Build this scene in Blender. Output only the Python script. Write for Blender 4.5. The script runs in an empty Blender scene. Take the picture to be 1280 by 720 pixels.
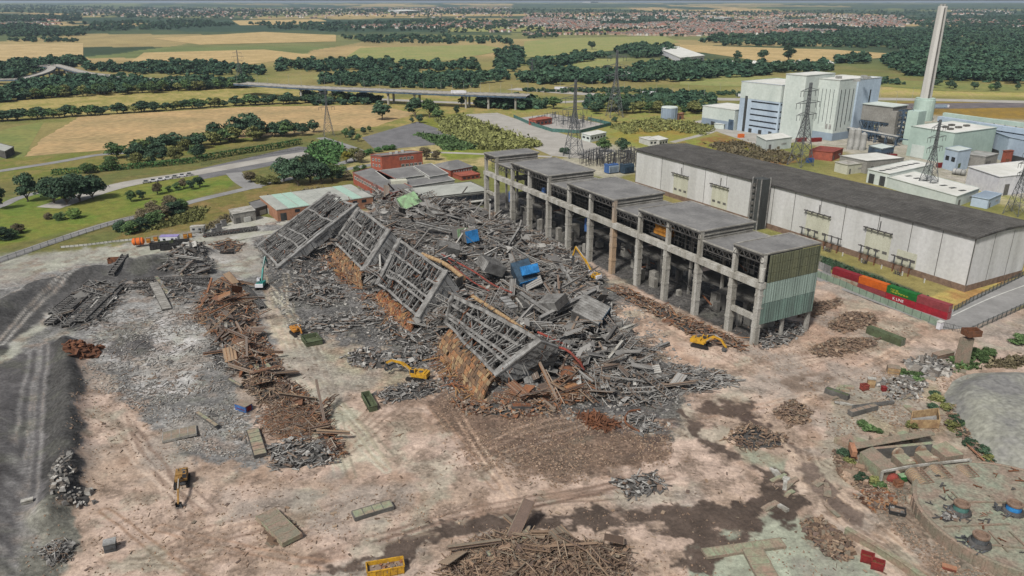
import bpy, math, random
import numpy as np
from mathutils import Vector, Matrix
R = random.Random(11)
NR = np.random.default_rng(5)
sc = bpy.context.scene
C = sc.collection
# ------------------------------------------------------------------ camera
F, HZ, H = 950.0, 2.0, 105.0              # focal length (px of a 1280 px wide frame), horizon row, flying height (m)
PT = math.atan((360 - HZ) / F)
CP, SP = math.cos(PT), math.sin(PT)
cam = bpy.data.objects.new('camera', bpy.data.cameras.new('camera'))
C.objects.link(cam)
cam.location = (0, 0, H)
cam.rotation_euler = (math.pi / 2 - PT, 0, 0)
cam.data.sensor_width = 36
cam.data.lens = F / 1280 * 36
cam.data.clip_start = 1
cam.data.clip_end = 80000
sc.camera = cam
# ------------------------------------------------------------------ daylight (soft, thin overcast)
SUN_EL, SUN_AZ = math.radians(50), math.radians(212)      # azimuth clockwise from +Y: sun behind the camera, to the left
sd = Vector((math.sin(SUN_AZ) * math.cos(SUN_EL), math.cos(SUN_AZ) * math.cos(SUN_EL), math.sin(SUN_EL)))
W = bpy.data.worlds.new('World')
sc.world = W
W.use_nodes = True
wn = W.node_tree
bg = wn.nodes['Background']
sky = wn.nodes.new('ShaderNodeTexSky')
sky.sky_type = 'NISHITA'
sky.sun_disc = False
sky.sun_elevation = SUN_EL
sky.sun_rotation = SUN_AZ
sky.dust_density = 3.0
sky.ozone_density = 1.0
hs = wn.nodes.new('ShaderNodeHueSaturation')
hs.inputs['Saturation'].default_value = 0.45
wn.links.new(sky.outputs[0], hs.inputs['Color'])
wn.links.new(hs.outputs[0], bg.inputs['Color'])
bg.inputs['Strength'].default_value = 0.082
sl = bpy.data.lights.new('sun', 'SUN')
sl.energy = 3.2
sl.angle = math.radians(7)
sl.color = (1.0, 0.96, 0.9)
so = bpy.data.objects.new('sun', sl)
C.objects.link(so)
so.rotation_euler = sd.to_track_quat('Z', 'Y').to_euler()
sc.view_settings.view_transform = 'Standard'
sc.view_settings.look = 'None'
sc.view_settings.exposure = 0.64
sc.view_settings.gamma = 1
sc.view_settings.use_curve_mapping = False
# ------------------------------------------------------------------ geometry helpers
def sst(a, b, x):
    t = np.clip((x - a) / (b - a), 0, 1)
    return t * t * (3 - 2 * t)
def hg(x, y):                               # far country rises gently
    d = np.hypot(x, y)
    return 28 * sst(2300, 6000, d) + 48 * sst(6000, 15000, d)
def ray(px, py):
    return px - 640, F * CP - (py - 360) * SP, -F * SP - (py - 360) * CP
def at(px, py, z=0.0):                      # the point of a survey ray at height z
    X, Y, Z = ray(px, py)
    t = (H - z) / -Z
    return Vector((X * t, Y * t, z))
def gat(px, py):
    z = 0
    for _ in range(12):
        p = at(px, py, z)
        z = float(hg(p.x, p.y))
    return at(px, py, z)
def proj(x, y, z):
    Z = z - H
    d = y * CP - Z * SP
    u = y * SP + Z * CP
    return 640 + F * x / d, 360 - F * u / d
_hs = np.random.default_rng(99).random((256, 256))
def vn(x, y):
    xi = np.floor(x).astype(np.int64); yi = np.floor(y).astype(np.int64)
    fx = x - xi; fy = y - yi
    fx = fx * fx * (3 - 2 * fx); fy = fy * fy * (3 - 2 * fy)
    h = lambda i, j: _hs[i & 255, j & 255]
    return (h(xi, yi) * (1 - fx) + h(xi + 1, yi) * fx) * (1 - fy) + (h(xi, yi + 1) * (1 - fx) + h(xi + 1, yi + 1) * fx) * fy
def fbm(x, y, s, o=4):
    v = 0; a = .5; t = 0
    for k in range(o):
        v = v + a * vn(x / s + 17.3 * k, y / s - 9.1 * k); t += a; a *= .55; s *= .5
    return v / t                             # 0..1, mean .5
def G(pts):                                  # ground polygon from survey pixels
    return [gat(*p) for p in pts]
Z3 = Vector((0, 0, 1))
class MB:
    def __init__(s): s.V = []; s.F = []; s.I = []
    def add(s, vs, fs, mi=0):
        n = len(s.V)
        s.V += [tuple(v) for v in vs]
        for f in fs: s.F.append([n + i for i in f]); s.I.append(mi)
        return s
    def box8(s, p, mi=0, top=None):
        s.add(p, [(0, 3, 2, 1), (0, 1, 5, 4), (1, 2, 6, 5), (2, 3, 7, 6), (3, 0, 4, 7)], mi)
        return s.add(p[4:], [(0, 1, 2, 3)], mi if top is None else top)
    def box(s, cx, cy, cz, sx, sy, sz, rz=0, mi=0, top=None):
        c, k = math.cos(rz), math.sin(rz); p = []
        for dz in (-.5, .5):
            for dx, dy in ((-.5, -.5), (.5, -.5), (.5, .5), (-.5, .5)):
                x, y = dx * sx, dy * sy
                p.append((cx + x * c - y * k, cy + x * k + y * c, cz + dz * sz))
        return s.box8(p, mi, top)
    def beam(s, p, q, w, h=None, mi=0, up=None, roll=0):
        p = Vector(p); q = Vector(q); h = h or w
        d = (q - p)
        if d.length < 1e-4: return s
        d.normalize(); up = up or (Z3 if abs(d.z) < .95 else Vector((1, 0, 0)))
        a = d.cross(up).normalized(); b = a.cross(d)
        if roll: a, b = a * math.cos(roll) + b * math.sin(roll), b * math.cos(roll) - a * math.sin(roll)
        a = a * w / 2; b = b * h / 2
        return s.box8([p - a - b, p + a - b, q + a - b, q - a - b, p - a + b, p + a + b, q + a + b, q - a + b], mi)
    def quad(s, a, b, c, d, mi=0): return s.add([a, b, c, d], [(0, 1, 2, 3)], mi)
    def slab(s, a, b, c, d, t, mi=0):        # quad with thickness t along its back
        a, b, c, d = map(Vector, (a, b, c, d)); n = (b - a).cross(d - a).normalized() * t
        return s.box8([a - n, b - n, c - n, d - n, a, b, c, d], mi)
    def prism(s, pts, z0, z1, mi=0, top=None):
        n = len(pts); v = [(p[0], p[1], z0) for p in pts] + [(p[0], p[1], z1) for p in pts]
        s.add(v, [(i, (i + 1) % n, n + (i + 1) % n, n + i) for i in range(n)], mi)
        return s.add([(p[0], p[1], z1) for p in pts], [tuple(range(n))], mi if top is None else top)
    def cyl(s, p, q, r0, r1=None, n=12, mi=0, cap=None, caps=True):
        p = Vector(p); q = Vector(q); r1 = r0 if r1 is None else r1
        d = (q - p).normalized(); up = Z3 if abs(d.z) < .95 else Vector((1, 0, 0))
        a = d.cross(up).normalized(); b = a.cross(d); v = []
        for c, r in ((p, r0), (q, r1)):
            for i in range(n):
                t = 2 * math.pi * i / n; v.append(c + a * (r * math.cos(t)) + b * (r * math.sin(t)))
        s.add(v, [(i, n + i, n + (i + 1) % n, (i + 1) % n) for i in range(n)], mi)
        if caps:
            cap = mi if cap is None else cap
            s.add(v[:n], [tuple(range(n))], cap); s.add(v[n:], [tuple(range(n - 1, -1, -1))], cap)
        return s
    def tube(s, pts, r, n=6, mi=0):
        for p, q in zip(pts[:-1], pts[1:]): s.cyl(p, q, r, r, n, mi)
        return s
    def lathe(s, cx, cy, prof, n=20, mi=0):  # prof [(r,z,mi)]
        for (r0, z0, m), (r1, z1, _) in zip(prof[:-1], prof[1:]):
            v = []
            for r, z in ((r0, z0), (r1, z1)):
                for i in range(n): t = 2 * math.pi * i / n; v.append((cx + r * math.cos(t), cy + r * math.sin(t), z))
            s.add(v, [(i, (i + 1) % n, n + (i + 1) % n, n + i) for i in range(n)], m)
        return s
    def rock(s, x, y, z, r, mi=0, fl=.7):
        a = [R.uniform(.7, 1.25) * r for _ in range(8)]; t = R.uniform(0, 6.3); v = []
        for k, (i, j, l) in enumerate([(-1, -1, -1), (1, -1, -1), (1, 1, -1), (-1, 1, -1), (-1, -1, 1), (1, -1, 1), (1, 1, 1), (-1, 1, 1)]):
            q = .62 * a[k] * (1 if l < 0 else .75); u, w = i * q, j * q
            v.append((x + u * math.cos(t) - w * math.sin(t), y + u * math.sin(t) + w * math.cos(t), z + l * a[k] * fl * .6))
        return s.box8(v, mi)
    def build(s, name, mats, parent=None, smooth=False, off=None):
        if not isinstance(mats, (list, tuple)): mats = [mats]
        v = np.array(s.V, np.float32).reshape(-1, 3)
        if parent is not None and off is None:
            off = parent.location.copy(); q = parent.parent
            while q is not None: off += q.location; q = q.parent
        if off is not None: v = v - np.array(off, np.float32)
        return mesh_np(name, v, s.F, mats, s.I, parent, smooth)
def mesh_np(name, v, faces, mats, mi=None, parent=None, smooth=False):
    me = bpy.data.meshes.new(name)
    if isinstance(faces, np.ndarray):
        nf, k = faces.shape; flat = faces.ravel(); st = np.arange(nf) * k
    else:
        nf = len(faces); flat = np.array([i for f in faces for i in f], np.int32)
        ln = np.array([len(f) for f in faces]); st = np.concatenate([[0], np.cumsum(ln)[:-1]]) if nf else np.array([], int)
    me.vertices.add(len(v)); me.vertices.foreach_set('co', np.asarray(v, np.float32).ravel())
    me.loops.add(len(flat)); me.loops.foreach_set('vertex_index', flat.astype(np.int32))
    me.polygons.add(nf); me.polygons.foreach_set('loop_start', st.astype(np.int32))
    for m in mats: me.materials.append(m)
    if mi is not None and len(mats) > 1: me.polygons.foreach_set('material_index', np.asarray(mi, np.int32))
    me.update(calc_edges=True); me.validate()
    me.polygons.foreach_set('use_smooth', np.full(len(me.polygons), bool(smooth)))
    o = bpy.data.objects.new(name, me); C.objects.link(o)
    if parent is not None: o.parent = parent
    return o
def tag(o, label, cat, group=None, kind=None):
    o['label'] = label; o['category'] = cat
    if group: o['group'] = group
    if kind: o['kind'] = kind
    return o
def thing(name, label, cat, loc=(0, 0, 0), group=None, rz=0):
    o = bpy.data.objects.new(name, None); C.objects.link(o); o.location = loc; o.rotation_euler = (0, 0, rz)
    o.empty_display_size = .5
    return tag(o, label, cat, group)
def struct(o): o['kind'] = 'structure'; return o
def dup(root, loc, rz=0, scale=None, label=None, group=None):
    r = root.copy(); C.objects.link(r); r.location = loc; r.rotation_euler = (0, 0, rz)
    if scale: r.scale = scale
    if label: r['label'] = label
    if group: r['group'] = group
    for ch in list(root.children):
        c = ch.copy(); C.objects.link(c); c.parent = r
        for g in ch.children:
            d = g.copy(); C.objects.link(d); d.parent = c
    return r
# ------------------------------------------------------------------ materials
K = 0.62                                     # sunlit picture value -> base colour
def lin(c): return tuple((x / 255 / 12.92 if x <= 10 else ((x / 255 + .055) / 1.055) ** 2.4) for x in c)
def alb(c, k=None): return tuple(min(.85, x * (k or K)) for x in lin(c)) + (1,)
MATS = {}
def mat(name, c, c2=None, scale=.15, rough=.9, streak=0, fine=.25, rand=0, ribs=None, metal=0, bump=.3, isl=None, raw=False, spec=.25):
    if name in MATS: return MATS[name]
    m = bpy.data.materials.new(name); MATS[name] = m; m.use_nodes = True
    nt = m.node_tree; N = nt.nodes; L = nt.links; b = N['Principled BSDF']
    b.inputs['Roughness'].default_value = rough; b.inputs['Metallic'].default_value = metal
    b.inputs['Specular IOR Level'].default_value = spec
    a1 = tuple(c) + (1,) if raw else alb(c)
    c2 = c2 or tuple(x * .8 for x in c); a2 = tuple(c2) + (1,) if raw else alb(c2)
    tc = N.new('ShaderNodeTexCoord'); vec = tc.outputs['Object']
    n1 = N.new('ShaderNodeTexNoise'); n1.inputs['Scale'].default_value = scale; n1.inputs['Detail'].default_value = 6; n1.inputs['Roughness'].default_value = .6
    if streak:
        mp = N.new('ShaderNodeMapping'); mp.inputs['Scale'].default_value = (1, 1, streak); L.new(vec, mp.inputs[0]); L.new(mp.outputs[0], n1.inputs['Vector'])
    else: L.new(vec, n1.inputs['Vector'])
    rp = N.new('ShaderNodeMapRange'); rp.inputs[1].default_value = .38; rp.inputs[2].default_value = .62; L.new(n1.outputs[0], rp.inputs[0])
    mx = N.new('ShaderNodeMix'); mx.data_type = 'RGBA'; mx.inputs[6].default_value = a1; mx.inputs[7].default_value = a2
    L.new(rp.outputs[0], mx.inputs[0]); col = mx.outputs[2]
    if isl:
        ge = N.new('ShaderNodeNewGeometry'); cr = N.new('ShaderNodeValToRGB'); L.new(ge.outputs['Random Per Island'], cr.inputs[0])
        cr.color_ramp.interpolation = 'CONSTANT'; el = cr.color_ramp.elements
        while len(el) > 1: el.remove(el[-1])
        for i, cc in enumerate(isl):
            e = el[0] if i == 0 else el.new(i / len(isl))
            e.position = i / len(isl); e.color = tuple(cc) + (1,) if raw else alb(cc)
        m3 = N.new('ShaderNodeMix'); m3.data_type = 'RGBA'; m3.inputs[0].default_value = .75; L.new(col, m3.inputs[6]); L.new(cr.outputs[0], m3.inputs[7]); col = m3.outputs[2]
    n2 = N.new('ShaderNodeTexNoise'); n2.inputs['Scale'].default_value = scale * 9; n2.inputs['Detail'].default_value = 4; L.new(vec, n2.inputs['Vector'])
    r2 = N.new('ShaderNodeMapRange'); r2.inputs[1].default_value = .25; r2.inputs[2].default_value = .75; r2.inputs[3].default_value = 1 - fine; r2.inputs[4].default_value = 1 + fine
    L.new(n2.outputs[0], r2.inputs[0]); val = r2.outputs[0]
    if rand:
        oi = N.new('ShaderNodeObjectInfo'); r3 = N.new('ShaderNodeMapRange'); r3.inputs[3].default_value = 1 - rand; r3.inputs[4].default_value = 1 + rand
        L.new(oi.outputs['Random'], r3.inputs[0]); mm = N.new('ShaderNodeMath'); mm.operation = 'MULTIPLY'; L.new(val, mm.inputs[0]); L.new(r3.outputs[0], mm.inputs[1]); val = mm.outputs[0]
    hv = N.new('ShaderNodeHueSaturation'); L.new(col, hv.inputs['Color']); L.new(val, hv.inputs['Value']); L.new(hv.outputs[0], b.inputs['Base Color'])
    if bump or ribs:
        bp = N.new('ShaderNodeBump'); bp.inputs['Strength'].default_value = bump; bp.inputs['Distance'].default_value = .15 / max(scale, .05) * .1
        if ribs:
            wv = N.new('ShaderNodeTexWave'); wv.wave_profile = 'TRI'; wv.bands_direction = ribs[0]; wv.inputs['Scale'].default_value = ribs[1]
            mp2 = N.new('ShaderNodeMapping'); mp2.inputs['Rotation'].default_value = (0, 0, ribs[2] if len(ribs) > 2 else 0); L.new(vec, mp2.inputs[0]); L.new(mp2.outputs[0], wv.inputs[0])
            L.new(wv.outputs[1], bp.inputs['Height']); bp.inputs['Strength'].default_value = .6; bp.inputs['Distance'].default_value = .25
        else: L.new(n2.outputs[0], bp.inputs['Height'])
        L.new(bp.outputs[0], b.inputs['Normal'])
    return m
def M(n): return MATS[n]
mat('concrete', (165, 162, 155), (128, 125, 118), .25, fine=.3)
mat('concrete_pale', (185, 183, 176), (140, 136, 126), .3, fine=.35, streak=.15)
mat('concrete_dark', (112, 110, 106), (88, 86, 82), .2)
mat('concrete_mossy', (142, 150, 124), (150, 128, 112), .22, fine=.3)
mat('concrete_brown', (148, 128, 113), (128, 124, 108), .3, fine=.3)
mat('steel_grey', (146, 145, 142), (102, 100, 97), .35, fine=.3)
mat('steel_dark', (92, 90, 88), (66, 64, 62), .4, fine=.3)
mat('slab_grey', (156, 156, 154), (118, 117, 115), .25, fine=.35, streak=.3)
mat('rust', (128, 84, 58), (94, 64, 48), .5, fine=.45)
mat('rust_tubes', (150, 98, 62), (118, 82, 60), .5, fine=.5, isl=[(150, 92, 58), (128, 84, 58), (165, 130, 85), (112, 80, 62), (148, 118, 88), (120, 102, 82)])
mat('tubes_olive', (150, 120, 90), (112, 92, 72), .5, fine=.5, isl=[(148, 112, 78), (122, 96, 74), (164, 140, 104), (108, 84, 66), (152, 106, 72), (134, 118, 92), (92, 76, 64)])
mat('digger_dull', (158, 122, 70), (126, 98, 60), .6, fine=.25)
mat('scrap_grey', (118, 116, 112), (90, 88, 86), .5, isl=[(162, 160, 156), (130, 128, 124), (98, 96, 94), (142, 140, 136), (188, 186, 180), (116, 114, 112), (122, 100, 84), (80, 78, 76), (150, 148, 144), (136, 116, 98)])
mat('scrap_rust', (140, 100, 75), (110, 82, 66), .5, isl=[(146, 98, 68), (120, 86, 66), (164, 142, 116), (100, 84, 72), (140, 130, 118), (92, 70, 58), (158, 116, 80), (176, 168, 154), (118, 114, 108), (84, 80, 76)])
mat('scrap_brown', (130, 108, 90), (105, 88, 74), .5, isl=[(142, 118, 98), (112, 92, 78), (168, 148, 126), (90, 76, 66), (128, 120, 106), (150, 126, 104), (100, 86, 80)])
mat('rubble_mix', (135, 132, 128), (110, 108, 104), .4, isl=[(150, 148, 144), (118, 116, 112), (95, 93, 90), (170, 167, 160), (136, 128, 118), (108, 100, 92), (200, 196, 188)])
mat('rubble_brown', (150, 124, 104), (120, 98, 84), .4, isl=[(160, 134, 112), (130, 108, 90), (110, 92, 78), (182, 160, 140), (140, 126, 108)])
mat('roof_felt', (134, 133, 131), (112, 111, 110), .1, fine=.2, bump=.1)
mat('roof_dark', (84, 82, 80), (60, 58, 57), .06, fine=.35, bump=.1)
mat('hall_white', (212, 212, 211), (190, 190, 187), .09, streak=.12, fine=.1, bump=.05)
mat('hall_stain', (200, 200, 182), (186, 186, 168), .2, streak=.2, fine=.15)
mat('brick_brown', (138, 116, 100), (112, 92, 78), .5, fine=.3)
mat('brick_red', (166, 92, 72), (140, 78, 64), .3, fine=.25)
mat('brick_tan', (172, 126, 98), (146, 106, 84), .3, fine=.25)
mat('window', (52, 58, 66), (34, 38, 44), .5, rough=.25, bump=0, spec=.5)
mat('white_trim', (208, 208, 202), (186, 186, 180), .3, fine=.1)
mat('clad_olive', (110, 112, 88), (90, 94, 76), .35, streak=.15, fine=.3, ribs=('X', .5, .5))
mat('clad_teal_pale', (154, 172, 163), (132, 148, 140), .3, streak=.15, fine=.2, ribs=('X', .5, .5))
mat('col_tan', (182, 156, 128), (160, 150, 138), .3, fine=.3, streak=.2)
mat('clad_teal', (120, 144, 134), (98, 112, 106), .3, streak=.12, fine=.25, ribs=('X', .5, .5))
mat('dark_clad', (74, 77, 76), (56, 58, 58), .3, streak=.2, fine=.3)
mat('plant_mint', (208, 216, 210), (190, 200, 194), .06, fine=.1, bump=.05, streak=.3)
mat('plant_blue', (184, 200, 214), (164, 180, 196), .06, fine=.1, bump=.05, streak=.3)
mat('plant_base', (150, 166, 180), (136, 150, 164), .05, fine=.08, bump=.05)
mat('plant_roof', (222, 222, 216), (204, 204, 196), .06, fine=.08, bump=.05)
mat('plant_teal', (182, 202, 192), (166, 186, 176), .05, fine=.08, bump=.05)
mat('plant_grey', (150, 148, 142), (130, 128, 122), .1, fine=.2)
mat('pipe_blue', (84, 104, 124), (58, 72, 86), .2, fine=.3)
mat('silver', (176, 176, 172), (140, 140, 136), .2, rough=.6, fine=.1)
mat('chimney', (205, 203, 198), (186, 184, 178), .1, streak=.1, fine=.06, bump=.1)
mat('cont_maroon', (142, 40, 50), (120, 34, 42), .6, fine=.15, rough=.7)
mat('cont_red', (168, 40, 54), (142, 34, 46), .6, fine=.12, rough=.7)
mat('cont_brown', (150, 70, 74), (128, 60, 62), .6, fine=.15, rough=.7)
mat('cont_orange', (210, 104, 32), (180, 88, 30), .6, fine=.12, rough=.7)
mat('cont_green', (32, 112, 48), (28, 92, 42), .6, fine=.12, rough=.7)
mat('cont_pale', (176, 168, 150), (146, 110, 88), .5, fine=.2)
mat('cont_moss', (96, 108, 80), (78, 84, 62), .4, fine=.25)
mat('yellow_text', (220, 210, 60), (200, 190, 50), .6, bump=0)
mat('white_text', (235, 235, 235), (225, 225, 225), .6, bump=0)
mat('hoarding', (140, 158, 140), (124, 140, 124), .4, fine=.15)
mat('palisade', (84, 88, 86), (70, 74, 72), .5)
mat('digger_yellow', (210, 162, 44), (166, 126, 48), 1.2, rough=.6, fine=.25)
mat('digger_orange', (196, 136, 56), (166, 112, 46), .6, rough=.55, fine=.2)
mat('digger_teal', (44, 134, 126), (36, 112, 106), .6, rough=.55, fine=.15)
mat('digger_grey', (92, 94, 96), (70, 72, 74), .6, rough=.6)
mat('track_black', (52, 50, 48), (40, 38, 37), .8)
mat('orange_tank', (226, 118, 50), (200, 100, 44), .6, fine=.1)
mat('cabin_white', (222, 222, 226), (204, 204, 210), .4, fine=.06)
mat('cabin_purple', (150, 140, 190), (134, 124, 170), .4, fine=.06)
mat('skip_black', (58, 58, 58), (44, 44, 44), .5)
mat('duct_blue', (50, 132, 196), (36, 100, 152), .5, fine=.25)
mat('duct_navy', (58, 80, 98), (46, 62, 76), .5, fine=.2)
mat('pipe_red', (150, 70, 60), (112, 62, 52), .5, fine=.3)
mat('panel_green', (142, 178, 134), (122, 140, 112), .5, fine=.25)
mat('red_paint', (136, 44, 42), (108, 38, 38), .5)
mat('blue_paint', (70, 110, 170), (60, 92, 140), .5)
mat('asphalt', (150, 149, 147), (132, 131, 129), .08, fine=.12, bump=.1)
mat('asphalt_dark', (122, 121, 122), (104, 103, 104), .1, fine=.22, bump=.1)
mat('road_pale', (176, 172, 164), (160, 156, 148), .08, fine=.1, bump=.1)
mat('roofpan', (178, 180, 172), (160, 162, 155), .12, fine=.12)
mat('roofpan_green', (168, 196, 182), (158, 186, 172), .15, fine=.1)
mat('pylon_steel', (108, 111, 113), (88, 91, 93), .5, bump=0)
mat('drum_tan', (176, 150, 112), (140, 112, 84), .8, fine=.3)
mat('cyan_green', (84, 124, 116), (66, 100, 94), .5)
def leaf(name, c, c2):
    m = mat(name, c, c2, .35, raw=True, fine=.3, rand=.34, bump=0, rough=.8, isl=[tuple(x * f for x in c) for f in (.55, .8, 1.0, 1.2, 1.55)], spec=.1)
    return m
leaf('leaf_dark', (.034, .060, .036), (.048, .078, .036))
leaf('leaf_mid', (.058, .094, .036), (.044, .078, .036))
leaf('leaf_bright', (.080, .122, .034), (.060, .096, .034))
leaf('leaf_olive', (.122, .128, .046), (.096, .104, .042))
leaf('leaf_yellow', (.22, .20, .04), (.15, .15, .04))
leaf('leaf_brown', (.098, .082, .050), (.078, .078, .044))
leaf('leaf_hedge', (.052, .105, .036), (.040, .082, .034))
mat('bark', (.10, .082, .066), (.07, .058, .048), .8, raw=True, bump=0)
# ------------------------------------------------------------------ the ground: one sheet to the horizon
def inpoly(px, py, poly):
    r = np.zeros(px.shape, bool); n = len(poly)
    for i in range(n):
        x0, y0 = poly[i]; x1, y1 = poly[(i + 1) % n]
        if y0 == y1: continue
        c = ((y0 > py) != (y1 > py)) & (px < (x1 - x0) * (py - y0) / (y1 - y0) + x0)
        r ^= c
    return r
def sdist(px, py, poly, closed=True):
    d = np.full(px.shape, 1e9); n = len(poly)
    for i in range(n if closed else n - 1):
        x0, y0 = poly[i]; x1, y1 = poly[(i + 1) % n]
        dx, dy = x1 - x0, y1 - y0; t = np.clip(((px - x0) * dx + (py - y0) * dy) / (dx * dx + dy * dy + 1e-9), 0, 1)
        d = np.minimum(d, np.hypot(px - x0 - t * dx, py - y0 - t * dy))
    return np.where(inpoly(px, py, poly), d, -d) if closed else d
def smooth(pts, n=6):
    P = [Vector(p) for p in pts]; P = [P[0] * 2 - P[1]] + P + [P[-1] * 2 - P[-2]]; o = []
    for i in range(1, len(P) - 2):
        for k in range(n):
            t = k / n; a, b, c, d = P[i - 1:i + 3]
            o.append(.5 * ((2 * b) + (c - a) * t + (2 * a - 5 * b + 4 * c - d) * t * t + (3 * b - a - 3 * c + d) * t ** 3))
    return o + [P[-2]]
# relief of the site: ridges (polyline in ground metres, half width, height) and mounds
RIDGE = [(G([(-30, 415), (0, 392), (50, 366), (100, 352), (150, 341), (200, 331), (250, 321)]), 6.5, 5.0),
         (G([(82, 432), (88, 480), (84, 540), (88, 590), (60, 650)]), 3.6, 3.2),
         (G([(0, 500), (-10, 600), (-20, 720)]), 5, 1.8)]
MOUND = [(gat(165, 434), 4.5, 1.5), (gat(95, 508), 2.6, 1.2), (gat(235, 535), 5, .9), (gat(640, 520), 10, 1.6), (gat(930, 545), 6, 1.1), (gat(1090, 330), 1, 0),
         (gat(760, 545), 7, .8), (gat(1125, 485), 7, .8), (gat(330, 385), 3, .5), (gat(1190, 470), 6, 1.0), (gat(320, 640), 6, .5)]
def relief(x, y):
    z = (fbm(x, y, 14, 4) - .5) * .9 + (fbm(x + 60, y, 3.2, 3) - .5) * .35
    for pl, w, h in RIDGE:
        d = sdist(x, y, [(p.x, p.y) for p in pl], False)
        z = z + h * np.exp(-(d / w) ** 2) * (.8 + .4 * fbm(x, y, 5, 2))
    for p, w, h in MOUND: z = z + h * np.exp(-((x - p.x) ** 2 + (y - p.y) ** 2) / w ** 2)
    return z
SITE = [(-20, 330), (140, 308), (250, 293), (420, 262), (610, 262), (760, 280), (1010, 330), (1175, 405), (1300, 380), (1400, 800), (-150, 800)]
SITEW = [(p.x, p.y) for p in (at(*q) for q in SITE)]
def gz1(x, y):
    a = np.array([float(x)]), np.array([float(y)])
    m = float(sst(-1, 5, sdist(*a, SITEW))[0])
    return float(hg(x, y)) + (float(relief(*a)[0]) * m if m > 0 else 0)
def on(px, py, dz=0):                        # a point standing on the ground
    p = gat(px, py); p.z = gz1(p.x, p.y) + dz; return p
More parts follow.
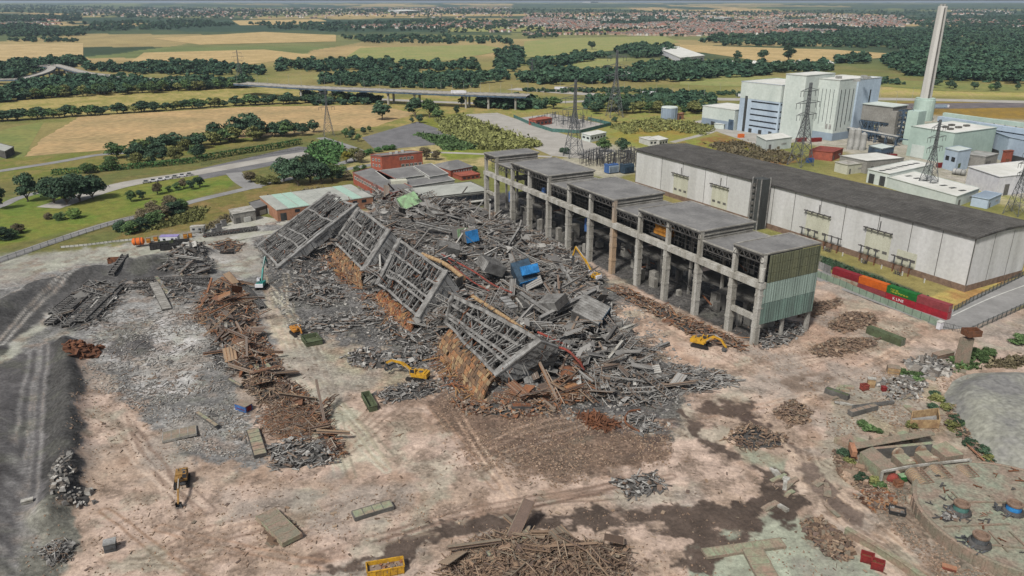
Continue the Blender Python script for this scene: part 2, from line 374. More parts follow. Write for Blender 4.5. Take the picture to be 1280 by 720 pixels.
# colours of the ground itself: (polygon in survey pixels, colour, second colour, feather, edge roughness, rubble)
P_RUB = [(318, 300), (420, 268), (610, 262), (650, 275), (720, 320), (790, 372), (850, 440), (868, 500), (830, 545), (700, 525), (620, 525), (560, 500), (500, 440), (430, 425), (365, 420), (335, 365), (330, 330)]
LAY = [
 ([(-60, 212), (100, 195), (300, 178), (420, 165), (480, 185), (470, 215), (440, 235), (320, 262), (250, 292), (140, 306), (-60, 336)], (106, 110, 64), (118, 112, 68), 3, 5, 0),
 ([(-60, 262), (60, 240), (150, 232), (240, 214), (300, 222), (285, 236), (190, 262), (100, 286), (-60, 322)], (106, 124, 54), (124, 126, 62), 2, 4, 0),
 ([(140, 300), (200, 262), (330, 230), (440, 222), (440, 232), (330, 255), (260, 290)], (134, 116, 74), (116, 112, 62), 3, 5, .1),
 ([(-60, 196), (30, 198), (200, 182), (310, 168), (320, 178), (200, 200), (60, 220), (-60, 236)], (112, 118, 56), (134, 124, 74), 2, 4, 0),
 ([(-60, 128), (310, 108), (480, 112), (500, 128), (300, 132), (100, 146), (-60, 152)], (172, 156, 100), (140, 136, 76), 2, 3, 0),
 ([(440, 128), (540, 118), (640, 120), (700, 140), (600, 165), (480, 158), (440, 165), (410, 160)], (164, 146, 92), (128, 130, 70), 2, 4, 0),
 ([(470, 190), (540, 180), (620, 190), (610, 208), (520, 212), (450, 222), (420, 215)], (178, 162, 118), (140, 136, 84), 2, 4, 0),
 ([(545, 188), (600, 186), (612, 196), (560, 200)], (132, 142, 60), (120, 128, 58), 2, 3, 0),
 ([(520, 150), (575, 142), (680, 182), (620, 192), (575, 188)], (128, 130, 60), (112, 118, 54), 2, 4, 0),
 ([(640, 128), (760, 130), (880, 138), (900, 165), (850, 190), (760, 205), (690, 190), (640, 160)], (136, 142, 76), (150, 138, 84), 2, 4, 0),
 ([(700, 200), (760, 180), (830, 190), (800, 215), (760, 225)], (176, 170, 152), (160, 156, 136), 2, 4, .2),
 ([(760, 168), (830, 150), (880, 158), (862, 172), (800, 182)], (142, 138, 66), (150, 130, 66), 2, 4, 0),
 ([(850, 178), (900, 168), (960, 182), (1010, 200), (960, 210), (900, 196)], (134, 140, 66), (140, 104, 66), 2, 4, 0),
 ([(868, 152), (930, 160), (1000, 178), (1080, 196), (1290, 255), (1290, 150), (1150, 140), (1040, 176), (930, 150)], (178, 172, 160), (160, 156, 140), 3, 4, .2),
 ([(1090, 205), (1130, 215), (1290, 250), (1290, 262), (1130, 232)], (150, 150, 96), (172, 164, 128), 3, 4, 0),
 ([(1120, 128), (1290, 127), (1290, 150), (1190, 146), (1130, 140)], (136, 114, 62), (152, 124, 58), 2, 3, 0),
 ([(1090, 108), (1290, 112), (1290, 122), (1100, 118)], (164, 158, 90), (178, 160, 108), 2, 2, 0),
 ([(1022, 318), (1100, 345), (1165, 372), (1160, 382), (1090, 356), (1015, 328)], (94, 98, 78), (80, 84, 68), 1.5, 2, .1),
 ([(1160, 372), (1215, 352), (1300, 322), (1300, 345), (1215, 378), (1180, 385)], (168, 132, 84), (176, 160, 96), 2, 3, .1),
 ([(1195, 440), (1300, 395), (1300, 440), (1230, 455)], (168, 146, 118), (124, 120, 76), 3, 6, .2),
 # the demolition site
 (SITE, (192, 171, 156), (173, 153, 136), 2, 4, .15),
 ([(0, 325), (140, 308), (420, 262), (330, 300), (335, 345), (365, 420), (330, 440), (300, 470), (310, 520), (340, 580), (240, 565), (180, 520), (130, 470), (96, 440), (60, 440), (-40, 520), (-60, 345)], (150, 149, 146), (116, 115, 113), 6, 16, .6),
 ([(250, 300), (330, 285), (335, 340), (300, 345), (270, 330), (150, 345), (60, 400), (0, 470), (0, 440), (60, 385), (140, 340)], (176, 174, 169), (164, 164, 152), 5, 10, .1),
 ([(0, 322), (140, 309), (260, 296), (320, 288), (320, 300), (200, 318), (100, 330), (0, 355)], (166, 166, 153), (150, 149, 139), 4, 8, .1),
 ([(-40, 415), (0, 392), (50, 362), (100, 348), (180, 333), (255, 315), (262, 326), (200, 345), (120, 364), (60, 390), (20, 425), (-10, 460), (-40, 470)], (90, 89, 88), (75, 74, 73), 3, 8, .45),
 ([(190, 400), (255, 395), (262, 440), (245, 490), (195, 495), (160, 455), (120, 430), (150, 420)], (192, 189, 187), (171, 170, 166), 8, 20, .3),
 ([(150, 418), (190, 418), (196, 440), (150, 446), (128, 440)], (95, 93, 92), (85, 83, 82), 4, 8, .5),
 ([(-40, 470), (60, 428), (98, 428), (104, 470), (100, 560), (104, 600), (66, 660), (40, 730), (-160, 730)], (98, 96, 96), (85, 83, 83), 3, 7, .3),
 ([(66, 432), (98, 428), (100, 500), (94, 560), (100, 610), (64, 650), (56, 560), (60, 490)], (79, 78, 76), (68, 67, 66), 3, 8, .5),
 ([(30, 640), (90, 640), (100, 680), (70, 730), (20, 730)], (134, 133, 123), (103, 102, 95), 5, 10, .4),
 ([(330, 345), (350, 350), (366, 420), (420, 480), (470, 540), (500, 580), (430, 585), (392, 540), (360, 470), (336, 420)], (187, 183, 163), (193, 175, 158), 5, 10, .05),
 ([(345, 430), (400, 425), (440, 460), (420, 500), (460, 560), (410, 560), (380, 500)], (177, 179, 157), (194, 178, 161), 6, 12, .05),
 ([(360, 420), (480, 410), (560, 450), (560, 490), (480, 500), (430, 480)], (167, 144, 126), (157, 151, 131), 6, 14, .5),
 (P_RUB, (111, 109, 107), (94, 93, 91), 6, 16, .9),
 ([(780, 380), (860, 405), (930, 440), (900, 470), (840, 455), (800, 430), (760, 390)], (195, 171, 151), (181, 155, 137), 5, 9, .1),
 ([(556, 478), (640, 500), (720, 520), (830, 545), (830, 575), (700, 600), (600, 580), (540, 520)], (118, 100, 87), (106, 92, 81), 6, 12, .6),
 ([(640, 490), (700, 470), (830, 470), (870, 505), (850, 540), (780, 540), (700, 520)], (103, 100, 98), (88, 87, 86), 6, 14, .8),
 ([(840, 420), (960, 440), (1030, 425), (1140, 420), (1060, 470), (960, 505), (900, 490)], (198, 177, 160), (183, 160, 144), 6, 12, .08),
 ([(1000, 380), (1040, 366), (1150, 400), (1190, 412), (1140, 425), (1060, 450), (1000, 440)], (186, 167, 148), (171, 146, 128), 5, 8, .2),
 ([(1045, 490), (1120, 465), (1180, 480), (1180, 545), (1100, 545), (1050, 530)], (175, 161, 144), (162, 151, 128), 6, 12, .3),
 ([(1060, 480), (1130, 490), (1125, 505), (1070, 500)], (142, 151, 130), (158, 151, 133), 4, 8, .1),
 ([(860, 690), (900, 665), (960, 640), (1010, 650), (1060, 690), (1120, 730), (860, 730)], (162, 168, 150), (152, 156, 139), 3, 7, .08),
 ([(920, 560), (985, 575), (980, 590), (930, 582)], (160, 164, 144), (150, 149, 132), 4, 6, .1),
 ([(500, 655), (620, 640), (640, 648), (560, 668), (480, 690)], (173, 174, 156), (187, 170, 155), 4, 8, .05),
 ([(1115, 590), (1180, 640), (1290, 720), (1180, 730), (1090, 640)], (147, 132, 117), (117, 108, 97), 4, 10, .6),
 ([(985, 575), (1020, 590), (1080, 650), (1180, 730), (1120, 730), (1040, 660), (985, 610)], (199, 182, 166), (186, 167, 150), 3, 6, .05),
 # floor of the gutted hall
 ([(604, 262), (700, 305), (800, 362), (945, 432), (1010, 410), (940, 372), (800, 300), (700, 262), (640, 240), (606, 245)], (92, 90, 88), (78, 76, 74), 2, 4, .8),
]
MUD = [
 ([(846, 520), (862, 515), (880, 545), (925, 580), (985, 598), (1012, 640), (985, 660), (940, 655), (925, 690), (890, 715), (846, 712), (866, 680), (800, 664), (690, 656), (600, 660), (520, 678), (500, 700), (410, 720), (390, 716), (470, 690), (520, 655), (600, 640), (760, 632), (900, 632), (945, 615), (955, 600), (900, 575), (860, 550)], (96, 84, 76), (82, 72, 65), 2.2, 12, .05),
 ([(868, 512), (905, 500), (940, 502), (945, 512), (930, 512), (968, 532), (950, 534), (925, 524), (890, 520)], (97, 84, 75), (89, 76, 69), 2, 6, .05),
 ([(838, 535), (800, 548), (806, 560), (780, 570), (812, 562), (830, 545)], (93, 80, 73), (86, 76, 69), 2, 5, .05),
 ([(975, 478), (1010, 460), (1045, 468), (1030, 484), (990, 488)], (122, 105, 93), (130, 115, 103), 3, 8, .1),
 ([(975, 545), (990, 560), (1000, 590), (1040, 640), (1090, 670), (1080, 640), (1030, 590), (1010, 560)], (101, 88, 80), (122, 108, 98), 2.5, 9, .05),
]
SHELLF = None
def paint(x, y):
    d = np.hypot(x, y); n = len(x)
    # far country: a patchwork of pasture, stubble and woodland
    cs = 240 + d * .06
    wx = x + 120 * (fbm(x, y, 400, 3) - .5); wy = y * .8 + 120 * (fbm(x + 999, y, 400, 3) - .5)
    lv = np.floor(np.log2(np.maximum(d, 300) / 300)); cs = 150 * 2 ** (lv * .75)
    ci = np.floor(wx / cs); cj = np.floor(wy / (cs * .75)); rr = _hs[(ci.astype(int) * 7 + 31 * lv.astype(int)) & 255, (cj.astype(int) * 13 + 5) & 255]
    pal = np.array([lin(c) for c in [(112, 122, 76), (160, 144, 100), (78, 92, 64), (174, 152, 108), (70, 86, 60), (122, 124, 80), (62, 78, 56), (92, 104, 68)]]) * K
    col = pal[(rr * 7.99).astype(int)]
    nr_ = (1 - sst(1200, 1800, d))[:, None]; gm = sst(.4, .6, fbm(x, y, 90, 4))[:, None]; col = col * (1 - nr_) + (np.array(lin((120, 122, 70))) * gm + np.array(lin((142, 132, 84))) * (1 - gm)) * K * nr_
    f = fbm(x, y, 60, 4)[:, None]; wd = (sst(.46, .54, fbm(wx + 7000, wy, 520, 4)) * sst(1900, 3200, d))[:, None]
    col = col * (1 - wd) + np.array([.026, .048, .030]) * wd; col = col * (.7 + .6 * f)
    rub = np.zeros(n)
    amp = np.clip(d * .008, .6, 8)
    wa = (fbm(x, y, 11, 4) - .5); wb = (fbm(x + 300, y + 70, 11, 4) - .5); wc = (fbm(x + 500, y - 70, 2.2, 3) - .5)
    ppx, ppy = proj(x, y, hg(x, y))
    blend = fbm(x - 80, y + 210, 16, 5); b2 = fbm(x + 40, y - 90, 3.5, 4)
    def layers(LL):
     for poly, c1, c2, fe, am, rb in LL:
        P = np.array(poly); x0, y0 = P.min(0) - 25; x1, y1 = P.max(0) + 25
        ix = np.where((ppx > x0) & (ppx < x1) & (ppy > y0) & (ppy < y1))[0]
        if len(ix) == 0: continue
        k = np.clip(260 / d[ix], .25, 1.6)   # edges wander by metres, not pixels
        qx = ppx[ix] + am * 2.6 * wa[ix] * k; qy = ppy[ix] + am * 1.5 * wb[ix] * k
        s = sdist(qx, qy, poly) + am * 1.2 * wc[ix] * k
        m = sst(-fe, fe, s)[:, None]
        t = sst(.38, .62, blend[ix] * .65 + b2[ix] * .35)[:, None]
        cc = (np.array(lin(c1)) * (1 - t) + np.array(lin(c2)) * t) * K
        col[ix] = col[ix] * (1 - m) + cc * m; rub[ix] = rub[ix] * (1 - m[:, 0]) + rb * m[:, 0]
    layers(LAY)
    # tyre tracks and wheel ruts pressed into the surface
    for pl, w, c, gap in TRK:
        W_ = [(p.x, p.y) for p in smooth([at(*q) for q in pl], 6)]
        A = np.array(W_); ix = np.where((x > A[:, 0].min() - 9) & (x < A[:, 0].max() + 9) & (y > A[:, 1].min() - 9) & (y < A[:, 1].max() + 9))[0]
        if len(ix) == 0: continue
        dd = sdist(x[ix] + 1.2 * wa[ix], y[ix] + 1.2 * wb[ix], W_, False)
        m = (np.exp(-((dd - gap) / w) ** 2) * .75 * sst(.3, .5, blend[ix] + .1))[:, None]
        col[ix] = col[ix] * (1 - m) + np.array(lin(c)) * K * m
    # pale green algae dust and brown stains over the bare site
    ins = sst(0, 4, sdist(x, y, SITEW))
    g = sst(.56, .70, fbm(x + 1000, y, 9, 5)) * .55 * ins * (1 - rub * .6)
    gr = np.array(lin((150, 152, 136))) * K; lum = col.mean(1, keepdims=True)
    col = col * (1 - g[:, None]) + (gr * np.clip(lum / gr.mean(), .4, 1.1)) * g[:, None]
    g = sst(.58, .74, fbm(x - 400, y + 800, 7, 5)) * .4 * ins * sst(.10, .16, col.mean(1))
    col = col * (1 - g[:, None]) + np.array(lin((140, 112, 92))) * K * g[:, None]
    g = sst(.52, .66, fbm(x + 77, y - 340, 5, 5)) * .6 * ins * sst(.10, .16, col.mean(1))
    col = col * (1 - g[:, None]) + np.array(lin((128, 112, 99))) * K * g[:, None]; rub = np.maximum(rub, g * .8)
    g = sst(.50, .66, fbm(x - 1500, y + 90, 18, 5)) * .6 * ins * sst(.10, .16, col.mean(1))
    col = col * (1 - g[:, None]) + np.array(lin((150, 144, 136))) * K * g[:, None]
    c0 = col.copy(); layers(MUD); hole = (sst(.29, .42, fbm(x * .8 + 5, y * 1.3, 4.5, 5)) * .85 + .15)[:, None]; col = c0 * (1 - hole) + col * hole
    return col, rub
TRK = []
_r = random.Random(4)
for (x0, y0), (x1, y1), n, c1, c2 in (((860, 470), (1150, 415), 7, (206, 186, 168), (140, 118, 102)), ((420, 560), (560, 450), 5, (186, 166, 148), (128, 108, 94)), ((120, 700), (420, 640), 6, (190, 168, 150), (130, 108, 94)), ((400, 700), (800, 600), 7, (188, 166, 150), (112, 92, 80)), ((1000, 560), (1180, 720), 6, (200, 180, 160), (130, 112, 98)), ((130, 500), (240, 640), 6, (196, 178, 162), (128, 110, 98)), ((600, 560), (850, 520), 5, (178, 154, 136), (104, 86, 76)), ((980, 480), (1180, 520), 5, (190, 172, 154), (130, 114, 100)), ((780, 390), (930, 470), 6, (204, 180, 160), (148, 126, 110)), ((340, 360), (460, 580), 6, (190, 186, 168), (140, 132, 116))):
    for k in range(n):
        a, b, c, d = [_r.gauss(0, 16) for _ in range(4)]; mx, my = (x0 + x1) / 2 + _r.gauss(0, 22), (y0 + y1) / 2 + _r.gauss(0, 12)
        P_ = [(x0 + a, y0 + b * .6), (mx, my), (x1 + c, y1 + d * .6)]
        TRK.append((P_, _r.uniform(.25, .5), c1 if k % 2 else c2, _r.uniform(.8, 1.2)))
TRK += [([(44, 432), (34, 500), (22, 600), (10, 720)], .55, (140, 138, 136), 1.2), ([(56, 432), (50, 500), (42, 600), (36, 690)], .5, (136, 134, 132), 1.0),
       ([(1140, 425), (1060, 470), (960, 520), (900, 560)], .5, (216, 190, 168), 1.1), ([(1120, 440), (1040, 478), (980, 500), (880, 520)], .4, (170, 140, 118), 1.0),
       ([(560, 500), (600, 560), (640, 620)], .4, (208, 182, 160), .9), ([(540, 510), (590, 570), (620, 610)], .3, (150, 124, 104), .9),
       ([(1010, 600), (1080, 650), (1170, 720)], .4, (168, 144, 122), 1.2), ([(400, 720), (520, 680), (640, 655)], .35, (150, 126, 108), 1.0),
       ([(470, 500), (540, 470), (570, 440)], .35, (196, 164, 138), .9), ([(250, 310), (150, 330), (60, 372), (0, 430)], .5, (186, 184, 178), 1.1),
       ([(330, 345), (350, 420), (420, 500), (480, 580)], .35, (170, 160, 138), 1.0), ([(200, 660), (320, 690), (440, 712)], .4, (170, 140, 118), 1.0), ([(130, 640), (200, 690), (260, 730)], .4, (150, 122, 100), 1.0)]
def make_ground():
    az = np.radians(np.concatenate([np.arange(-100, -44, 2.0), np.arange(-44, -37, .5), np.arange(-37, 37.01, .105), np.arange(37.5, 44.1, .5), np.arange(46, 101, 2.0)]))
    rows = np.concatenate([np.arange(900, 330, -1.5), np.arange(330, 60, -1.15), np.arange(60, 12, -.9)])
    rad = [18, 30, 42]
    for v in rows:
        Y, Z = ray(640, v)[1:]; rad.append(H * Y / -Z)
    rad = [r for r in rad if r < 8500] + list(np.geomspace(8600, 26000, 26)); rad = np.array(sorted(rad))
    A, Rr = np.meshgrid(az, rad); x = (np.sin(A) * Rr).ravel(); y = (np.cos(A) * Rr).ravel()
    z = hg(x, y) + (fbm(x, y, 1500, 3) - .5) * 26 * sst(2500, 6000, np.hypot(x, y)) * 1.0
    ix = np.where((y > 60) & (np.hypot(x, y) < 700))[0]
    m = sst(-1, 5, sdist(x[ix], y[ix], SITEW)); z[ix] += relief(x[ix], y[ix]) * m
    col, rub = paint(x, y)
    na, nr = len(az), len(rad); i = np.arange((nr - 1) * (na - 1)); r, a = i // (na - 1), i % (na - 1); b = r * na + a
    fc = np.stack([b, b + na, b + na + 1, b + 1], 1)[:, ::-1]
    o = mesh_np('ground', np.stack([x, y, z], 1), fc, [ground_mat()], None, None, True)
    ca = o.data.attributes.new('Col', 'FLOAT_COLOR', 'POINT'); ca.data.foreach_set('color', np.concatenate([col, np.ones((len(x), 1))], 1).astype(np.float32).ravel())
    ra = o.data.attributes.new('Rub', 'FLOAT', 'POINT'); ra.data.foreach_set('value', rub.astype(np.float32))
    struct(o); return o
def ground_mat():
    m = bpy.data.materials.new('ground'); m.use_nodes = True; nt = m.node_tree; N = nt.nodes; L = nt.links; b = N['Principled BSDF']
    b.inputs['Roughness'].default_value = .95; b.inputs['Specular IOR Level'].default_value = .1
    ac = N.new('ShaderNodeAttribute'); ac.attribute_name = 'Col'; ar = N.new('ShaderNodeAttribute'); ar.attribute_name = 'Rub'
    tc = N.new('ShaderNodeTexCoord')
    def noise(s, d=5, rg=.6):
        n = N.new('ShaderNodeTexNoise'); n.inputs['Scale'].default_value = s; n.inputs['Detail'].default_value = d; n.inputs['Roughness'].default_value = rg; L.new(tc.outputs['Object'], n.inputs['Vector']); return n.outputs[0]
    def rng(x, a, b_, c, d):
        r = N.new('ShaderNodeMapRange'); L.new(x, r.inputs[0])
        for i, v in enumerate((a, b_, c, d)): r.inputs[i + 1].default_value = v
        return r.outputs[0]
    def mul(a, b_, op='MULTIPLY'):
        q = N.new('ShaderNodeMath'); q.operation = op
        for i, v in enumerate((a, b_)):
            if isinstance(v, (int, float)): q.inputs[i].default_value = v
            else: L.new(v, q.inputs[i])
        return q.outputs[0]
    v1 = rng(noise(.22, 6, .65), .3, .7, .74, 1.26); v2 = rng(noise(1.1, 5, .75), .3, .7, .70, 1.30)
    vo = N.new('ShaderNodeTexVoronoi'); vo.inputs['Scale'].default_value = 1.5; L.new(tc.outputs['Object'], vo.inputs['Vector'])
    sep = N.new('ShaderNodeSeparateColor'); L.new(vo.outputs['Color'], sep.inputs[0])
    sp = rng(sep.outputs[0], 0, 1, -.5, .5)                                     # stones and broken concrete, each its own tone
    stone = mul(1.0, mul(sp, mul(ar.outputs['Fac'], 1.1)), 'ADD')
    val = mul(mul(v1, v2), stone)
    hv = N.new('ShaderNodeHueSaturation'); L.new(ac.outputs['Color'], hv.inputs['Color']); L.new(val, hv.inputs['Value']); L.new(hv.outputs[0], b.inputs['Base Color'])
    bp = N.new('ShaderNodeBump'); bp.inputs['Strength'].default_value = .5; bp.inputs['Distance'].default_value = .35
    hgt = mul(mul(noise(.9, 6, .7), 1.0), mul(vo.outputs['Distance'], mul(ar.outputs['Fac'], .8)), 'ADD'); L.new(hgt, bp.inputs['Height']); L.new(bp.outputs[0], b.inputs['Normal'])
    return m
make_ground()
# ------------------------------------------------------------------ sheets laid on the ground: fields, roads, yards
def sheet(name, pts, m, dz=.05, world=False, jag=0):
    P = [Vector(p) for p in pts] if world else G(pts)
    Q = []
    for a, b in zip(P, P[1:] + P[:1]):
        n = max(1, int((b - a).length / 40)) if not jag else max(1, int((b - a).length / 6))
        for k in range(n):
            q = a.lerp(b, k / n); q = Vector((q.x + jag * R.uniform(-1, 1), q.y + jag * R.uniform(-1, 1), 0)); Q.append(Vector((q.x, q.y, float(hg(q.x, q.y)) + dz)))
    return struct(MB().add(Q, [tuple(range(len(Q)))]).build(name, m))
def ribbon(mb, P, w, mi=0, dz=0, off=0):
    V = []
    for i, p in enumerate(P):
        t = (P[min(i + 1, len(P) - 1)] - P[max(i - 1, 0)]); n = Vector((t.y, -t.x, 0)).normalized()
        V += [p + n * (off + w / 2) + Z3 * dz, p + n * (off - w / 2) + Z3 * dz]
    mb.add(V, [(2 * i, 2 * i + 1, 2 * i + 3, 2 * i + 2) for i in range(len(P) - 1)], mi)
def road(name, pts, w, m, dz=.1, line=None):
    P = smooth(G(pts)); mb = MB(); ribbon(mb, P, w, 0, dz); o = struct(mb.build(name, m))
    if line:
        l = MB(); ribbon(l, P, .25, 0, dz + .02, w / 2 - .5); ribbon(l, P, .25, 0, dz + .02, -w / 2 + .5); struct(l.build('road_marking', M('white_trim')))
    return o
def fieldmat(name, c, c2, stripe=None, sc_=.02):
    m = mat(name, c, c2, sc_, fine=.3, bump=0)
    if stripe:
        nt = m.node_tree; N = nt.nodes; L = nt.links; b = N['Principled BSDF']; src = b.inputs['Base Color'].links[0].from_socket
        tc = N.new('ShaderNodeTexCoord'); mp = N.new('ShaderNodeMapping'); mp.inputs['Rotation'].default_value = (0, 0, stripe[1]); L.new(tc.outputs['Object'], mp.inputs[0])
        wv = N.new('ShaderNodeTexWave'); wv.inputs['Scale'].default_value = stripe[0]; wv.inputs['Distortion'].default_value = stripe[2]; wv.inputs['Detail'].default_value = 1; wv.inputs['Detail Scale'].default_value = .3; L.new(mp.outputs[0], wv.inputs[0])
        rp = N.new('ShaderNodeMapRange'); rp.inputs[3].default_value = 1 - stripe[3]; rp.inputs[4].default_value = 1 + stripe[3]; L.new(wv.outputs[1], rp.inputs[0])
        hv = N.new('ShaderNodeHueSaturation'); L.new(src, hv.inputs['Color']); L.new(rp.outputs[0], hv.inputs['Value']); L.new(hv.outputs[0], b.inputs['Base Color'])
    return m
f1 = fieldmat('stubble', (188, 158, 112), (160, 140, 98), (.06, .25, 1.5, .05))
f2 = fieldmat('mown_hay', (196, 172, 124), (172, 150, 104), (.018, 1.25, 6, .2))
f3 = fieldmat('pasture', (134, 142, 80), (152, 148, 92)); f4 = fieldmat('barley', (194, 168, 118), (172, 150, 100), (.03, .6, 2, .05)); f5 = fieldmat('meadow', (116, 126, 66), (136, 134, 74))
sheet('field', [(30, 196), (55, 172), (100, 146), (300, 134), (470, 131), (520, 142), (470, 158), (400, 166), (310, 172), (150, 186)], f1, .08, jag=1)
sheet('field', [(-60, 56), (104, 54), (104, 71), (60, 74), (-60, 80)], f2, .3)
sheet('field', [(-40, 175), (20, 158), (55, 152), (30, 196), (-40, 205)], f5, .06)
sheet('field', [(655, 52), (700, 48), (830, 45), (850, 53), (760, 64), (690, 70), (655, 72)], f3, .4)
sheet('field', [(850, 56), (900, 58), (1040, 62), (1140, 69), (1060, 76), (960, 78), (880, 66), (850, 64)], f4, .3)
sheet('field', [(700, 81), (745, 74), (790, 73), (760, 82), (720, 86)], f3, .25)
sheet('field', [(850, 98), (900, 94), (960, 96), (1040, 100), (1000, 108), (900, 108), (850, 106)], f3, .25)
sheet('field', [(1100, 99), (1180, 103), (1285, 108), (1285, 116), (1180, 114), (1100, 108)], f5, .25)
sheet('field', [(400, 94), (560, 93), (540, 99), (430, 102), (390, 99)], f3, .2)
sheet('field', [(190, 48), (330, 40), (420, 44), (420, 52), (250, 56)], f4, .5)
sheet('field', [(290, 26), (400, 24), (420, 30), (300, 32)], f4, 1.2)
sheet('field', [(450, 60), (600, 56), (640, 62), (560, 76), (420, 80)], f3, .4)
sheet('field', [(180, 66), (330, 62), (400, 70), (300, 82), (160, 80)], f4, .4)
sheet('field', [(560, 32), (700, 34), (660, 40), (560, 40)], f3, 1)
sheet('field', [(1150, 58), (1230, 56), (1245, 60), (1170, 62)], f4, .4)
sheet('field', [(1060, 130), (1280, 128), (1300, 134), (1180, 136), (1060, 136)], mat('gravel_bed', (120, 112, 112), (96, 90, 90), .1), .05)
ap = M('asphalt'); rd = M('road_pale')
sheet('car_park', [(452, 172), (522, 152), (575, 170), (545, 181), (470, 188)], M('asphalt_dark'), .06)
sheet('road', [(580, 143), (622, 141), (680, 160), (745, 180), (770, 188), (745, 200), (690, 195), (660, 182)], rd, .06)
sheet('car_park', [(245, 212), (372, 183), (408, 186), (335, 208), (250, 225)], M('asphalt_dark'), .05)
road('road', [(60, 260), (150, 232), (240, 217), (345, 198), (410, 188), (432, 186)], 15, rd, .12)
road('road', [(-40, 222), (0, 214), (70, 203), (130, 193), (200, 190)], 8, ap, .12)
road('path', [(-30, 266), (0, 258), (22, 248), (50, 240)], 6, ap, .1)
road('road', [(-60, 346), (0, 325), (70, 301), (135, 280), (200, 264), (245, 251), (300, 238), (360, 224), (420, 214), (470, 205)], 7, ap, .14)
road('road', [(292, 216), (302, 226), (318, 236)], 10, ap, .1)
road('road', [(400, 172), (425, 180), (450, 190), (440, 200), (420, 206)], 8, ap, .1)
road('motorway', [(640, 111), (760, 119), (900, 124), (1000, 124), (1120, 124), (1300, 128)], 26, rd, .12)
road('motorway', [(380, 119), (470, 124), (560, 128), (640, 130), (720, 127), (800, 124)], 16, rd, .12)
road('path', [(500, 190), (560, 191), (612, 193), (690, 196)], 6, rd, .08)
road('path', [(840, 178), (880, 168), (910, 160), (960, 172)], 6, rd, .08)
sheet('forecourt', [(868, 152), (885, 148), (930, 162), (1000, 176), (960, 186), (900, 166)], rd, .07)
sheet('road', [(1150, 372), (1195, 388), (1215, 372), (1300, 335), (1300, 372), (1215, 410), (1180, 412), (1120, 388), (1010, 346), (1010, 334)], ap, .05)
road('road_marking', [(1190, 395), (1240, 372), (1300, 350)], .5, M('white_trim'), .08)
sheet('yard', [(255, 285), (325, 270), (360, 276), (350, 290), (300, 300), (250, 298)], mat('yard_concrete', (180, 178, 170), (164, 164, 148), .12), .04)
sheet('compound', [(645, 148), (690, 142), (760, 156), (722, 165), (690, 164)], mat('compound_stone', (176, 172, 166), (160, 156, 150), .2), .06)
# ------------------------------------------------------------------ the long white switch hall
HN = Vector((174.8, 274.2, 0)); HA = Vector((-.483, .876, 0)); HB = Vector((.876, .483, 0))
def HS(u, v, z): return HN + HA * u + HB * v + Z3 * z
hl, hw, hh = 207, 38, 22
t = thing('switch_hall', 'very long white hall with a dark ribbed roof behind the row of containers', 'hall', HN)
MB().prism([HS(0, 0, 0), HS(0, hw, 0), HS(hl, hw, 0), HS(hl, 0, 0)], 1.8, hh).build('wall', [M('hall_white')], t)
MB().prism([HS(-.05, -.12, 0), HS(-.05, hw + .1, 0), HS(hl, hw + .1, 0), HS(hl, -.12, 0)], -.5, 2.6).build('plinth', [M('brick_brown')], t)
rf = MB()
e = 1.0
for v0, v1, z0, z1 in ((-e, hw / 2, hh + .3, hh + 1.6), (hw / 2, hw + e, hh + 1.6, hh + .3)):
    rf.box8([HS(-e, v0, z0 - .7), HS(hl + e, v0, z0 - .7), HS(hl + e, v1, z1 - .7), HS(-e, v1, z1 - .7), HS(-e, v0, z0), HS(hl + e, v0, z0), HS(hl + e, v1, z1), HS(-e, v1, z1)])
ro = rf.build('roof', [M('roof_dark')], t)
rb = MB()
for k in range(22):                                                   # standing seams along the roof
    v = -e + .6 + k * (hw + 2 * e - 1.2) / 21; zz = hh + .3 + 1.3 * (1 - abs(v - hw / 2) / (hw / 2 + e))
    rb.beam(HS(-e, v, zz + .12), HS(hl + e, v, zz + .1), .2, .3)
rb.build('roof_seam', [M('concrete_dark')], ro)
for u in (0.15, 13, 26, 41, 58, 71, 86, 99, 114, 131, 147, 165, 183, 206.8):
    jn = MB(); jn.box8([HS(u - .14, -.06, 1), HS(u + .14, -.06, 1), HS(u + .14, .05, 1), HS(u - .14, .05, 1), HS(u - .14, -.06, hh - .5), HS(u + .14, -.06, hh - .5), HS(u + .14, .05, hh - .5), HS(u - .14, .05, hh - .5)]); jn.build('wall_joint', [M('concrete_dark')], t)
for v in (.1, 12.7, 25.3, 37.9):
    jn = MB(); jn.box8([HS(-.06, v - .1, 1), HS(.05, v - .1, 1), HS(.05, v + .1, 1), HS(-.06, v + .1, 1), HS(-.06, v - .1, hh - .5), HS(.05, v - .1, hh - .5), HS(.05, v + .1, hh - .5), HS(-.06, v + .1, hh - .5)]); jn.build('wall_joint', [M('concrete_dark')], t)
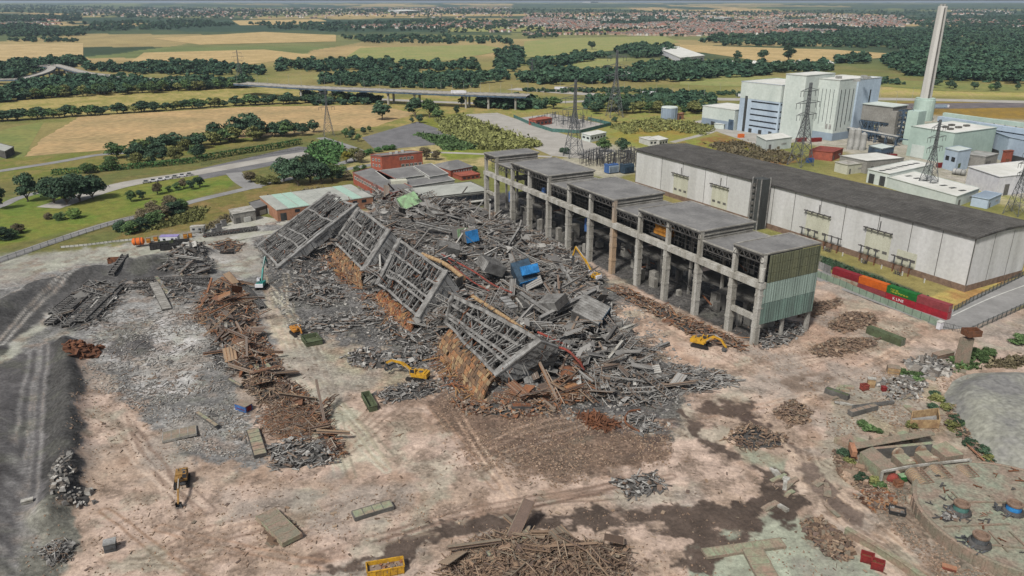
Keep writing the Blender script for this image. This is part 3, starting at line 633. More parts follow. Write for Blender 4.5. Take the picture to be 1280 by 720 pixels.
for u0, u1 in ((160, 172), (129, 141), (65, 78), (34, 46), (21.5, 30.5)):
    b = MB().box8([HS(u0, -.1, 1.5), HS(u1, -.1, 1.5), HS(u1, .1, 1.5), HS(u0, .1, 1.5)] + [HS(u, v, 14.5 if u0 > 25 else 9) for u, v in ((u0, -.1), (u1, -.1), (u1, .1), (u0, .1))]).build('stained_bay', [M('hall_stain')], t)
    g = MB()
    if u0 > 25:
        g.beam(HS(u0 - 1, -1.2, 14.6), HS(u1 + 1, -1.2, 14.6), .35, .5)
        for k in range(5): u = u0 + (u1 - u0) * k / 4; g.beam(HS(u, 0, 14.6), HS(u, -1.4, 14.6), .3); g.beam(HS(u, -1.2, 14.6), HS(u, -1.2, 13.6), .3)
        g.beam(HS((u0 + u1) / 2, -.2, 15), HS((u0 + u1) / 2, -.2, 18.5), .3)
        g.build('wall_bracket', [M('steel_dark')], t)
    for k in range(3):
        w = MB(); u = u0 + (u1 - u0) * (k + .5) / 3; w.box8([HS(u - 1.1, -.16, 5), HS(u + 1.1, -.16, 5), HS(u + 1.1, 0, 5), HS(u - 1.1, 0, 5), HS(u - 1.1, -.16, 6.2), HS(u + 1.1, -.16, 6.2), HS(u + 1.1, 0, 6.2), HS(u - 1.1, 0, 6.2)])
        w.build('louvre', [M('concrete_dark')], b)
def yard_stand(u0, first):
    g = MB()
    for k in range(3):
        u = u0 + k * 3.6; g.cyl(HS(u, -3, 0), HS(u, -3, 3.6), .28, .22, 7, 1); g.cyl(HS(u, -3, 3.6), HS(u, -3, 6.6), .3, .3, 8, 2)
        g.beam(HS(u - 1.6, -3, 6.8), HS(u + 1.6, -3, 6.8), .5, .35); g.beam(HS(u - 1, -3.6, 6.9), HS(u + 1, -2.4, 6.9), .3)
    for k in range(14): g.beam(HS(u0 + 3.6 + R.uniform(-2, 2), -4.5 + R.uniform(-1, 1), 0), HS(u0 + 3.6 + R.uniform(-2.4, 2.4), -4.5 + R.uniform(-1, 1), R.uniform(1, 2.6)), .14)
    p = HS(u0 + 3.6, -3, 0)
    o = g.build('busbar_stand', [M('steel_dark'), M('rust'), M('digger_grey')], None, False, p); o.location = p; return o
for u0, lb in ((22, 'dark three-headed busbar stand nearest the corner of the white hall'), (38, 'dark three-headed busbar stand second from the corner of the white hall'),
               (57, 'dark three-headed busbar stand third from the corner of the white hall'), (70, 'dark three-headed busbar stand farthest up the wall of the white hall')):
    tag(yard_stand(u0, 0), lb, 'busbar stand', 'busbar stands along the white hall')
for u in np.arange(14, 84, 9.7):                                      # little white posts in the grass
    p = HS(u, -4.2, 0); o = MB().box(0, 0, .9, .35, .35, 1.8).build('marker_post', [M('white_trim')]); o.location = p
    tag(o, 'short white post in the grass along the white hall', 'post', 'white posts along the hall')
# dark clad tower between the shell and the hall
p = HS(103.4, -5, 0)
t = thing('stair_tower', 'slim dark clad tower standing in front of the white hall', 'tower', p)
c = MB(); q = [HS(100.6, -7.5, 0), HS(100.6, -1.5, 0), HS(106.2, -1.5, 0), HS(106.2, -7.5, 0)]
c.prism(q, -.5, 25).build('shaft', [M('dark_clad')], t)
c = MB()
for a in q: c.beam(a, a + Z3 * 25.6, .5)
c.beam(q[0].lerp(q[3], .5) - HB * .1, q[0].lerp(q[3], .5) - HB * .1 + Z3 * 25, .3)
c.build('corner_frame', [M('steel_grey')], t)
for k in range(7): a = q[0].lerp(q[3], .7) - HB * .15 + Z3 * (4 + 3 * k); MB().box(a.x, a.y, a.z, 1.1, 1.1, 1.6, math.atan2(HA.y, HA.x)).build('window', [M('concrete_dark')], t)
# ------------------------------------------------------------------ gutted turbine hall
SO = Vector((79.2, 226.6, 0)); SA = Vector((-.478, .878, 0)); SB = Vector((.878, .478, 0))
def SS(u, v, z): return SO + SA * u + SB * v + Z3 * z
cols = [0, 12, 28.9, 45.9, 62.6, 79.5, 96.2, 113.2, 130.2, 148, 165, 182, 194]
raised = {0: 1, 2: 1, 3: 1, 5: 1, 6: 1, 8: 1, 9: 1, 11: 1}
raised = {0: 1, 1: 0, 2: 1, 3: 1, 4: 0, 5: 1, 6: 1, 7: 0, 8: 1, 9: 1, 10: 0, 11: 1}
D = 24
th = thing('turbine_hall', 'gutted grey concrete turbine hall shell with an open front and stepped flat roofs', 'ruined hall', SO)
for i, u in enumerate(cols):
    top = 31 if (raised.get(i, 0) or raised.get(i - 1, 0)) else 27.6
    m = MB(); v0 = SS(u, 0, 0)
    rz = math.atan2(SA.y, SA.x)
    m.box(v0.x, v0.y, 9.5, 1.9, 2.1, 21, rz); m.box(v0.x, v0.y, (20 + top) / 2, 1.35, 1.5, top - 20.4, rz)
    for z in (6, 12, 17): m.box(v0.x, v0.y, z + R.uniform(-1, 1), 2.15, 2.3, R.uniform(.5, 1.5), rz)
    m.build('column', [M('concrete_pale' if i not in (5,) else 'col_tan')], th)
    for v, nm in ((D / 2, .9), (D, 1.2)):
        a = SS(u, v, 0); MB().box(a.x, a.y, 13.5, nm, nm, 28, rz).build('column', [M('concrete')], th)
g = MB(); g.box8([SS(-1.2, -1.3, 19.6), SS(195, -1.3, 19.6), SS(195, 1.1, 19.6), SS(-1.2, 1.1, 19.6), SS(-1.2, -1.3, 21.6), SS(195, -1.3, 21.6), SS(195, 1.1, 21.6), SS(-1.2, 1.1, 21.6)])
for k in range(120):
    u = R.uniform(0, 194); g.rock(*SS(u, R.uniform(-.9, .8), 21.7), R.uniform(.15, .45))
go = g.build('crane_beam', [M('concrete_pale')], th)
g = MB()
g.box8([SS(-.6, -.6, 8.2), SS(12, -.6, 8.2), SS(12, .6, 8.2), SS(-.6, .6, 8.2), SS(-.6, -.6, 10), SS(12, -.6, 10), SS(12, .6, 10), SS(-.6, .6, 10)])
g.box8([SS(182, -.6, 10), SS(194, -.6, 10), SS(194, .6, 10), SS(182, .6, 10), SS(182, -.6, 11.4), SS(194, -.6, 11.4), SS(194, .6, 11.4), SS(182, .6, 11.4)])
g.build('tie_beam', [M('concrete_pale')], th)
# roofs, bay by bay, with their clerestory walls and lattice girders
i = 0
while i < 12:
    j = i
    while j + 1 < 12 and raised[j + 1] == raised[i]: j += 1
    u0, u1 = cols[i], cols[j + 1]; up = raised[i]; z = 31 if up else 27.6
    a, b = (u0 - .5, u1 + .5) if up else (u0 + .5, u1 - .5)
    v0 = -1.0 if up else .4
    q = [SS(a, v0, 0), SS(a, D + .8, 0), SS(b, D + .8, 0), SS(b, v0, 0)]
    r = MB().prism(q, z - .55, z).build('roof', [M('roof_felt')], th)
    ed = MB()
    for s in range(4):
        x, y = q[s], q[(s + 1) % 4]; ed.beam(x + Z3 * (z + .05), y + Z3 * (z + .05), .5, .42)
    ed.build('parapet', [M('concrete')], r)
    if up:
        for uu in (a + .3, b - .3):
            if uu < 0: continue
            w = MB(); sgn = .2
            w.box8([SS(uu - sgn, .4, 27.3), SS(uu - sgn, D, 27.3), SS(uu + sgn, D, 27.3), SS(uu + sgn, .4, 27.3), SS(uu - sgn, .4, z - .6), SS(uu - sgn, D, z - .6), SS(uu + sgn, D, z - .6), SS(uu + sgn, .4, z - .6)])
            for zz in (28.3, 29.4): w.beam(SS(uu - .3, .4, zz), SS(uu - .3, D, zz), .25, .4, 1)
            w.build('clerestory_wall', [M('concrete_dark'), M('concrete')], th)
    tr = MB(); n = max(3, int((b - a) / 2.6))
    for vv in (v0 + .3, 8.2, 16):
        tr.beam(SS(a, vv, z - .8), SS(b, vv, z - .8), .35); tr.beam(SS(a, vv, z - 2.9), SS(b, vv, z - 2.9), .3)
        for k in range(n):
            x0 = a + (b - a) * k / n; x1 = a + (b - a) * (k + 1) / n; xm = (x0 + x1) / 2
            tr.beam(SS(x0, vv, z - 2.9), SS(xm, vv, z - .8), .2); tr.beam(SS(xm, vv, z - .8), SS(x1, vv, z - 2.9), .2)
    tr.build('roof_truss', [M('steel_dark')], th)
    # glazing rails hanging behind the crane beam
    gl = MB()
    for zz in (23, 24.6, 26.2): gl.beam(SS(a + .6, 3, zz), SS(b - .6, 3, zz), .16)
    for k in range(int((b - a) / 2.1)): gl.beam(SS(a + .8 + 2.1 * k, 3, 21.6), SS(a + .8 + 2.1 * k, 3, 27.2), .13)
    gl.build('glazing_rail', [M('steel_dark')], th)
    i = j + 1
# rear wall and floors, broken open
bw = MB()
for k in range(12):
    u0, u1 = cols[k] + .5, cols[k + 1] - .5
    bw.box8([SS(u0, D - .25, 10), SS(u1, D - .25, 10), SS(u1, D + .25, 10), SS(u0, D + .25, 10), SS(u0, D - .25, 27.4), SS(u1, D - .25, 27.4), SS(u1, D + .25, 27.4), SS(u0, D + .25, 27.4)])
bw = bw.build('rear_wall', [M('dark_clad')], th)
for k in range(12):
    u0, u1 = cols[k], cols[k + 1]; gl = MB(); n = int((u1 - u0) / 2.4)
    for a in range(1, n):
        for zz in (12, 16, 22, 25):
            if R.random() < .55: uu = u0 + (u1 - u0) * a / n; gl.box8([SS(uu - .8, D - .4, zz), SS(uu + .8, D - .4, zz), SS(uu + .8, D - .3, zz), SS(uu - .8, D - .3, zz), SS(uu - .8, D - .4, zz + 2), SS(uu + .8, D - .4, zz + 2), SS(uu + .8, D - .3, zz + 2), SS(uu - .8, D - .3, zz + 2)], R.choice([0, 0, 0, 1, 1]))
    if gl.V: gl.build('window', [M('window'), M('concrete')], bw)
fl = MB()
for k in range(12):
    u0, u1 = cols[k] + 1, cols[k + 1] - 1; z = R.choice([7.5, 8.2, 9]); v0 = R.uniform(9, 15)
    fl.box8([SS(u0, v0, z), SS(u1, v0 + R.uniform(-2, 2), z), SS(u1, D - .4, z), SS(u0, D - .4, z), SS(u0, v0, z + .8), SS(u1, v0 + R.uniform(-2, 2), z + .8), SS(u1, D - .4, z + .8), SS(u0, D - .4, z + .8)])
    if R.random() < .6:
        zz = R.uniform(15, 17); fl.box8([SS(u0, 14, zz), SS(u1, 14, zz), SS(u1, D - .4, zz), SS(u0, D - .4, zz), SS(u0, 14, zz + .5), SS(u1, 14, zz + .5), SS(u1, D - .4, zz + .5), SS(u0, D - .4, zz + .5)])
fl.build('broken_floor', [M('concrete_dark')], th)
for k in range(46):
    pl = MB()
    u = R.uniform(2, 192); v = R.uniform(4, 20); s = R.uniform(1.2, 3.2); h = R.uniform(2, 7); a = SS(u, v, h / 2)
    pl.box(a.x, a.y, h / 2, s, s * R.uniform(.6, 1.5), h, rz + R.choice([0, 0, .1]))
    pl.build('machine_plinth', [M(R.choice(['concrete', 'concrete', 'concrete_dark']))], th)
pp = MB()
for k in range(130):
    u = R.uniform(2, 192); v = R.uniform(2, 22); z = R.uniform(1, 26); L_ = R.uniform(1.5, 7); d = R.choice([SA, SB, Z3, (SA + Z3 * .4), (SB - Z3 * .5)])
    if z + L_ > 26: z = 14
    pp.beam(SS(u, v, z), SS(u, v, z) + d * L_, R.uniform(.15, .5), None, R.choice([0, 0, 0, 1, 2]))
pp.build('hanging_steel', [M('steel_dark'), M('steel_grey'), M('rust')], th)
# end wall cladding: olive above, two teal bands below
ue = -.9
def band(v0, v1, z0, z1, mn, nm):
    m = MB().box8([SS(ue - .15, v0, z0), SS(ue - .15, v1, z0), SS(ue + .15, v1, z0), SS(ue + .15, v0, z0), SS(ue - .15, v0, z1), SS(ue - .15, v1, z1), SS(ue + .15, v1, z1), SS(ue + .15, v0, z1)])
    n = int((v1 - v0) / .9)
    for k in range(n): v = v0 + .4 + k * (v1 - v0 - .8) / (n - 1); m.beam(SS(ue - .2, v, z0), SS(ue - .2, v, z1), .14)
    m.build(nm, [M(mn)], th)
band(1.8, D + .4, 27.6, 30.4, 'clad_olive', 'cladding'); band(1.8, D + .4, 24.5, 27.5, 'clad_olive', 'cladding'); band(1.8, D + .4, 21.3, 24.4, 'clad_olive', 'cladding')
band(.4, D + .6, 14.4, 21.2, 'clad_teal_pale', 'cladding'); band(.3, D + .6, 7.2, 14.3, 'clad_teal', 'cladding')
for k in range(8): z = 9 + 2.8 * k; MB().box(SS(-.3, -.9, 0).x, SS(-.3, -.9, 0).y, z, .7, .5, .6, rz).build('corner_bracket', [M('concrete_pale')], th)
MB().cyl(SS(-.4, -.6, 22), SS(-.4, -.6, 26.5), .9, .9, 10).build('column_collar', [M('concrete_pale')], th)
p = SS(55, 7, 0); t = thing('overhead_crane', 'orange overhead crane crab left inside the gutted turbine hall', 'crane', p)
m = MB(); a = SS(53, 4, 24); m.box(a.x, a.y, 23.6, 8.5, 3.4, 1.6, rz); m.box(a.x, a.y, 25, 6, 2.4, 1.2, rz); m.build('crab', [M('digger_orange')], t)
m = MB()
for k in (-1, 1):
    for w_ in (-1.2, 1.2): a = SS(53 + 3.6 * k, 4 + w_, 22.4); m.beam(a, a + Z3 * 3.4, .35)
m.beam(SS(49, 3, 26), SS(57.5, 3, 26), .3); m.beam(SS(49, 5.2, 26), SS(57.5, 5.2, 26), .3); m.build('crab_frame', [M('digger_orange')], t)
m = MB(); m.box8([SS(47, 2.2, 21.8), SS(59, 2.2, 21.8), SS(59, 5.8, 21.8), SS(47, 5.8, 21.8), SS(47, 2.2, 22.5), SS(59, 2.2, 22.5), SS(59, 5.8, 22.5), SS(47, 5.8, 22.5)]).build('bridge_girder', [M('steel_dark')], t)
# blue machines seen between the columns
for u, v, z, s, lb in ((172, 3, 12, 2.6, 'small blue tank hanging in the far end bay of the gutted turbine hall'), (104, 4, 14, 2.8, 'small blue tank in the middle bay of the gutted turbine hall'), (143, 5, 19.5, 2.4, 'small blue tank high up behind the crane beam of the gutted turbine hall')):
    a = SS(u, v, z); m = MB(); m.cyl(a - Z3 * s, a + Z3 * s, s * .5, s * .5, 12); m.cyl(a + Z3 * s, a + Z3 * (s + .6), s * .5, s * .15, 12)
    for k in (-1, 1): m.beam(a + SA * k * s * .4 - Z3 * s, a + SA * k * s * .4 - Z3 * z, .2, None, 1); m.beam(a + SA * k * 1.2 + SB * .3 - Z3 * s, a + SA * k * 1.2 + SB * .3 - Z3 * z, .2, None, 1)
    o = m.build('blue_tank', [M('blue_paint'), M('steel_dark')], None, False, (a.x, a.y, 0)); o.location = (a.x, a.y, 0); tag(o, lb, 'tank', 'blue tanks in the turbine hall')
# ------------------------------------------------------------------ the four toppled boiler frames
FR = []
def frame(c4, depth, label, tubes=None, slabw=1.4, rib=10, seed=0):
    """c4: [TL, TR, BR, BL] corners of the lattice face"""
    rr = random.Random(seed)
    FR.append(c4); TL, TR, BR, BL = c4; n = ((BR - BL).cross(TL - BL)).normalized()
    if n.z < 0: n = -n
    dv = n * -depth; base = Vector(((BL.x + BR.x) / 2, (BL.y + BR.y) / 2, 0))
    t = thing('boiler_frame', label, 'boiler frame', base, 'toppled boiler frames')
    def P(s, w, d=0):                        # s along, w down the face, d into the depth; the whole cage is buckled
        q = TL.lerp(TR, s).lerp(BL.lerp(BR, s), w) + dv * d
        return q + n * (.95 * math.sin(5.2 * s + seed) * math.sin(3 * w + 1.3 * seed) + .5 * math.sin(11 * s + 2 * w + seed)) + Z3 * .3 * math.sin(7 * w + 4 * s)
    def run(mb, a, b, wd, h, mi=0, k=6, miss=.07, jit=.16):      # a member in pieces, some gone, none quite straight
        pts = [P(a[0] + (b[0] - a[0]) * i / k, a[1] + (b[1] - a[1]) * i / k, a[2]) + Vector((rr.uniform(-jit, jit), rr.uniform(-jit, jit), rr.uniform(-jit, jit))) for i in range(k + 1)]
        for x, y in zip(pts[:-1], pts[1:]):
            if rr.random() > miss: mb.beam(x, y, wd, h, mi, n)
    def wall(s, nm, m, sw):
        ax = (P(1, .5) - P(0, .5)).normalized() * sw * (1 if s else -1); q = MB(); o0 = None; nw = 7
        for k in range(nw):
            w0, w1 = -.02 + 1.04 * k / nw, -.02 + 1.04 * (k + .97) / nw; e0, e1 = rr.uniform(.86, 1.12), rr.uniform(.86, 1.12); j0 = n * rr.uniform(-.25, .25)
            pt = [P(s, w0, -.04) + j0, P(s, w1, -.04) + j0, P(s, w1, e1) + j0, P(s, w0, e0) + j0]
            q.box8(pt + [x + ax for x in pt] if s else [x + ax for x in pt] + pt)
        q.beam(P(s, -.03, -.05) + ax * .5, P(s, 1.03, -.05) + ax * .5, abs(sw) * 1.08, .5, 1, n)
        o = q.build(nm, [m, M('steel_grey')], t); r = MB()
        for k in range(9): w = k / 8; r.beam(P(s, w, .02) + ax * 1.03, P(s, w, rr.uniform(.8, 1.0)) + ax * 1.03, .24, .16)
        for k in range(10): w, d_ = rr.uniform(0, .85), rr.uniform(.1, .9); r.beam(P(s, w, d_) + ax * 1.03, P(s, w + rr.uniform(.05, .2), d_ + rr.uniform(-.1, .1)) + ax * 1.03, rr.uniform(.2, .6), .12)
        r.build('wall_rib', [M('steel_dark')], o)
    wall(1, 'end_wall', M('slab_grey'), slabw); wall(0, 'end_wall', M('slab_grey'), slabw * .7)
    b = MB()
    for w, wd in ((0, 1.1), (.30, .8), (.62, .8), (.74, .8), (1.0, .9)): run(b, (0, w, 0), (1, w, 0), wd, .55, 0, 9, .03 if w in (0, 1.0) else .06)
    for k in range(rib * 2):
        s = (k + .5) / rib / 2
        if rr.random() < .85: b.beam(P(s, .62), P(s, .74), .35, .25, 0, n)
    for s in (0, 1): run(b, (s, 0, 0), (s, 1, 0), .95, .8, 0, 4, 0)
    b.build('chord', [M('steel_grey')], t); l = MB()
    for k in range(1, rib * 3):
        s = k / rib / 3 + rr.uniform(-.016, .016); w0, w1 = (0, 1) if k % 3 == 0 else (rr.choice([0, .3, .62]), rr.choice([.3, .62, 1]))
        if w1 > w0: run(l, (s, w0, .03), (s + rr.uniform(-.02, .02), w1, .05), rr.uniform(.2, .42), .4, 0, 4, .10, .22)
    for w0, w1 in ((0, .3), (.3, .62), (.74, 1)):
        for k in range(rib):
            if rr.random() < .72: s0, s1 = k / rib, (k + 1) / rib; a, c = (s0, s1) if k % 2 else (s1, s0); l.beam(P(a, w0, .06), P(c, w1, .08), rr.uniform(.18, .32), .28, 0, n)
    l.build('lattice', [M('steel_grey')], t); d = MB()
    for lay, m_, cnt in ((.4, 0, rib), (.75, 1, rib * 2)):
        for k in range(cnt):
            s = (k + rr.uniform(.2, .8)) / cnt; run(d, (s, rr.choice([.02, .02, .3]), lay), (s + rr.uniform(-.04, .04), rr.choice([.98, .98, .65]), lay), rr.uniform(.3, .8), .5, m_, 5, .15, .4)
    for k in range(260):
        s, w = rr.random() * .98 + .01, rr.random() * .96 + .02; q = P(s, w, rr.uniform(.02, .6)); d.beam(q, q + Vector((rr.uniform(-1, 1), rr.uniform(-1, 1), rr.uniform(-1, .7))).normalized() * rr.uniform(1, 5.5), rr.uniform(.1, .4), None, rr.choice([0, 0, 1, 1, 2]))
    for k in range(26): s, w = rr.random(), rr.random(); q = P(s, w, .5); u_ = (P(s, w + .1, .5) - q).normalized(); d.slab(q, q + u_ * rr.uniform(1.5, 3), q + u_ * rr.uniform(1.5, 3) + dv * .3, q + dv * rr.uniform(.2, .4), .12, rr.choice([0, 1]))
    d.build('inner_ducting', [M('steel_grey'), M('steel_dark'), M('rust')], t)
    f = MB()
    for i in range(9):
        for k in range(5):
            if rr.random() < .8: f.slab(P(i / 9, k / 5, .97), P((i + .98) / 9, k / 5, .97), P((i + .98) / 9, (k + .98) / 5, .97), P(i / 9, (k + .98) / 5, .97), .25)
    f.build('back_plate', [M('steel_dark')], t)
    h_ = MB()                                # steel hanging off the edges and spilling to the ground
    for k in range(90):
        e = rr.random(); s, w = (rr.random(), rr.choice([-.02, 1.02, 1.02])) if e < .6 else (rr.choice([-.03, 1.04]), rr.random()); q = P(s, w, rr.uniform(0, 1)); u_ = Vector((rr.uniform(-1, 1), rr.uniform(-1, 1), rr.uniform(-1.6, .25))).normalized() * rr.uniform(1.5, 6)
        if (q + u_).z > 0: h_.tube([q, q + u_ * .5 + Vector((rr.uniform(-.5, .5), rr.uniform(-.5, .5), .2)), q + u_], rr.uniform(.07, .2), 5, rr.choice([0, 1, 1, 2]))
    h_.build('hanging_steel', [M('steel_grey'), M('steel_dark'), M('rust')], t)
    if tubes:
        g0, g1 = tubes; q = MB(); na, nb = 26, 7
        A0, A1 = P(.02, 1.02, .25), P(.98, 1.02, .25)
        for i in range(na):
            for j in range(nb):
                if rr.random() < .06: continue
                s0, s1 = i / na, (i + .93) / na; w0, w1 = j / nb, (j + .95) / nb
                f_ = lambda s, w: A0.lerp(A1, s).lerp(g0.lerp(g1, s), w) + n * (1.2 * math.sin(w * 3.1) + rr.uniform(-.15, .25))
                q.slab(f_(s0, w0), f_(s0, w1), f_(s1, w1), f_(s1, w0), .7)
        q.build('tube_wall', [M('tubes_olive' if seed in (1, 3) else 'rust_tubes')], t)
        q = MB()
        for k in range(60):
            s = rr.random(); a = g0.lerp(g1, s) + Vector((rr.uniform(-3, 2), rr.uniform(-4, 2), 0)); a.z = rr.uniform(.1, .8); q.tube([a, a + Vector((rr.uniform(-2, 2), rr.uniform(-2, 2), rr.uniform(0, 1.4))), a + Vector((rr.uniform(-4, 4), rr.uniform(-3, 1), rr.uniform(-.3, .6)))], rr.uniform(.08, .2), 5)
        q.build('bent_tube', [M('rust_tubes')], t)
    return t
frame([at(571, 372, 13.5), at(672, 424, 15), at(621, 466, 5), at(556, 404, 5)], 7, 'toppled grey boiler frame nearest the camera, with rusty tube wall spilling out below', (at(546, 446, .3), at(602, 507, .3)), 1.6, 11, 1)
frame([at(502, 303, 15), at(556, 340, 15.5), at(521, 393, 5), at(472, 354, 5)], 7.5, 'toppled grey boiler frame second from the camera, its orange tube wall sliding out', (at(470, 382, .3), at(512, 422, .3)), 2.6, 9, 2)
frame([at(449, 262, 17), at(484, 287, 17), at(454, 336, 5), at(418, 303, 5)], 8, 'toppled grey boiler frame third from the camera, with a broad plain end wall', (at(414, 330, .3), at(452, 362, .3)), 3.2, 9, 3)
frame([at(411, 243, 18), at(443, 256, 18), at(347, 331, 1.2), at(322, 307, 1.2)], 4.5, 'toppled grey boiler frame farthest left, sloping down to the ground by the teal machine', None, 2.2, 9, 4)
# ------------------------------------------------------------------ heaps of scrap and rubble
mat('heap_grey', (84, 82, 79), (58, 57, 56), .6, fine=.4)
mat('heap_brown', (134, 112, 94), (104, 88, 76), .6, fine=.4)
def polysamp(P, n):
    A = np.array([(p.x, p.y) for p in P]); lo, hi = A.min(0), A.max(0); out = []
    while len(out) < n:
        q = lo + NR.random((n, 2)) * (hi - lo); m = inpoly(q[:, 0], q[:, 1], A); out += list(q[m])
    return np.array(out[:n]), A
def heap(name, px, n, hmax, label, cat, scheme='scrap_brown', L=(1, 4), w=(.12, .4), yaw=None, spread=3.14, base=None, plates=.15, bent=.1, pw=1.6, kind=None, group=None, big=0):
    P = G(px) if not isinstance(px[0], Vector) else px; q, A = polysamp(P, n); d = sdist(q[:, 0], q[:, 1], A); dm = max(d.max(), .5); c = A.mean(0)
    bump = fbm(q[:, 0] + 31, q[:, 1] + 7, max(2, dm * .7), 3)
    hz = hmax * np.clip(d / dm, 0, 1) ** .7 * (.35 + 1.2 * bump)
    z0 = [gz1(x, y) for x, y in q] if n < 900 else [0.1] * n
    mb = MB()
    # the packed body of the heap
    rings = 7; m = 28; V = []
    bd = []
    for k in range(m):
        t = k / m * len(A); i = int(t); f = t - i; bd.append(A[i] * (1 - f) + A[(i + 1) % len(A)] * f)
    for r in range(rings + 1):
        s = 1 - r / rings
        for k in range(m):
            x, y = c + (bd[k] - c) * s * .96; b = float(fbm(np.array([x + 31]), np.array([y + 7]), max(2, dm * .7), 3)[0])
            V.append((x, y, gz1(x, y) - .25 + hmax * .7 * min(1, (1 - s) * 1.6) ** .8 * (.35 + 1.2 * b)))
    mb.add(V, [(r * m + k, r * m + (k + 1) % m, (r + 1) * m + (k + 1) % m, (r + 1) * m + k) for r in range(rings) for k in range(m)], 1)
    for i in range(n):
        x, y = q[i]; z = z0[i] + hz[i]; l = R.uniform(*L) * (1 if R.random() > .1 else 1.5)
        a = R.uniform(0, 6.28) if yaw is None else yaw + R.gauss(0, spread)
        el = R.gauss(0, .22); dv = Vector((math.cos(a) * math.cos(el), math.sin(a) * math.cos(el), math.sin(el))) * l / 2
        p = Vector((x, y, z + .1 + abs(dv.z) * .5)); ww = R.uniform(*w); u = R.random()
        if u < plates: mb.beam(p - dv * .6, p + dv * .6, ww * R.uniform(2.5, 5) * pw / 1.6, .08, 0, None, R.gauss(0, .5))
        elif u > .84: mb.rock(x, y, p.z + .1, ww * R.uniform(1, 2.6))
        elif u < plates + bent:
            k = Vector((R.gauss(0, .25), R.gauss(0, .25), R.uniform(0, .25))) * l; mb.tube([p - dv, p + k * .6, p + dv], ww * .4, 5)
        else: mb.beam(p - dv, p + dv, ww, ww * R.uniform(.4, 1), 0, None, R.uniform(-.6, .6))
    for i in range(big):                     # trusses, sheets and long girders lying through the heap
        x, y = q[i * 7 % n]; z = hz[i * 7 % n] + .6 + R.uniform(0, .8); a = R.uniform(0, 6.28); el = R.gauss(.1, .28); l = R.uniform(4, 15); dv = Vector((math.cos(a) * math.cos(el), math.sin(a) * math.cos(el), math.sin(el))) * l / 2
        p = Vector((x, y, z + abs(dv.z) * .6)); s_ = dv.cross(Vector((R.gauss(0, .3), R.gauss(0, .3), 1))).normalized(); t_ = R.random()
        if t_ < .4:
            w_ = R.uniform(.6, 1.4)
            for k in (-1, 1): mb.beam(p - dv + s_ * w_ * k, p + dv + s_ * w_ * k, .22)
            nn = int(l / 1.3)
            for k in range(nn): f0, f1 = -1 + 2 * k / nn, -1 + 2 * (k + 1) / nn; mb.beam(p + dv * f0 - s_ * w_, p + dv * f1 + s_ * w_, .14); mb.beam(p + dv * f0 - s_ * w_, p + dv * f0 + s_ * w_, .16)
        elif t_ < .7:
            w_ = R.uniform(1, 2.2); dv = dv * .6; mb.slab(p - dv - s_ * w_, p + dv - s_ * w_, p + dv + s_ * w_ + Z3 * R.uniform(-.5, .8), p - dv + s_ * w_, .1)
            for k in range(5): o_ = s_ * w_ * (-1 + .5 * k) + Z3 * .08; mb.beam(p - dv + o_, p + dv + o_, .16, .14)
        else: mb.beam(p - dv, p + dv, .7, .12); mb.beam(p - dv + Z3 * .6, p + dv + Z3 * .6, .7, .12); mb.beam(p - dv + Z3 * .3, p + dv + Z3 * .3, .12, .6)
    ct = Vector((c[0], c[1], gz1(*c)))
    o = mb.build(name, [M(scheme), M(base or 'heap_grey')], None, False, ct); o.location = ct
    return tag(o, label, cat, group, kind)
PI = math.pi
heap('scrap_heap', [(212, 330), (232, 316), (258, 318), (270, 330), (262, 344), (225, 345), (200, 340)], 330, 3, 'round heap of grey scrap steel behind the long girders at upper left', 'scrap heap', 'scrap_grey', (.8, 5), (.12, .4), big=12)
heap('scrap_heap', [(250, 372), (268, 352), (300, 356), (322, 385), (325, 412), (300, 428), (268, 420), (240, 400)], 620, 3.4, 'large heap of orange and grey scrap at the foot of the long girders', 'scrap heap', 'scrap_rust', (.8, 4.5), (.1, .4), big=26)
heap('scrap_heap', [(280, 438), (310, 420), (350, 450), (360, 478), (330, 490), (296, 470)], 560, 2.6, 'brown scrap heap beside the pale haul road, with plates at its top end', 'scrap heap', 'scrap_rust', (.7, 4), (.08, .32), big=14)
heap('scrap_heap', [(300, 478), (340, 474), (376, 495), (360, 510), (325, 506)], 320, 2, 'low heap of tangled brown pipes between the brown heap and the rusty wire', 'scrap heap', 'scrap_brown', (1, 4.5), (.1, .32))
heap('wire_tangle', [(322, 524), (345, 500), (385, 500), (406, 532), (385, 556), (340, 552)], 620, 2.2, 'springy tangle of rust brown wire beside the pale haul road', 'wire tangle', 'scrap_rust', (1.5, 5), (.06, .2), base='heap_brown', plates=.04, bent=.75)
heap('scrap_heap', [(330, 560), (380, 545), (420, 560), (425, 580), (340, 590)], 260, 1.6, 'low grey heap of crushed metal at the near end of the pale haul road', 'scrap heap', 'scrap_grey', (.8, 3), (.1, .4))
heap('scrap_heap', [(365, 408), (400, 396), (470, 392), (468, 404), (430, 416), (380, 420)], 300, 2.2, 'long grey scrap heap behind the green skip on the haul road', 'scrap heap', 'scrap_grey', (1, 5), (.12, .45), math.atan2(.3, 1), .5)
heap('scrap_heap', [(355, 362), (380, 345), (420, 350), (438, 372), (410, 385), (370, 382)], 320, 2.6, 'grey scrap heap below the sloping boiler frame farthest left', 'scrap heap', 'scrap_grey', (1, 5), (.12, .45))
heap('scrap_heap', [(425, 448), (455, 434), (490, 440), (540, 430), (548, 446), (510, 462), (450, 462)], 360, 2, 'ragged heap of torn sheet metal behind the yellow excavator at centre left', 'scrap heap', 'scrap_grey', (.7, 2.6), (.15, .5), plates=.5)
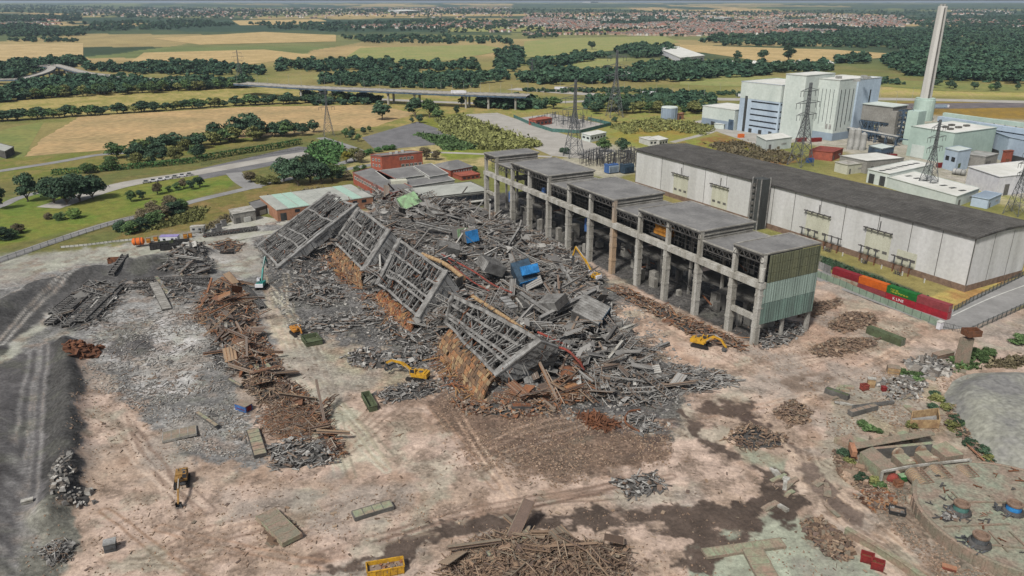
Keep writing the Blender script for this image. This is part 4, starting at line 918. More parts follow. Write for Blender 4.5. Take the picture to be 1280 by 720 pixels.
heap('scrap_heap', [(465, 492), (500, 478), (545, 474), (560, 488), (520, 500), (480, 506)], 220, 1.6, 'small heap of thin steel bars beside the long green box', 'scrap heap', 'scrap_grey', (.8, 3.4), (.08, .3))
heap('scrap_heap', [(800, 462), (850, 456), (900, 464), (925, 478), (880, 492), (845, 490)], 360, 1.8, 'flat dark scrap heap on the bare ground right of the collapsed building', 'scrap heap', 'scrap_grey', (1, 5), (.12, .4), .1, .5)
heap('scrap_heap', [(720, 520), (745, 518), (775, 535), (765, 545), (735, 536)], 120, 1.4, 'fanned heap of bright rusty strips on the brown ground', 'scrap heap', 'rust', (1.5, 4.2), (.12, .4), base='rust')
heap('scrap_heap', [(780, 520), (815, 515), (825, 540), (800, 546)], 120, 1.3, 'small dark scrap heap with a curved pipe by the wet mud', 'scrap heap', 'scrap_grey', (.8, 3), (.1, .4))
heap('scrap_heap', [(1035, 405), (1060, 390), (1092, 392), (1098, 404), (1060, 418), (1040, 415)], 380, 1.8, 'brown scrap heap between the shell and the green container', 'scrap heap', 'scrap_brown', (.7, 2.6), (.1, .35), base='heap_brown')
heap('scrap_heap', [(1010, 438), (1040, 425), (1098, 424), (1094, 434), (1050, 446), (1020, 448)], 420, 1.7, 'long low brown scrap heap in front of the green container', 'scrap heap', 'scrap_brown', (.6, 2.4), (.1, .35), base='heap_brown')
heap('scrap_heap', [(996, 398), (1015, 380), (1050, 372), (1055, 380), (1020, 396)], 140, 1.3, 'small brown scrap heap behind the teal end of the shell', 'scrap heap', 'scrap_brown', (.8, 3), (.1, .4), base='heap_brown')
heap('scrap_heap', [(965, 515), (990, 500), (1015, 512), (1012, 530), (985, 535)], 200, 1.5, 'small greenish brown scrap heap at the fork of the haul roads', 'scrap heap', 'scrap_brown', (.6, 2.2), (.1, .35), base='heap_brown')
heap('timber_heap', [(548, 716), (566, 690), (596, 672), (640, 664), (690, 672), (740, 680), (786, 684), (798, 705), (780, 735), (560, 740)], 1300, 2.8, 'wide heap of brown timber and branches at the bottom edge', 'timber heap', 'scrap_brown', (1, 4.4), (.06, .26), base='heap_brown', plates=.08, bent=.25, big=14)
heap('debris_heap', [(1000, 655), (1026, 648), (1066, 680), (1062, 700), (1040, 700), (1012, 678)], 240, 1.6, 'heap of broken boards and blocks on the green concrete slab', 'debris heap', 'scrap_brown', (.5, 2), (.2, .6), plates=.4)
heap('stone_heap', [(1045, 588), (1062, 582), (1085, 594), (1084, 604), (1058, 602)], 150, 1.8, 'heap of rounded brown stones beside the pump pit wall', 'stone heap', 'rubble_brown', (.6, 1.1), (.5, .9), base='heap_brown', plates=0, bent=0)
heap('scrap_heap', [(1066, 620), (1100, 610), (1120, 622), (1118, 636), (1090, 640)], 170, 1.1, 'scatter of orange and grey machine parts below the pump pit wall', 'scrap heap', 'scrap_rust', (.5, 2), (.15, .5))
heap('concrete_rubble', [(1130, 456), (1160, 448), (1196, 460), (1185, 472), (1150, 474)], 160, 1.2, 'spill of pale broken concrete left of the tall concrete pillar', 'rubble heap', 'rubble_mix', (.8, 2.2), (.4, 1.1), plates=.5)
heap('scrap_heap', [(900, 550), (935, 530), (985, 545), (980, 560), (930, 565)], 200, 1.2, 'low heap of brown rubble and mesh beside the mud', 'scrap heap', 'scrap_brown', (.6, 2.4), (.1, .35))
heap('scrap_heap', [(50, 690), (70, 678), (92, 684), (90, 702), (62, 710)], 130, 1.4, 'small heap of hoses and bars at the bottom left', 'scrap heap', 'scrap_grey', (.8, 3), (.1, .3), bent=.5)
heap('scrap_heap', [(80, 442), (100, 430), (130, 434), (122, 448), (92, 456)], 90, 1.6, 'brown crumpled plate heap at the top of the dark haul road', 'scrap heap', 'rust', (1, 3.2), (.3, .8), base='rust', plates=.7)
heap('scrap_heap', [(262, 305), (285, 298), (308, 306), (300, 318), (270, 316)], 110, 1.4, 'small rusty scrap heap on the yard near the grey shed', 'scrap heap', 'scrap_rust', (.8, 3), (.12, .4))
heap('debris_heap', [(60, 590), (90, 580), (100, 620), (120, 610), (120, 640), (70, 640)], 90, .8, 'thin spread of stones along the dark haul road', 'debris heap', 'rubble_mix', (.4, 1), (.3, .7))
heap('scrap_heap', [(330, 660), (352, 648), (372, 660), (370, 676), (340, 680)], 90, .9, 'flat pile of broken boards at the bottom left of centre', 'scrap heap', 'scrap_brown', (1, 3), (.2, .6), plates=.6)
heap('scrap_heap', [(760, 600), (820, 590), (840, 615), (780, 626)], 130, 1.2, 'low dark scrap heap at the edge of the wet mud band', 'scrap heap', 'scrap_grey', (.7, 2.6), (.1, .4))
# the collapsed hall between the frames and the shell
heap('collapse_heap', [(440, 252), (500, 244), (560, 252), (610, 268), (660, 300), (720, 340), (770, 395), (815, 440), (800, 468), (740, 470), (690, 460), (664, 400), (610, 360), (556, 320), (500, 282)], 4600, 6.4, 'vast heap of collapsed grey steelwork between the toppled frames and the gutted hall', 'debris heap', 'scrap_grey', (1.2, 7), (.12, .6), plates=.18, bent=.24, pw=2.4, big=430)
heap('collapse_heap', [(610, 264), (640, 276), (700, 305), (760, 350), (740, 368), (690, 330), (640, 296), (600, 280)], 700, 2.6, 'low grey rubble spread along the feet of the gutted hall', 'debris heap', 'scrap_grey', (1, 5), (.15, .5))
heap('collapse_heap', [(775, 358), (830, 384), (880, 408), (935, 432), (930, 442), (870, 425), (800, 385), (760, 362)], 700, 2, 'band of tangled pipes and bars along the front columns of the gutted hall', 'debris heap', 'scrap_rust', (1, 5), (.12, .4), math.atan2(-.88, .48), .7, bent=.3)
heap('collapse_heap', [(690, 452), (760, 440), (820, 450), (850, 480), (830, 510), (770, 508), (700, 495)], 900, 3.2, 'grey debris slope at the near end of the collapsed building', 'debris heap', 'scrap_grey', (.6, 4), (.1, .4), big=40)
heap('collapse_heap', [(450, 380), (476, 372), (520, 415), (555, 420), (560, 450), (520, 445), (470, 420)], 420, 2, 'grey debris in the gap between the two nearest boiler frames', 'debris heap', 'scrap_grey', (.8, 4), (.12, .45))
heap('scrap_heap', [(262, 415), (300, 408), (330, 415), (345, 450), (318, 462), (285, 450)], 420, 2.0, 'rusty scrap joining the orange heap to the brown one', 'scrap heap', 'scrap_rust', (.8, 4), (.08, .32), big=14)
heap('scrap_heap', [(318, 486), (372, 480), (412, 520), (432, 570), (415, 578), (398, 540), (366, 506)], 420, 1.5, 'ragged strip of bars along the left edge of the pale haul road', 'scrap heap', 'scrap_rust', (.8, 4.5), (.08, .3), big=10)
heap('scrap_heap', [(60, 402), (110, 360), (150, 352), (165, 362), (130, 405), (90, 416)], 260, 1.2, 'loose dark bars lying over the fan of girders', 'scrap heap', 'scrap_grey', (1, 6), (.12, .4), math.atan2(-.9, -.45), .6, big=10)
heap('scrap_heap', [(255, 425), (285, 418), (300, 440), (292, 470), (270, 462)], 200, 1.2, 'loose grey bars strewn left of the brown scrap heap', 'scrap heap', 'scrap_grey', (.8, 4), (.1, .35))
heap('scrap_heap', [(165, 352), (240, 352), (250, 366), (235, 376), (175, 372)], 260, 1.2, 'grey bars and dust round the leaning concrete slab', 'scrap heap', 'scrap_grey', (.8, 5), (.1, .4))
heap('collapse_heap', [(330, 300), (350, 290), (400, 320), (430, 345), (420, 352), (370, 345), (340, 330)], 420, 1.4, 'grey rubble spilling out under the sloping frame farthest left', 'debris heap', 'scrap_grey', (.6, 3), (.12, .5))
heap('collapse_heap', [(560, 500), (610, 505), (690, 500), (700, 516), (640, 530), (580, 520)], 420, 1.3, 'brown rubble strewn at the foot of the nearest boiler frame', 'debris heap', 'scrap_rust', (.5, 2.4), (.1, .4))
heap('collapse_heap', [(940, 420), (960, 402), (1000, 402), (1010, 415), (985, 432), (950, 440)], 300, 1.4, 'grey rubble under the teal end wall of the shell', 'debris heap', 'scrap_grey', (.5, 2.6), (.1, .4))
# wreckage heaped up against the backs of the frames and in the gaps between them
_b = [v for f in FR for v in ((f[0], f[1]) if f is not FR[3] else (f[0], f[1]))]; _b.sort(key=lambda v: v.y); _n = Vector((.878, .478, 0))
heap('collapse_heap', [Vector((v.x, v.y, 0)) - _n * 1 for v in _b] + [Vector((v.x, v.y, 0)) + _n * 21 for v in reversed(_b)], 1900, 9.5, 'high ridge of twisted grey wreckage behind the toppled boiler frames', 'debris heap', 'scrap_grey', (1.2, 7), (.12, .55), plates=.2, bent=.16, pw=2.4, big=150)
for (i, j), lb in (((0, 1), 'wreckage filling the gap between the two nearest boiler frames'), ((1, 2), 'wreckage filling the gap between the second and third boiler frames'), ((2, 3), 'wreckage filling the gap between the third and the farthest boiler frames')):
    f, g_ = FR[i], FR[j]; q_ = [f[0], f[3], g_[2], g_[1]]; q_ = [Vector((v.x, v.y, 0)) for v in q_]; q_ = [q_[0] + _n * 6, q_[1] - _n * 1, q_[2] - _n * 1, q_[3] + _n * 6]
    heap('collapse_heap', q_, 520, 6.5, lb, 'debris heap', 'scrap_grey', (1, 5), (.12, .5), plates=.2, bent=.18, pw=2, big=30)
for f, lb in zip(FR[:3], ('steel spilling from the lower edge of the nearest boiler frame', 'steel spilling from the lower edge of the second boiler frame', 'steel spilling from the lower edge of the third boiler frame')):
    a, b = [Vector((v.x, v.y, 0)) for v in (f[3], f[2])]; heap('collapse_heap', [a - _n * 8, b - _n * 8, b + _n * 3, a + _n * 3], 420, 2.2, lb, 'debris heap', 'scrap_rust', (.8, 4), (.08, .35), plates=.25, bent=.3)
f = FR[0]; a, b = [Vector((v.x, v.y, 0)) for v in (f[2], f[1])]; heap('collapse_heap', [a + Vector((1, -5, 0)), a + Vector((3, -12, 0)), b + Vector((14, -10, 0)), b + Vector((16, 2, 0)), b + Vector((5, -3, 0))], 800, 2.6, 'torn sheets and bars heaped against the near end wall of the nearest frame', 'debris heap', 'scrap_rust', (.8, 5), (.1, .5), plates=.35, bent=.2, pw=2.2, big=40)
# small stones everywhere on the broken ground
def stones(name, px, n, r, scheme, label):
    P = G(px); q, A = polysamp(P, n); w = fbm(q[:, 0], q[:, 1], 7, 3); mb = MB()
    zz = hg(q[:, 0], q[:, 1]) + relief(q[:, 0], q[:, 1]) * sst(-1, 5, sdist(q[:, 0], q[:, 1], SITEW))
    for i in range(n):
        if w[i] < R.uniform(.3, .6): continue
        mb.rock(q[i, 0], q[i, 1], zz[i] + .05, r * (R.random() ** 2 * 1.6 + .4))
    return tag(mb.build(name, [M(scheme)]), label, 'rubble', None, 'stuff')
stones('rubble', [(100, 440), (150, 412), (240, 395), (330, 430), (290, 470), (300, 520), (340, 575), (230, 565), (150, 500), (105, 480)], 9000, .24, 'rubble_mix', 'loose grey stones scattered over the bare ground at left')
stones('rubble', P_RUB, 16000, .42, 'rubble_mix', 'loose grey rubble over the demolition ground')
stones('rubble', [(540, 480), (640, 500), (840, 530), (840, 580), (700, 610), (560, 580)], 6000, .22, 'rubble_brown', 'loose brown rubble below the nearest boiler frame')
stones('rubble', [(1110, 590), (1180, 640), (1260, 705), (1280, 740), (1180, 730), (1090, 640)], 4000, .2, 'rubble_brown', 'small stones beside the round basin wall')
stones('rubble', [(1000, 480), (1120, 460), (1190, 470), (1180, 540), (1040, 545)], 2600, .22, 'rubble_brown', 'loose brown stones in front of the pump pit')
stones('rubble', [(960, 370), (1130, 395), (1150, 420), (1000, 470), (850, 440)], 2500, .2, 'rubble_brown', 'loose stones on the right hand side of the site')
stones('rubble', [(100, 470), (330, 580), (640, 640), (860, 640), (1100, 720), (0, 760), (60, 640)], 5000, .17, 'rubble_brown', 'small stones on the near ground of the site')
def litter(px, n, scheme, label, L=(.2, 1.4), w=(.05, .2)):     # sticks, bars and scraps lying about
    q, A = polysamp(G(px), n); k_ = fbm(q[:, 0] + 50, q[:, 1] - 20, 12, 3); mb = MB()
    zz = hg(q[:, 0], q[:, 1]) + relief(q[:, 0], q[:, 1]) * sst(-1, 5, sdist(q[:, 0], q[:, 1], SITEW))
    for i in range(n):
        if k_[i] < R.uniform(.35, .62): continue
        a = R.uniform(0, 6.28); l = R.uniform(*L) / 2; d = Vector((math.cos(a) * l, math.sin(a) * l, R.gauss(0, .08))); p = Vector((q[i, 0], q[i, 1], zz[i] + .12)); ww = R.uniform(*w)
        mb.beam(p - d, p + d, ww * (4 if R.random() < .12 else 1), ww * .6)
    return tag(mb.build('scrap_litter', [M(scheme)]), label, 'litter', None, 'stuff')
litter([(100, 440), (340, 430), (500, 500), (640, 620), (560, 740), (60, 740), (110, 600)], 1100, 'scrap_brown', 'bars and scraps lying about the near left of the site')
litter([(640, 540), (860, 540), (960, 470), (1170, 420), (1180, 540), (1050, 600), (1160, 720), (640, 740)], 1300, 'scrap_brown', 'bars and scraps lying about the near right of the site')
litter(P_RUB, 4200, 'scrap_grey', 'grey bars and scraps round the collapsed building', (.5, 3), (.06, .28))
litter([(100, 400), (250, 350), (330, 420), (330, 560), (150, 500)], 2000, 'scrap_grey', 'grey bars and scraps on the ground at left', (.5, 3), (.07, .3))
# ------------------------------------------------------------------ big single pieces lying on the heaps
def girder(a, b, w, label, mats=('steel_dark', 'steel_grey'), h=1.0, group=None):   # long lattice girder lying down
    a, b = Vector(a), Vector(b); d = (b - a).normalized(); s = d.cross(Z3).normalized() * w / 2; up = Z3 * h
    base = (a + b) / 2; t = thing('steel_girder', label, 'girder', (base.x, base.y, min(a.z, b.z)), group)
    m = MB()
    for k in (-1, 1):
        m.beam(a + s * k, b + s * k, .45, .3); m.beam(a + s * k + up, b + s * k + up, .5, .35); 
    m.build('flange', [M(mats[0])], t)
    m = MB(); n = max(4, int((b - a).length / 1.6))
    for k in range(n + 1):
        p = a.lerp(b, k / n); m.beam(p + s + up * .95, p - s + up * .95, .3, .18); m.beam(p + s, p + s + up, .2); m.beam(p - s, p - s + up, .2)
        if k < n: q = a.lerp(b, (k + 1) / n); m.beam(p + s, q + s + up, .16); m.beam(p - s, q - s + up, .16)
    m.build('web', [M(mats[1])], t)
    m = MB(); m.slab(a + s * .9 + up * .5, b + s * .9 + up * .5, b - s * .9 + up * .5, a - s * .9 + up * .5, .1).build('web_plate', [M(mats[0])], t)
    return t
for (x0, y0, x1, y1, w, l, z0) in ((116, 357, 66, 393, 3, 'dark steel girder on the left edge of the fan of girders', .2), (128, 358, 62, 408, 3.2, 'dark steel girder second from the left of the fan of girders', .5), (138, 358, 82, 410, 3, 'dark steel girder in the middle of the fan of girders', .3),
                                   (146, 360, 100, 405, 3.6, 'wide dark steel girder with a rusty end in the fan of girders', .5), (150, 362, 116, 400, 2.6, 'dark steel girder on the right edge of the fan of girders', .2)):
    girder(on(x0, y0, z0), on(x1, y1, z0), w, l, group='fan of long girders')
girder(on(150, 361, .3), on(196, 361, .3), 2.4, 'dark girder lying crosswise above the fan of girders'); girder(on(205, 353, .6), on(262, 357, .4), 2.2, 'dark girder lying behind the orange scrap heap'); girder(on(140, 350, .2), on(160, 336, 1.6), 2.4, 'short dark girder tipped up behind the fan of girders')
girder(on(168, 353, .4), on(262, 350, .4), 2.0, 'long dark girder lying behind the pale fallen slab'); girder(on(300, 355, .4), on(328, 388, .6), 1.8, 'grey girder along the right edge of the orange scrap heap')
girder(on(255, 297, .2), on(322, 288, .2), 1.8, 'low dark girder on the yard below the grey shed', h=1.6)
def plank(pts, w, h, m, name, label, cat):
    a, b = Vector(pts[0]), Vector(pts[1]); mb = MB(); d = (b - a).normalized(); s = d.cross(Z3).normalized()
    mb.beam(a, b, w, h); n = max(2, int((b - a).length / 2))
    for k in range(n + 1): p = a.lerp(b, k / n); mb.beam(p - s * w * .52, p + s * w * .52, .16, h * 1.15, 1)
    for k in (-1, 1): mb.beam(a + s * k * w * .5, b + s * k * w * .5, .14, h * 1.2, 1)
    c = (a + b) / 2; o = mb.build(name, [M(m[0]), M(m[1])], None, False, c); o.location = c; return tag(o, label, cat)
plank((on(193, 358, 1.4), on(209, 388, .5)), 3.2, .5, ('concrete', 'concrete_dark'), 'concrete_slab', 'pale concrete slab leaning on the girders at left', 'slab')
plank((on(196, 350, 1.5), on(210, 370, .6)), 1.4, .8, ('concrete_mossy', 'concrete_dark'), 'steel_tube', 'pale greenish tube lying by the leaning concrete slab', 'tube')
plank((on(222, 336, .6), on(229, 348, .4)), 1.0, .4, ('concrete_mossy', 'concrete'), 'plank', 'pale plank on the round grey scrap heap', 'plank')
for x0, y0, x1, y1, w, lb in ((276, 398, 274, 416, 1.1, 'leftmost of three pale beams on the orange scrap heap'), (283, 398, 283, 418, 1.1, 'middle of three pale beams on the orange scrap heap'), (290, 398, 293, 418, 1.0, 'rightmost of three pale beams on the orange scrap heap'),
                              (318, 458, 330, 482, 1.1, 'tan beam lying on the brown scrap heap'), (330, 458, 345, 474, 1.2, 'pale ribbed panel lying on the brown scrap heap'), (287, 482, 302, 488, .9, 'short yellow beam at the left of the brown scrap heap'), (248, 526, 272, 538, 1.1, 'grey beam lying alone on the pinkish ground at left'),
                              (660, 668, 650, 698, 1.1, 'pale green plank standing out of the timber heap'), (668, 682, 662, 695, .8, 'shorter pale green plank beside the tall one on the timber heap'), (610, 700, 622, 718, .8, 'dark plank near the left end of the timber heap')):
    plank((on(x0, y0, 2.0), on(x1, y1, 1.2)), w, .4, ('concrete_pale' if y0 < 455 else 'concrete_mossy', 'concrete_dark'), 'beam', lb, 'beam')
plank((on(204, 550, .6), on(246, 542, .6)), 4.6, .5, ('concrete_brown', 'concrete'), 'flat_bed', 'low tan flat bed lying on the pinkish ground at left', 'flat bed')
plank((on(316, 540, .7), on(326, 572, .7)), 3, .7, ('concrete_mossy', 'steel_dark'), 'flat_bed', 'green flat bed with dark cross bars beside the rusty wire', 'flat bed')
plank((on(442, 648, .6), on(490, 634, .6)), 2.6, .8, ('concrete_mossy', 'concrete_dark'), 'flat_bed', 'long green flat bed at the bottom of the site, left of centre', 'flat bed')
plank((on(333, 648, .9), on(366, 680, .9)), 4.4, .9, ('concrete_brown', 'concrete_mossy'), 'flat_bed', 'tan flat bed with a dark open end at the bottom left', 'flat bed')
plank((on(880, 694, .4), on(978, 681, .4)), 2.6, .5, ('concrete_mossy', 'concrete_brown'), 'floor_frame', 'long low frame of square bays on the green concrete slab', 'frame'); plank((on(940, 690, .5), on(962, 730, .5)), 4.2, .5, ('concrete_mossy', 'concrete_brown'), 'floor_frame', 'broad low frame running to the bottom edge from the long frame', 'frame')
plank((on(1062, 520, .8), on(1094, 512, .8)), 1.6, 1.2, ('concrete_brown', 'concrete_dark'), 'box_girder', 'brown box girder lying in front of the pump pit', 'girder'); plank((on(1066, 512, .6), on(1116, 505, .6)), .8, .6, ('steel_dark', 'concrete_dark'), 'steel_beam', 'thin dark beam lying behind the brown box girder', 'beam')
plank((on(1032, 490, .7), on(1060, 500, .7)), 1.6, 1.4, ('cont_moss', 'concrete_dark'), 'steel_box', 'low mossy steel box at the edge of the haul road', 'box')
plank((on(640, 518, 1.1), on(664, 516, 1.1)), 2.2, .6, ('rust', 'steel_dark'), 'rusty_plate', 'rusty rectangular plate at the foot of the nearest boiler frame', 'plate')
# ribbed duct blocks, blue and grey, in the collapse
def duct(px, z, L_, w, h, yaw, pitch, roll, m_side, m_end, label, cat='duct'):
    a = at(*px, z); t = thing('duct_block', label, cat, (a.x, a.y, 0))
    M4 = Matrix.Translation(a) @ Matrix.Rotation(yaw, 4, 'Z') @ Matrix.Rotation(pitch, 4, 'Y') @ Matrix.Rotation(roll, 4, 'X')
    def bx(mb, cx, cy, cz, sx, sy, sz, mi=0): mb.box8([M4 @ Vector((cx + sx * i / 2, cy + sy * j / 2, cz + sz * k / 2)) for i, j, k in ((-1, -1, -1), (1, -1, -1), (1, 1, -1), (-1, 1, -1), (-1, -1, 1), (1, -1, 1), (1, 1, 1), (-1, 1, 1))], mi)
    m = MB(); bx(m, 0, 0, 0, L_, w, h); m.build('body', [M(m_side)], t)
    m = MB(); n = int(w / .9)
    for k in range(n + 1): y = -w / 2 + w * k / n; bx(m, 0, y, 0, L_ + .25, .22, h + .3)
    m.build('rib', [M(m_side)], t)
    m = MB(); bx(m, L_ / 2 + .06, 0, 0, .3, w * .98, h * .98)
    n = int(w / .9)
    for k in range(n + 1): bx(m, L_ / 2 + .2, -w / 2 + w * k / n, 0, .25, .3, h)
    for k in range(4): bx(m, L_ / 2 + .15, 0, -h / 2 + h * k / 3, .2, w, .25)
    m.build('end_panel', [M(m_end)], t); return t
duct((587, 294), 8.2, 7, 5.5, 5, -1.2, -.15, .1, 'scrap_grey', 'duct_blue', 'grey ribbed duct with a bright blue end, farthest of the blue ones in the collapse')
duct((575, 291), 7.6, 5, 5, 4, -1.0, -.2, 0, 'scrap_grey', 'panel_green', 'grey ribbed duct touching the farthest blue one')
duct((655, 344), 7, 10, 7, 6, -1.15, .55, .25, 'duct_navy', 'duct_blue', 'dark ribbed duct with a bright blue face in the middle of the collapse')
o = duct((662, 337), 10.8, 3.2, 6.6, 1.2, -1.15, .9, .25, 'duct_blue', 'duct_blue', 'crushed bright blue ribbed sheet on top of the dark duct')
duct((738, 392), 7.6, 10, 8, 5.5, -.5, .3, .5, 'steel_grey', 'duct_navy', 'grey ribbed duct with a dark blue end near the edge of the collapse')
duct((614, 332), 9, 9, 7, 4, .6, .45, .2, 'steel_grey', 'steel_dark', 'plain grey ribbed duct between the middle frame and the blue duct')
duct((690, 378), 8.2, 9, 6, 3, -.8, -.3, .3, 'steel_grey', 'steel_dark', 'plain grey ribbed duct leaning beside the nearest boiler frame')
duct((560, 310), 8.5, 9, 4, 3.5, .3, .3, .4, 'steel_grey', 'steel_dark', 'plain grey ribbed duct behind the middle boiler frame')
duct((512, 252), 7.4, 9, 10, 2, -.9, .5, .3, 'panel_green', 'steel_grey', 'pale green ribbed wall panel fallen by the brick offices')
duct((545, 266), 7.2, 8, 5, 3, -.6, .4, .3, 'steel_grey', 'steel_dark', 'plain grey ribbed duct below the flat roofed brick building')
def bigbeam(a, b, w, label, m='steel_grey', h=None, z=(6, 3)):
    a, b = at(*a, z[0]), at(*b, z[1]); mb = MB(); h = h or w
    mb.beam(a, b, w, .25); mb.beam(a + Z3 * h, b + Z3 * h, w, .25); mb.beam(a + Z3 * h / 2, b + Z3 * h / 2, .25, h)
    n = int((b - a).length / 2.5)
    for k in range(n + 1): p = a.lerp(b, k / max(n, 1)); mb.beam(p, p + Z3 * h, w * .9, .15, 0, Vector((b - a)).normalized())
    c = (a + b) / 2; o = mb.build('steel_beam', [M(m)], None, False, (c.x, c.y, 0)); o.location = (c.x, c.y, 0); return tag(o, label, 'beam')
bigbeam((674, 402), (744, 366), 1.6, 'long grey I beam leaning up to the right in front of the grey ducts', 'steel_grey', 1.4, (5, 8)); bigbeam((650, 370), (690, 398), 1.6, 'heavy grey I beam slanting down beside the nearest boiler frame', 'steel_grey', 1.4, (9, 5))
bigbeam((736, 430), (792, 408), 1.0, 'thin pale I beam at the right tip of the collapse', 'concrete_pale', .8, (3, 4)); bigbeam((788, 448), (836, 430), 1.0, 'thin grey I beam lying out on the bare ground', 'steel_grey', .7, (1, .8)); bigbeam((745, 470), (778, 428), .8, 'pale slim I beam standing steeply at the near end of the collapse', 'concrete_pale', .7, (1, 5))
bigbeam((700, 332), (722, 368), 1.1, 'grey I beam propped behind the middle blue duct', 'steel_grey', 1, (6, 2)); bigbeam((640, 300), (600, 330), 1.0, 'grey I beam lying behind the plain ducts', 'steel_grey', 1, (3, 6)); bigbeam((520, 280), (600, 300), 1.1, 'grey I beam lying along the far side of the collapse', 'steel_grey', 1, (7, 5))
bigbeam((630, 318), (650, 285), .9, 'grey I beam standing steeply at the far side of the collapse', 'steel_grey', .9, (3, 7)); bigbeam((770, 410), (750, 440), 1.0, 'dark I beam under the slim pale one', 'steel_dark', .9, (6, 2))
def pipe(pts, r, label, m):
    P = smooth([at(*p) for p in pts], 5); mb = MB(); mb.tube(P, r, 8); c = P[len(P) // 2]; o = mb.build('pipe', [M(m)], None, True, (c.x, c.y, 0)); o.location = (c.x, c.y, 0); return tag(o, label, 'pipe')
pipe([(552, 318, 11), (590, 338, 10), (615, 355, 9), (640, 366, 8)], .34, 'red pipe lying along the top of the middle boiler frame', 'pipe_red'); pipe([(556, 322, 10), (585, 348, 10), (612, 364, 9)], .26, 'thin red pipe beside the thicker one on the middle frame', 'pipe_red')
pipe([(672, 415, 9), (700, 428, 7), (712, 435, 5)], .4, 'short bright red pipe at the corner of the nearest frame', 'pipe_red'); pipe([(674, 432, 9), (705, 436, 8), (722, 450, 6), (730, 462, 3)], .4, 'curved pinkish pipe over the rusty vessel', 'pipe_red'); pipe([(745, 385, 6), (760, 388, 7), (764, 404, 4)], .35, 'thin dark hose arching over the grey duct end', 'steel_dark')
pipe([(590, 370, 9), (640, 402, 9), (672, 425, 8)], .7, 'long brown lagged pipe along the top edge of the nearest frame', 'drum_tan'); pipe([(528, 318, 11), (556, 330, 11), (580, 348, 10)], .9, 'thick tan lagged pipe behind the middle frame', 'drum_tan'); pipe([(800, 540, .5), (782, 528, .8), (786, 515, .6), (800, 512, .4)], .3, 'curved brown hose by the wet mud', 'rust')
def vessel(a, b, r, label, m='rust', cat='vessel'):
    t = thing('steel_vessel', label, cat, (a.x, a.y, 0)); d = (b - a).normalized(); MB().cyl(a, b, r, r, 16).build('shell', [M(m)], t, True)
    MB().cyl(a - d * r * .35, a, r * .5, r, 16).build('end_cap', [M(m)], t); MB().cyl(b, b + d * r * .35, r, r * .5, 16).build('end_cap', [M(m)], t)
    for k in (.25, .75): p = a.lerp(b, k); MB().cyl(p - d * .15, p + d * .15, r * 1.05, r * 1.05, 16).build('band', [M('steel_dark')], t)
vessel(at(712, 462, 5), at(706, 480, 2), 2.2, 'rusty broken vessel at the near end of the collapse'); vessel(at(722, 452, 3), at(716, 490, 1.5), 1.6, 'rusty folded vessel below the curved pink pipe'); vessel(at(703, 352, 1.6), at(752, 373, 1.6), 1.8, 'long brown vessel lying in front of the long-armed excavator', 'drum_tan'); vessel(at(649, 320, 3.5), at(652, 322, 3.5), 1.6, 'small round red tank in the middle of the collapse', 'pipe_red', 'tank')
def leaner(px, z, L_, w, yaw, pitch, label, m='slab_grey'):
    a = at(*px, z); d = Vector((math.cos(yaw) * math.cos(pitch), math.sin(yaw) * math.cos(pitch), math.sin(pitch))) * L_ / 2; mb = MB(); mb.beam(a - d, a + d, w, .3)
    for k in range(5): p = a + d * (-1 + k * .5); s = d.cross(Z3).normalized() * w / 2; mb.beam(p - s, p + s, .3, .5, 1)
    o = mb.build('fallen_plate', [M(m), M('steel_dark')], None, False, (a.x, a.y, 0)); o.location = (a.x, a.y, 0); tag(o, label, 'panel')
leaner((682, 458), 4, 10, 5, -1.3, 1.0, 'grey plate leaning beside the rusty vessel'); leaner((764, 425), 4, 7, 5, -.5, .5, 'dark plate tilted at the right side of the collapse', 'steel_dark'); leaner((682, 486), 1.8, 8, 2.5, .7, .35, 'grey plate lying in front of the rusty vessel'); leaner((700, 474), 2.5, 8, 2, -1.2, .7, 'narrow dark plate propped against the rusty vessel', 'steel_dark'); leaner((636, 378), 9, 9, 3, 2.0, .1, 'flat grey plate above the nearest boiler frame'); leaner((596, 286), 3, 8, 5, .3, .3, 'grey plate lying beyond the blue duct'); leaner((662, 470), 2.5, 9, 4, 1.9, .8, 'grey plate standing behind the end wall of the nearest frame')
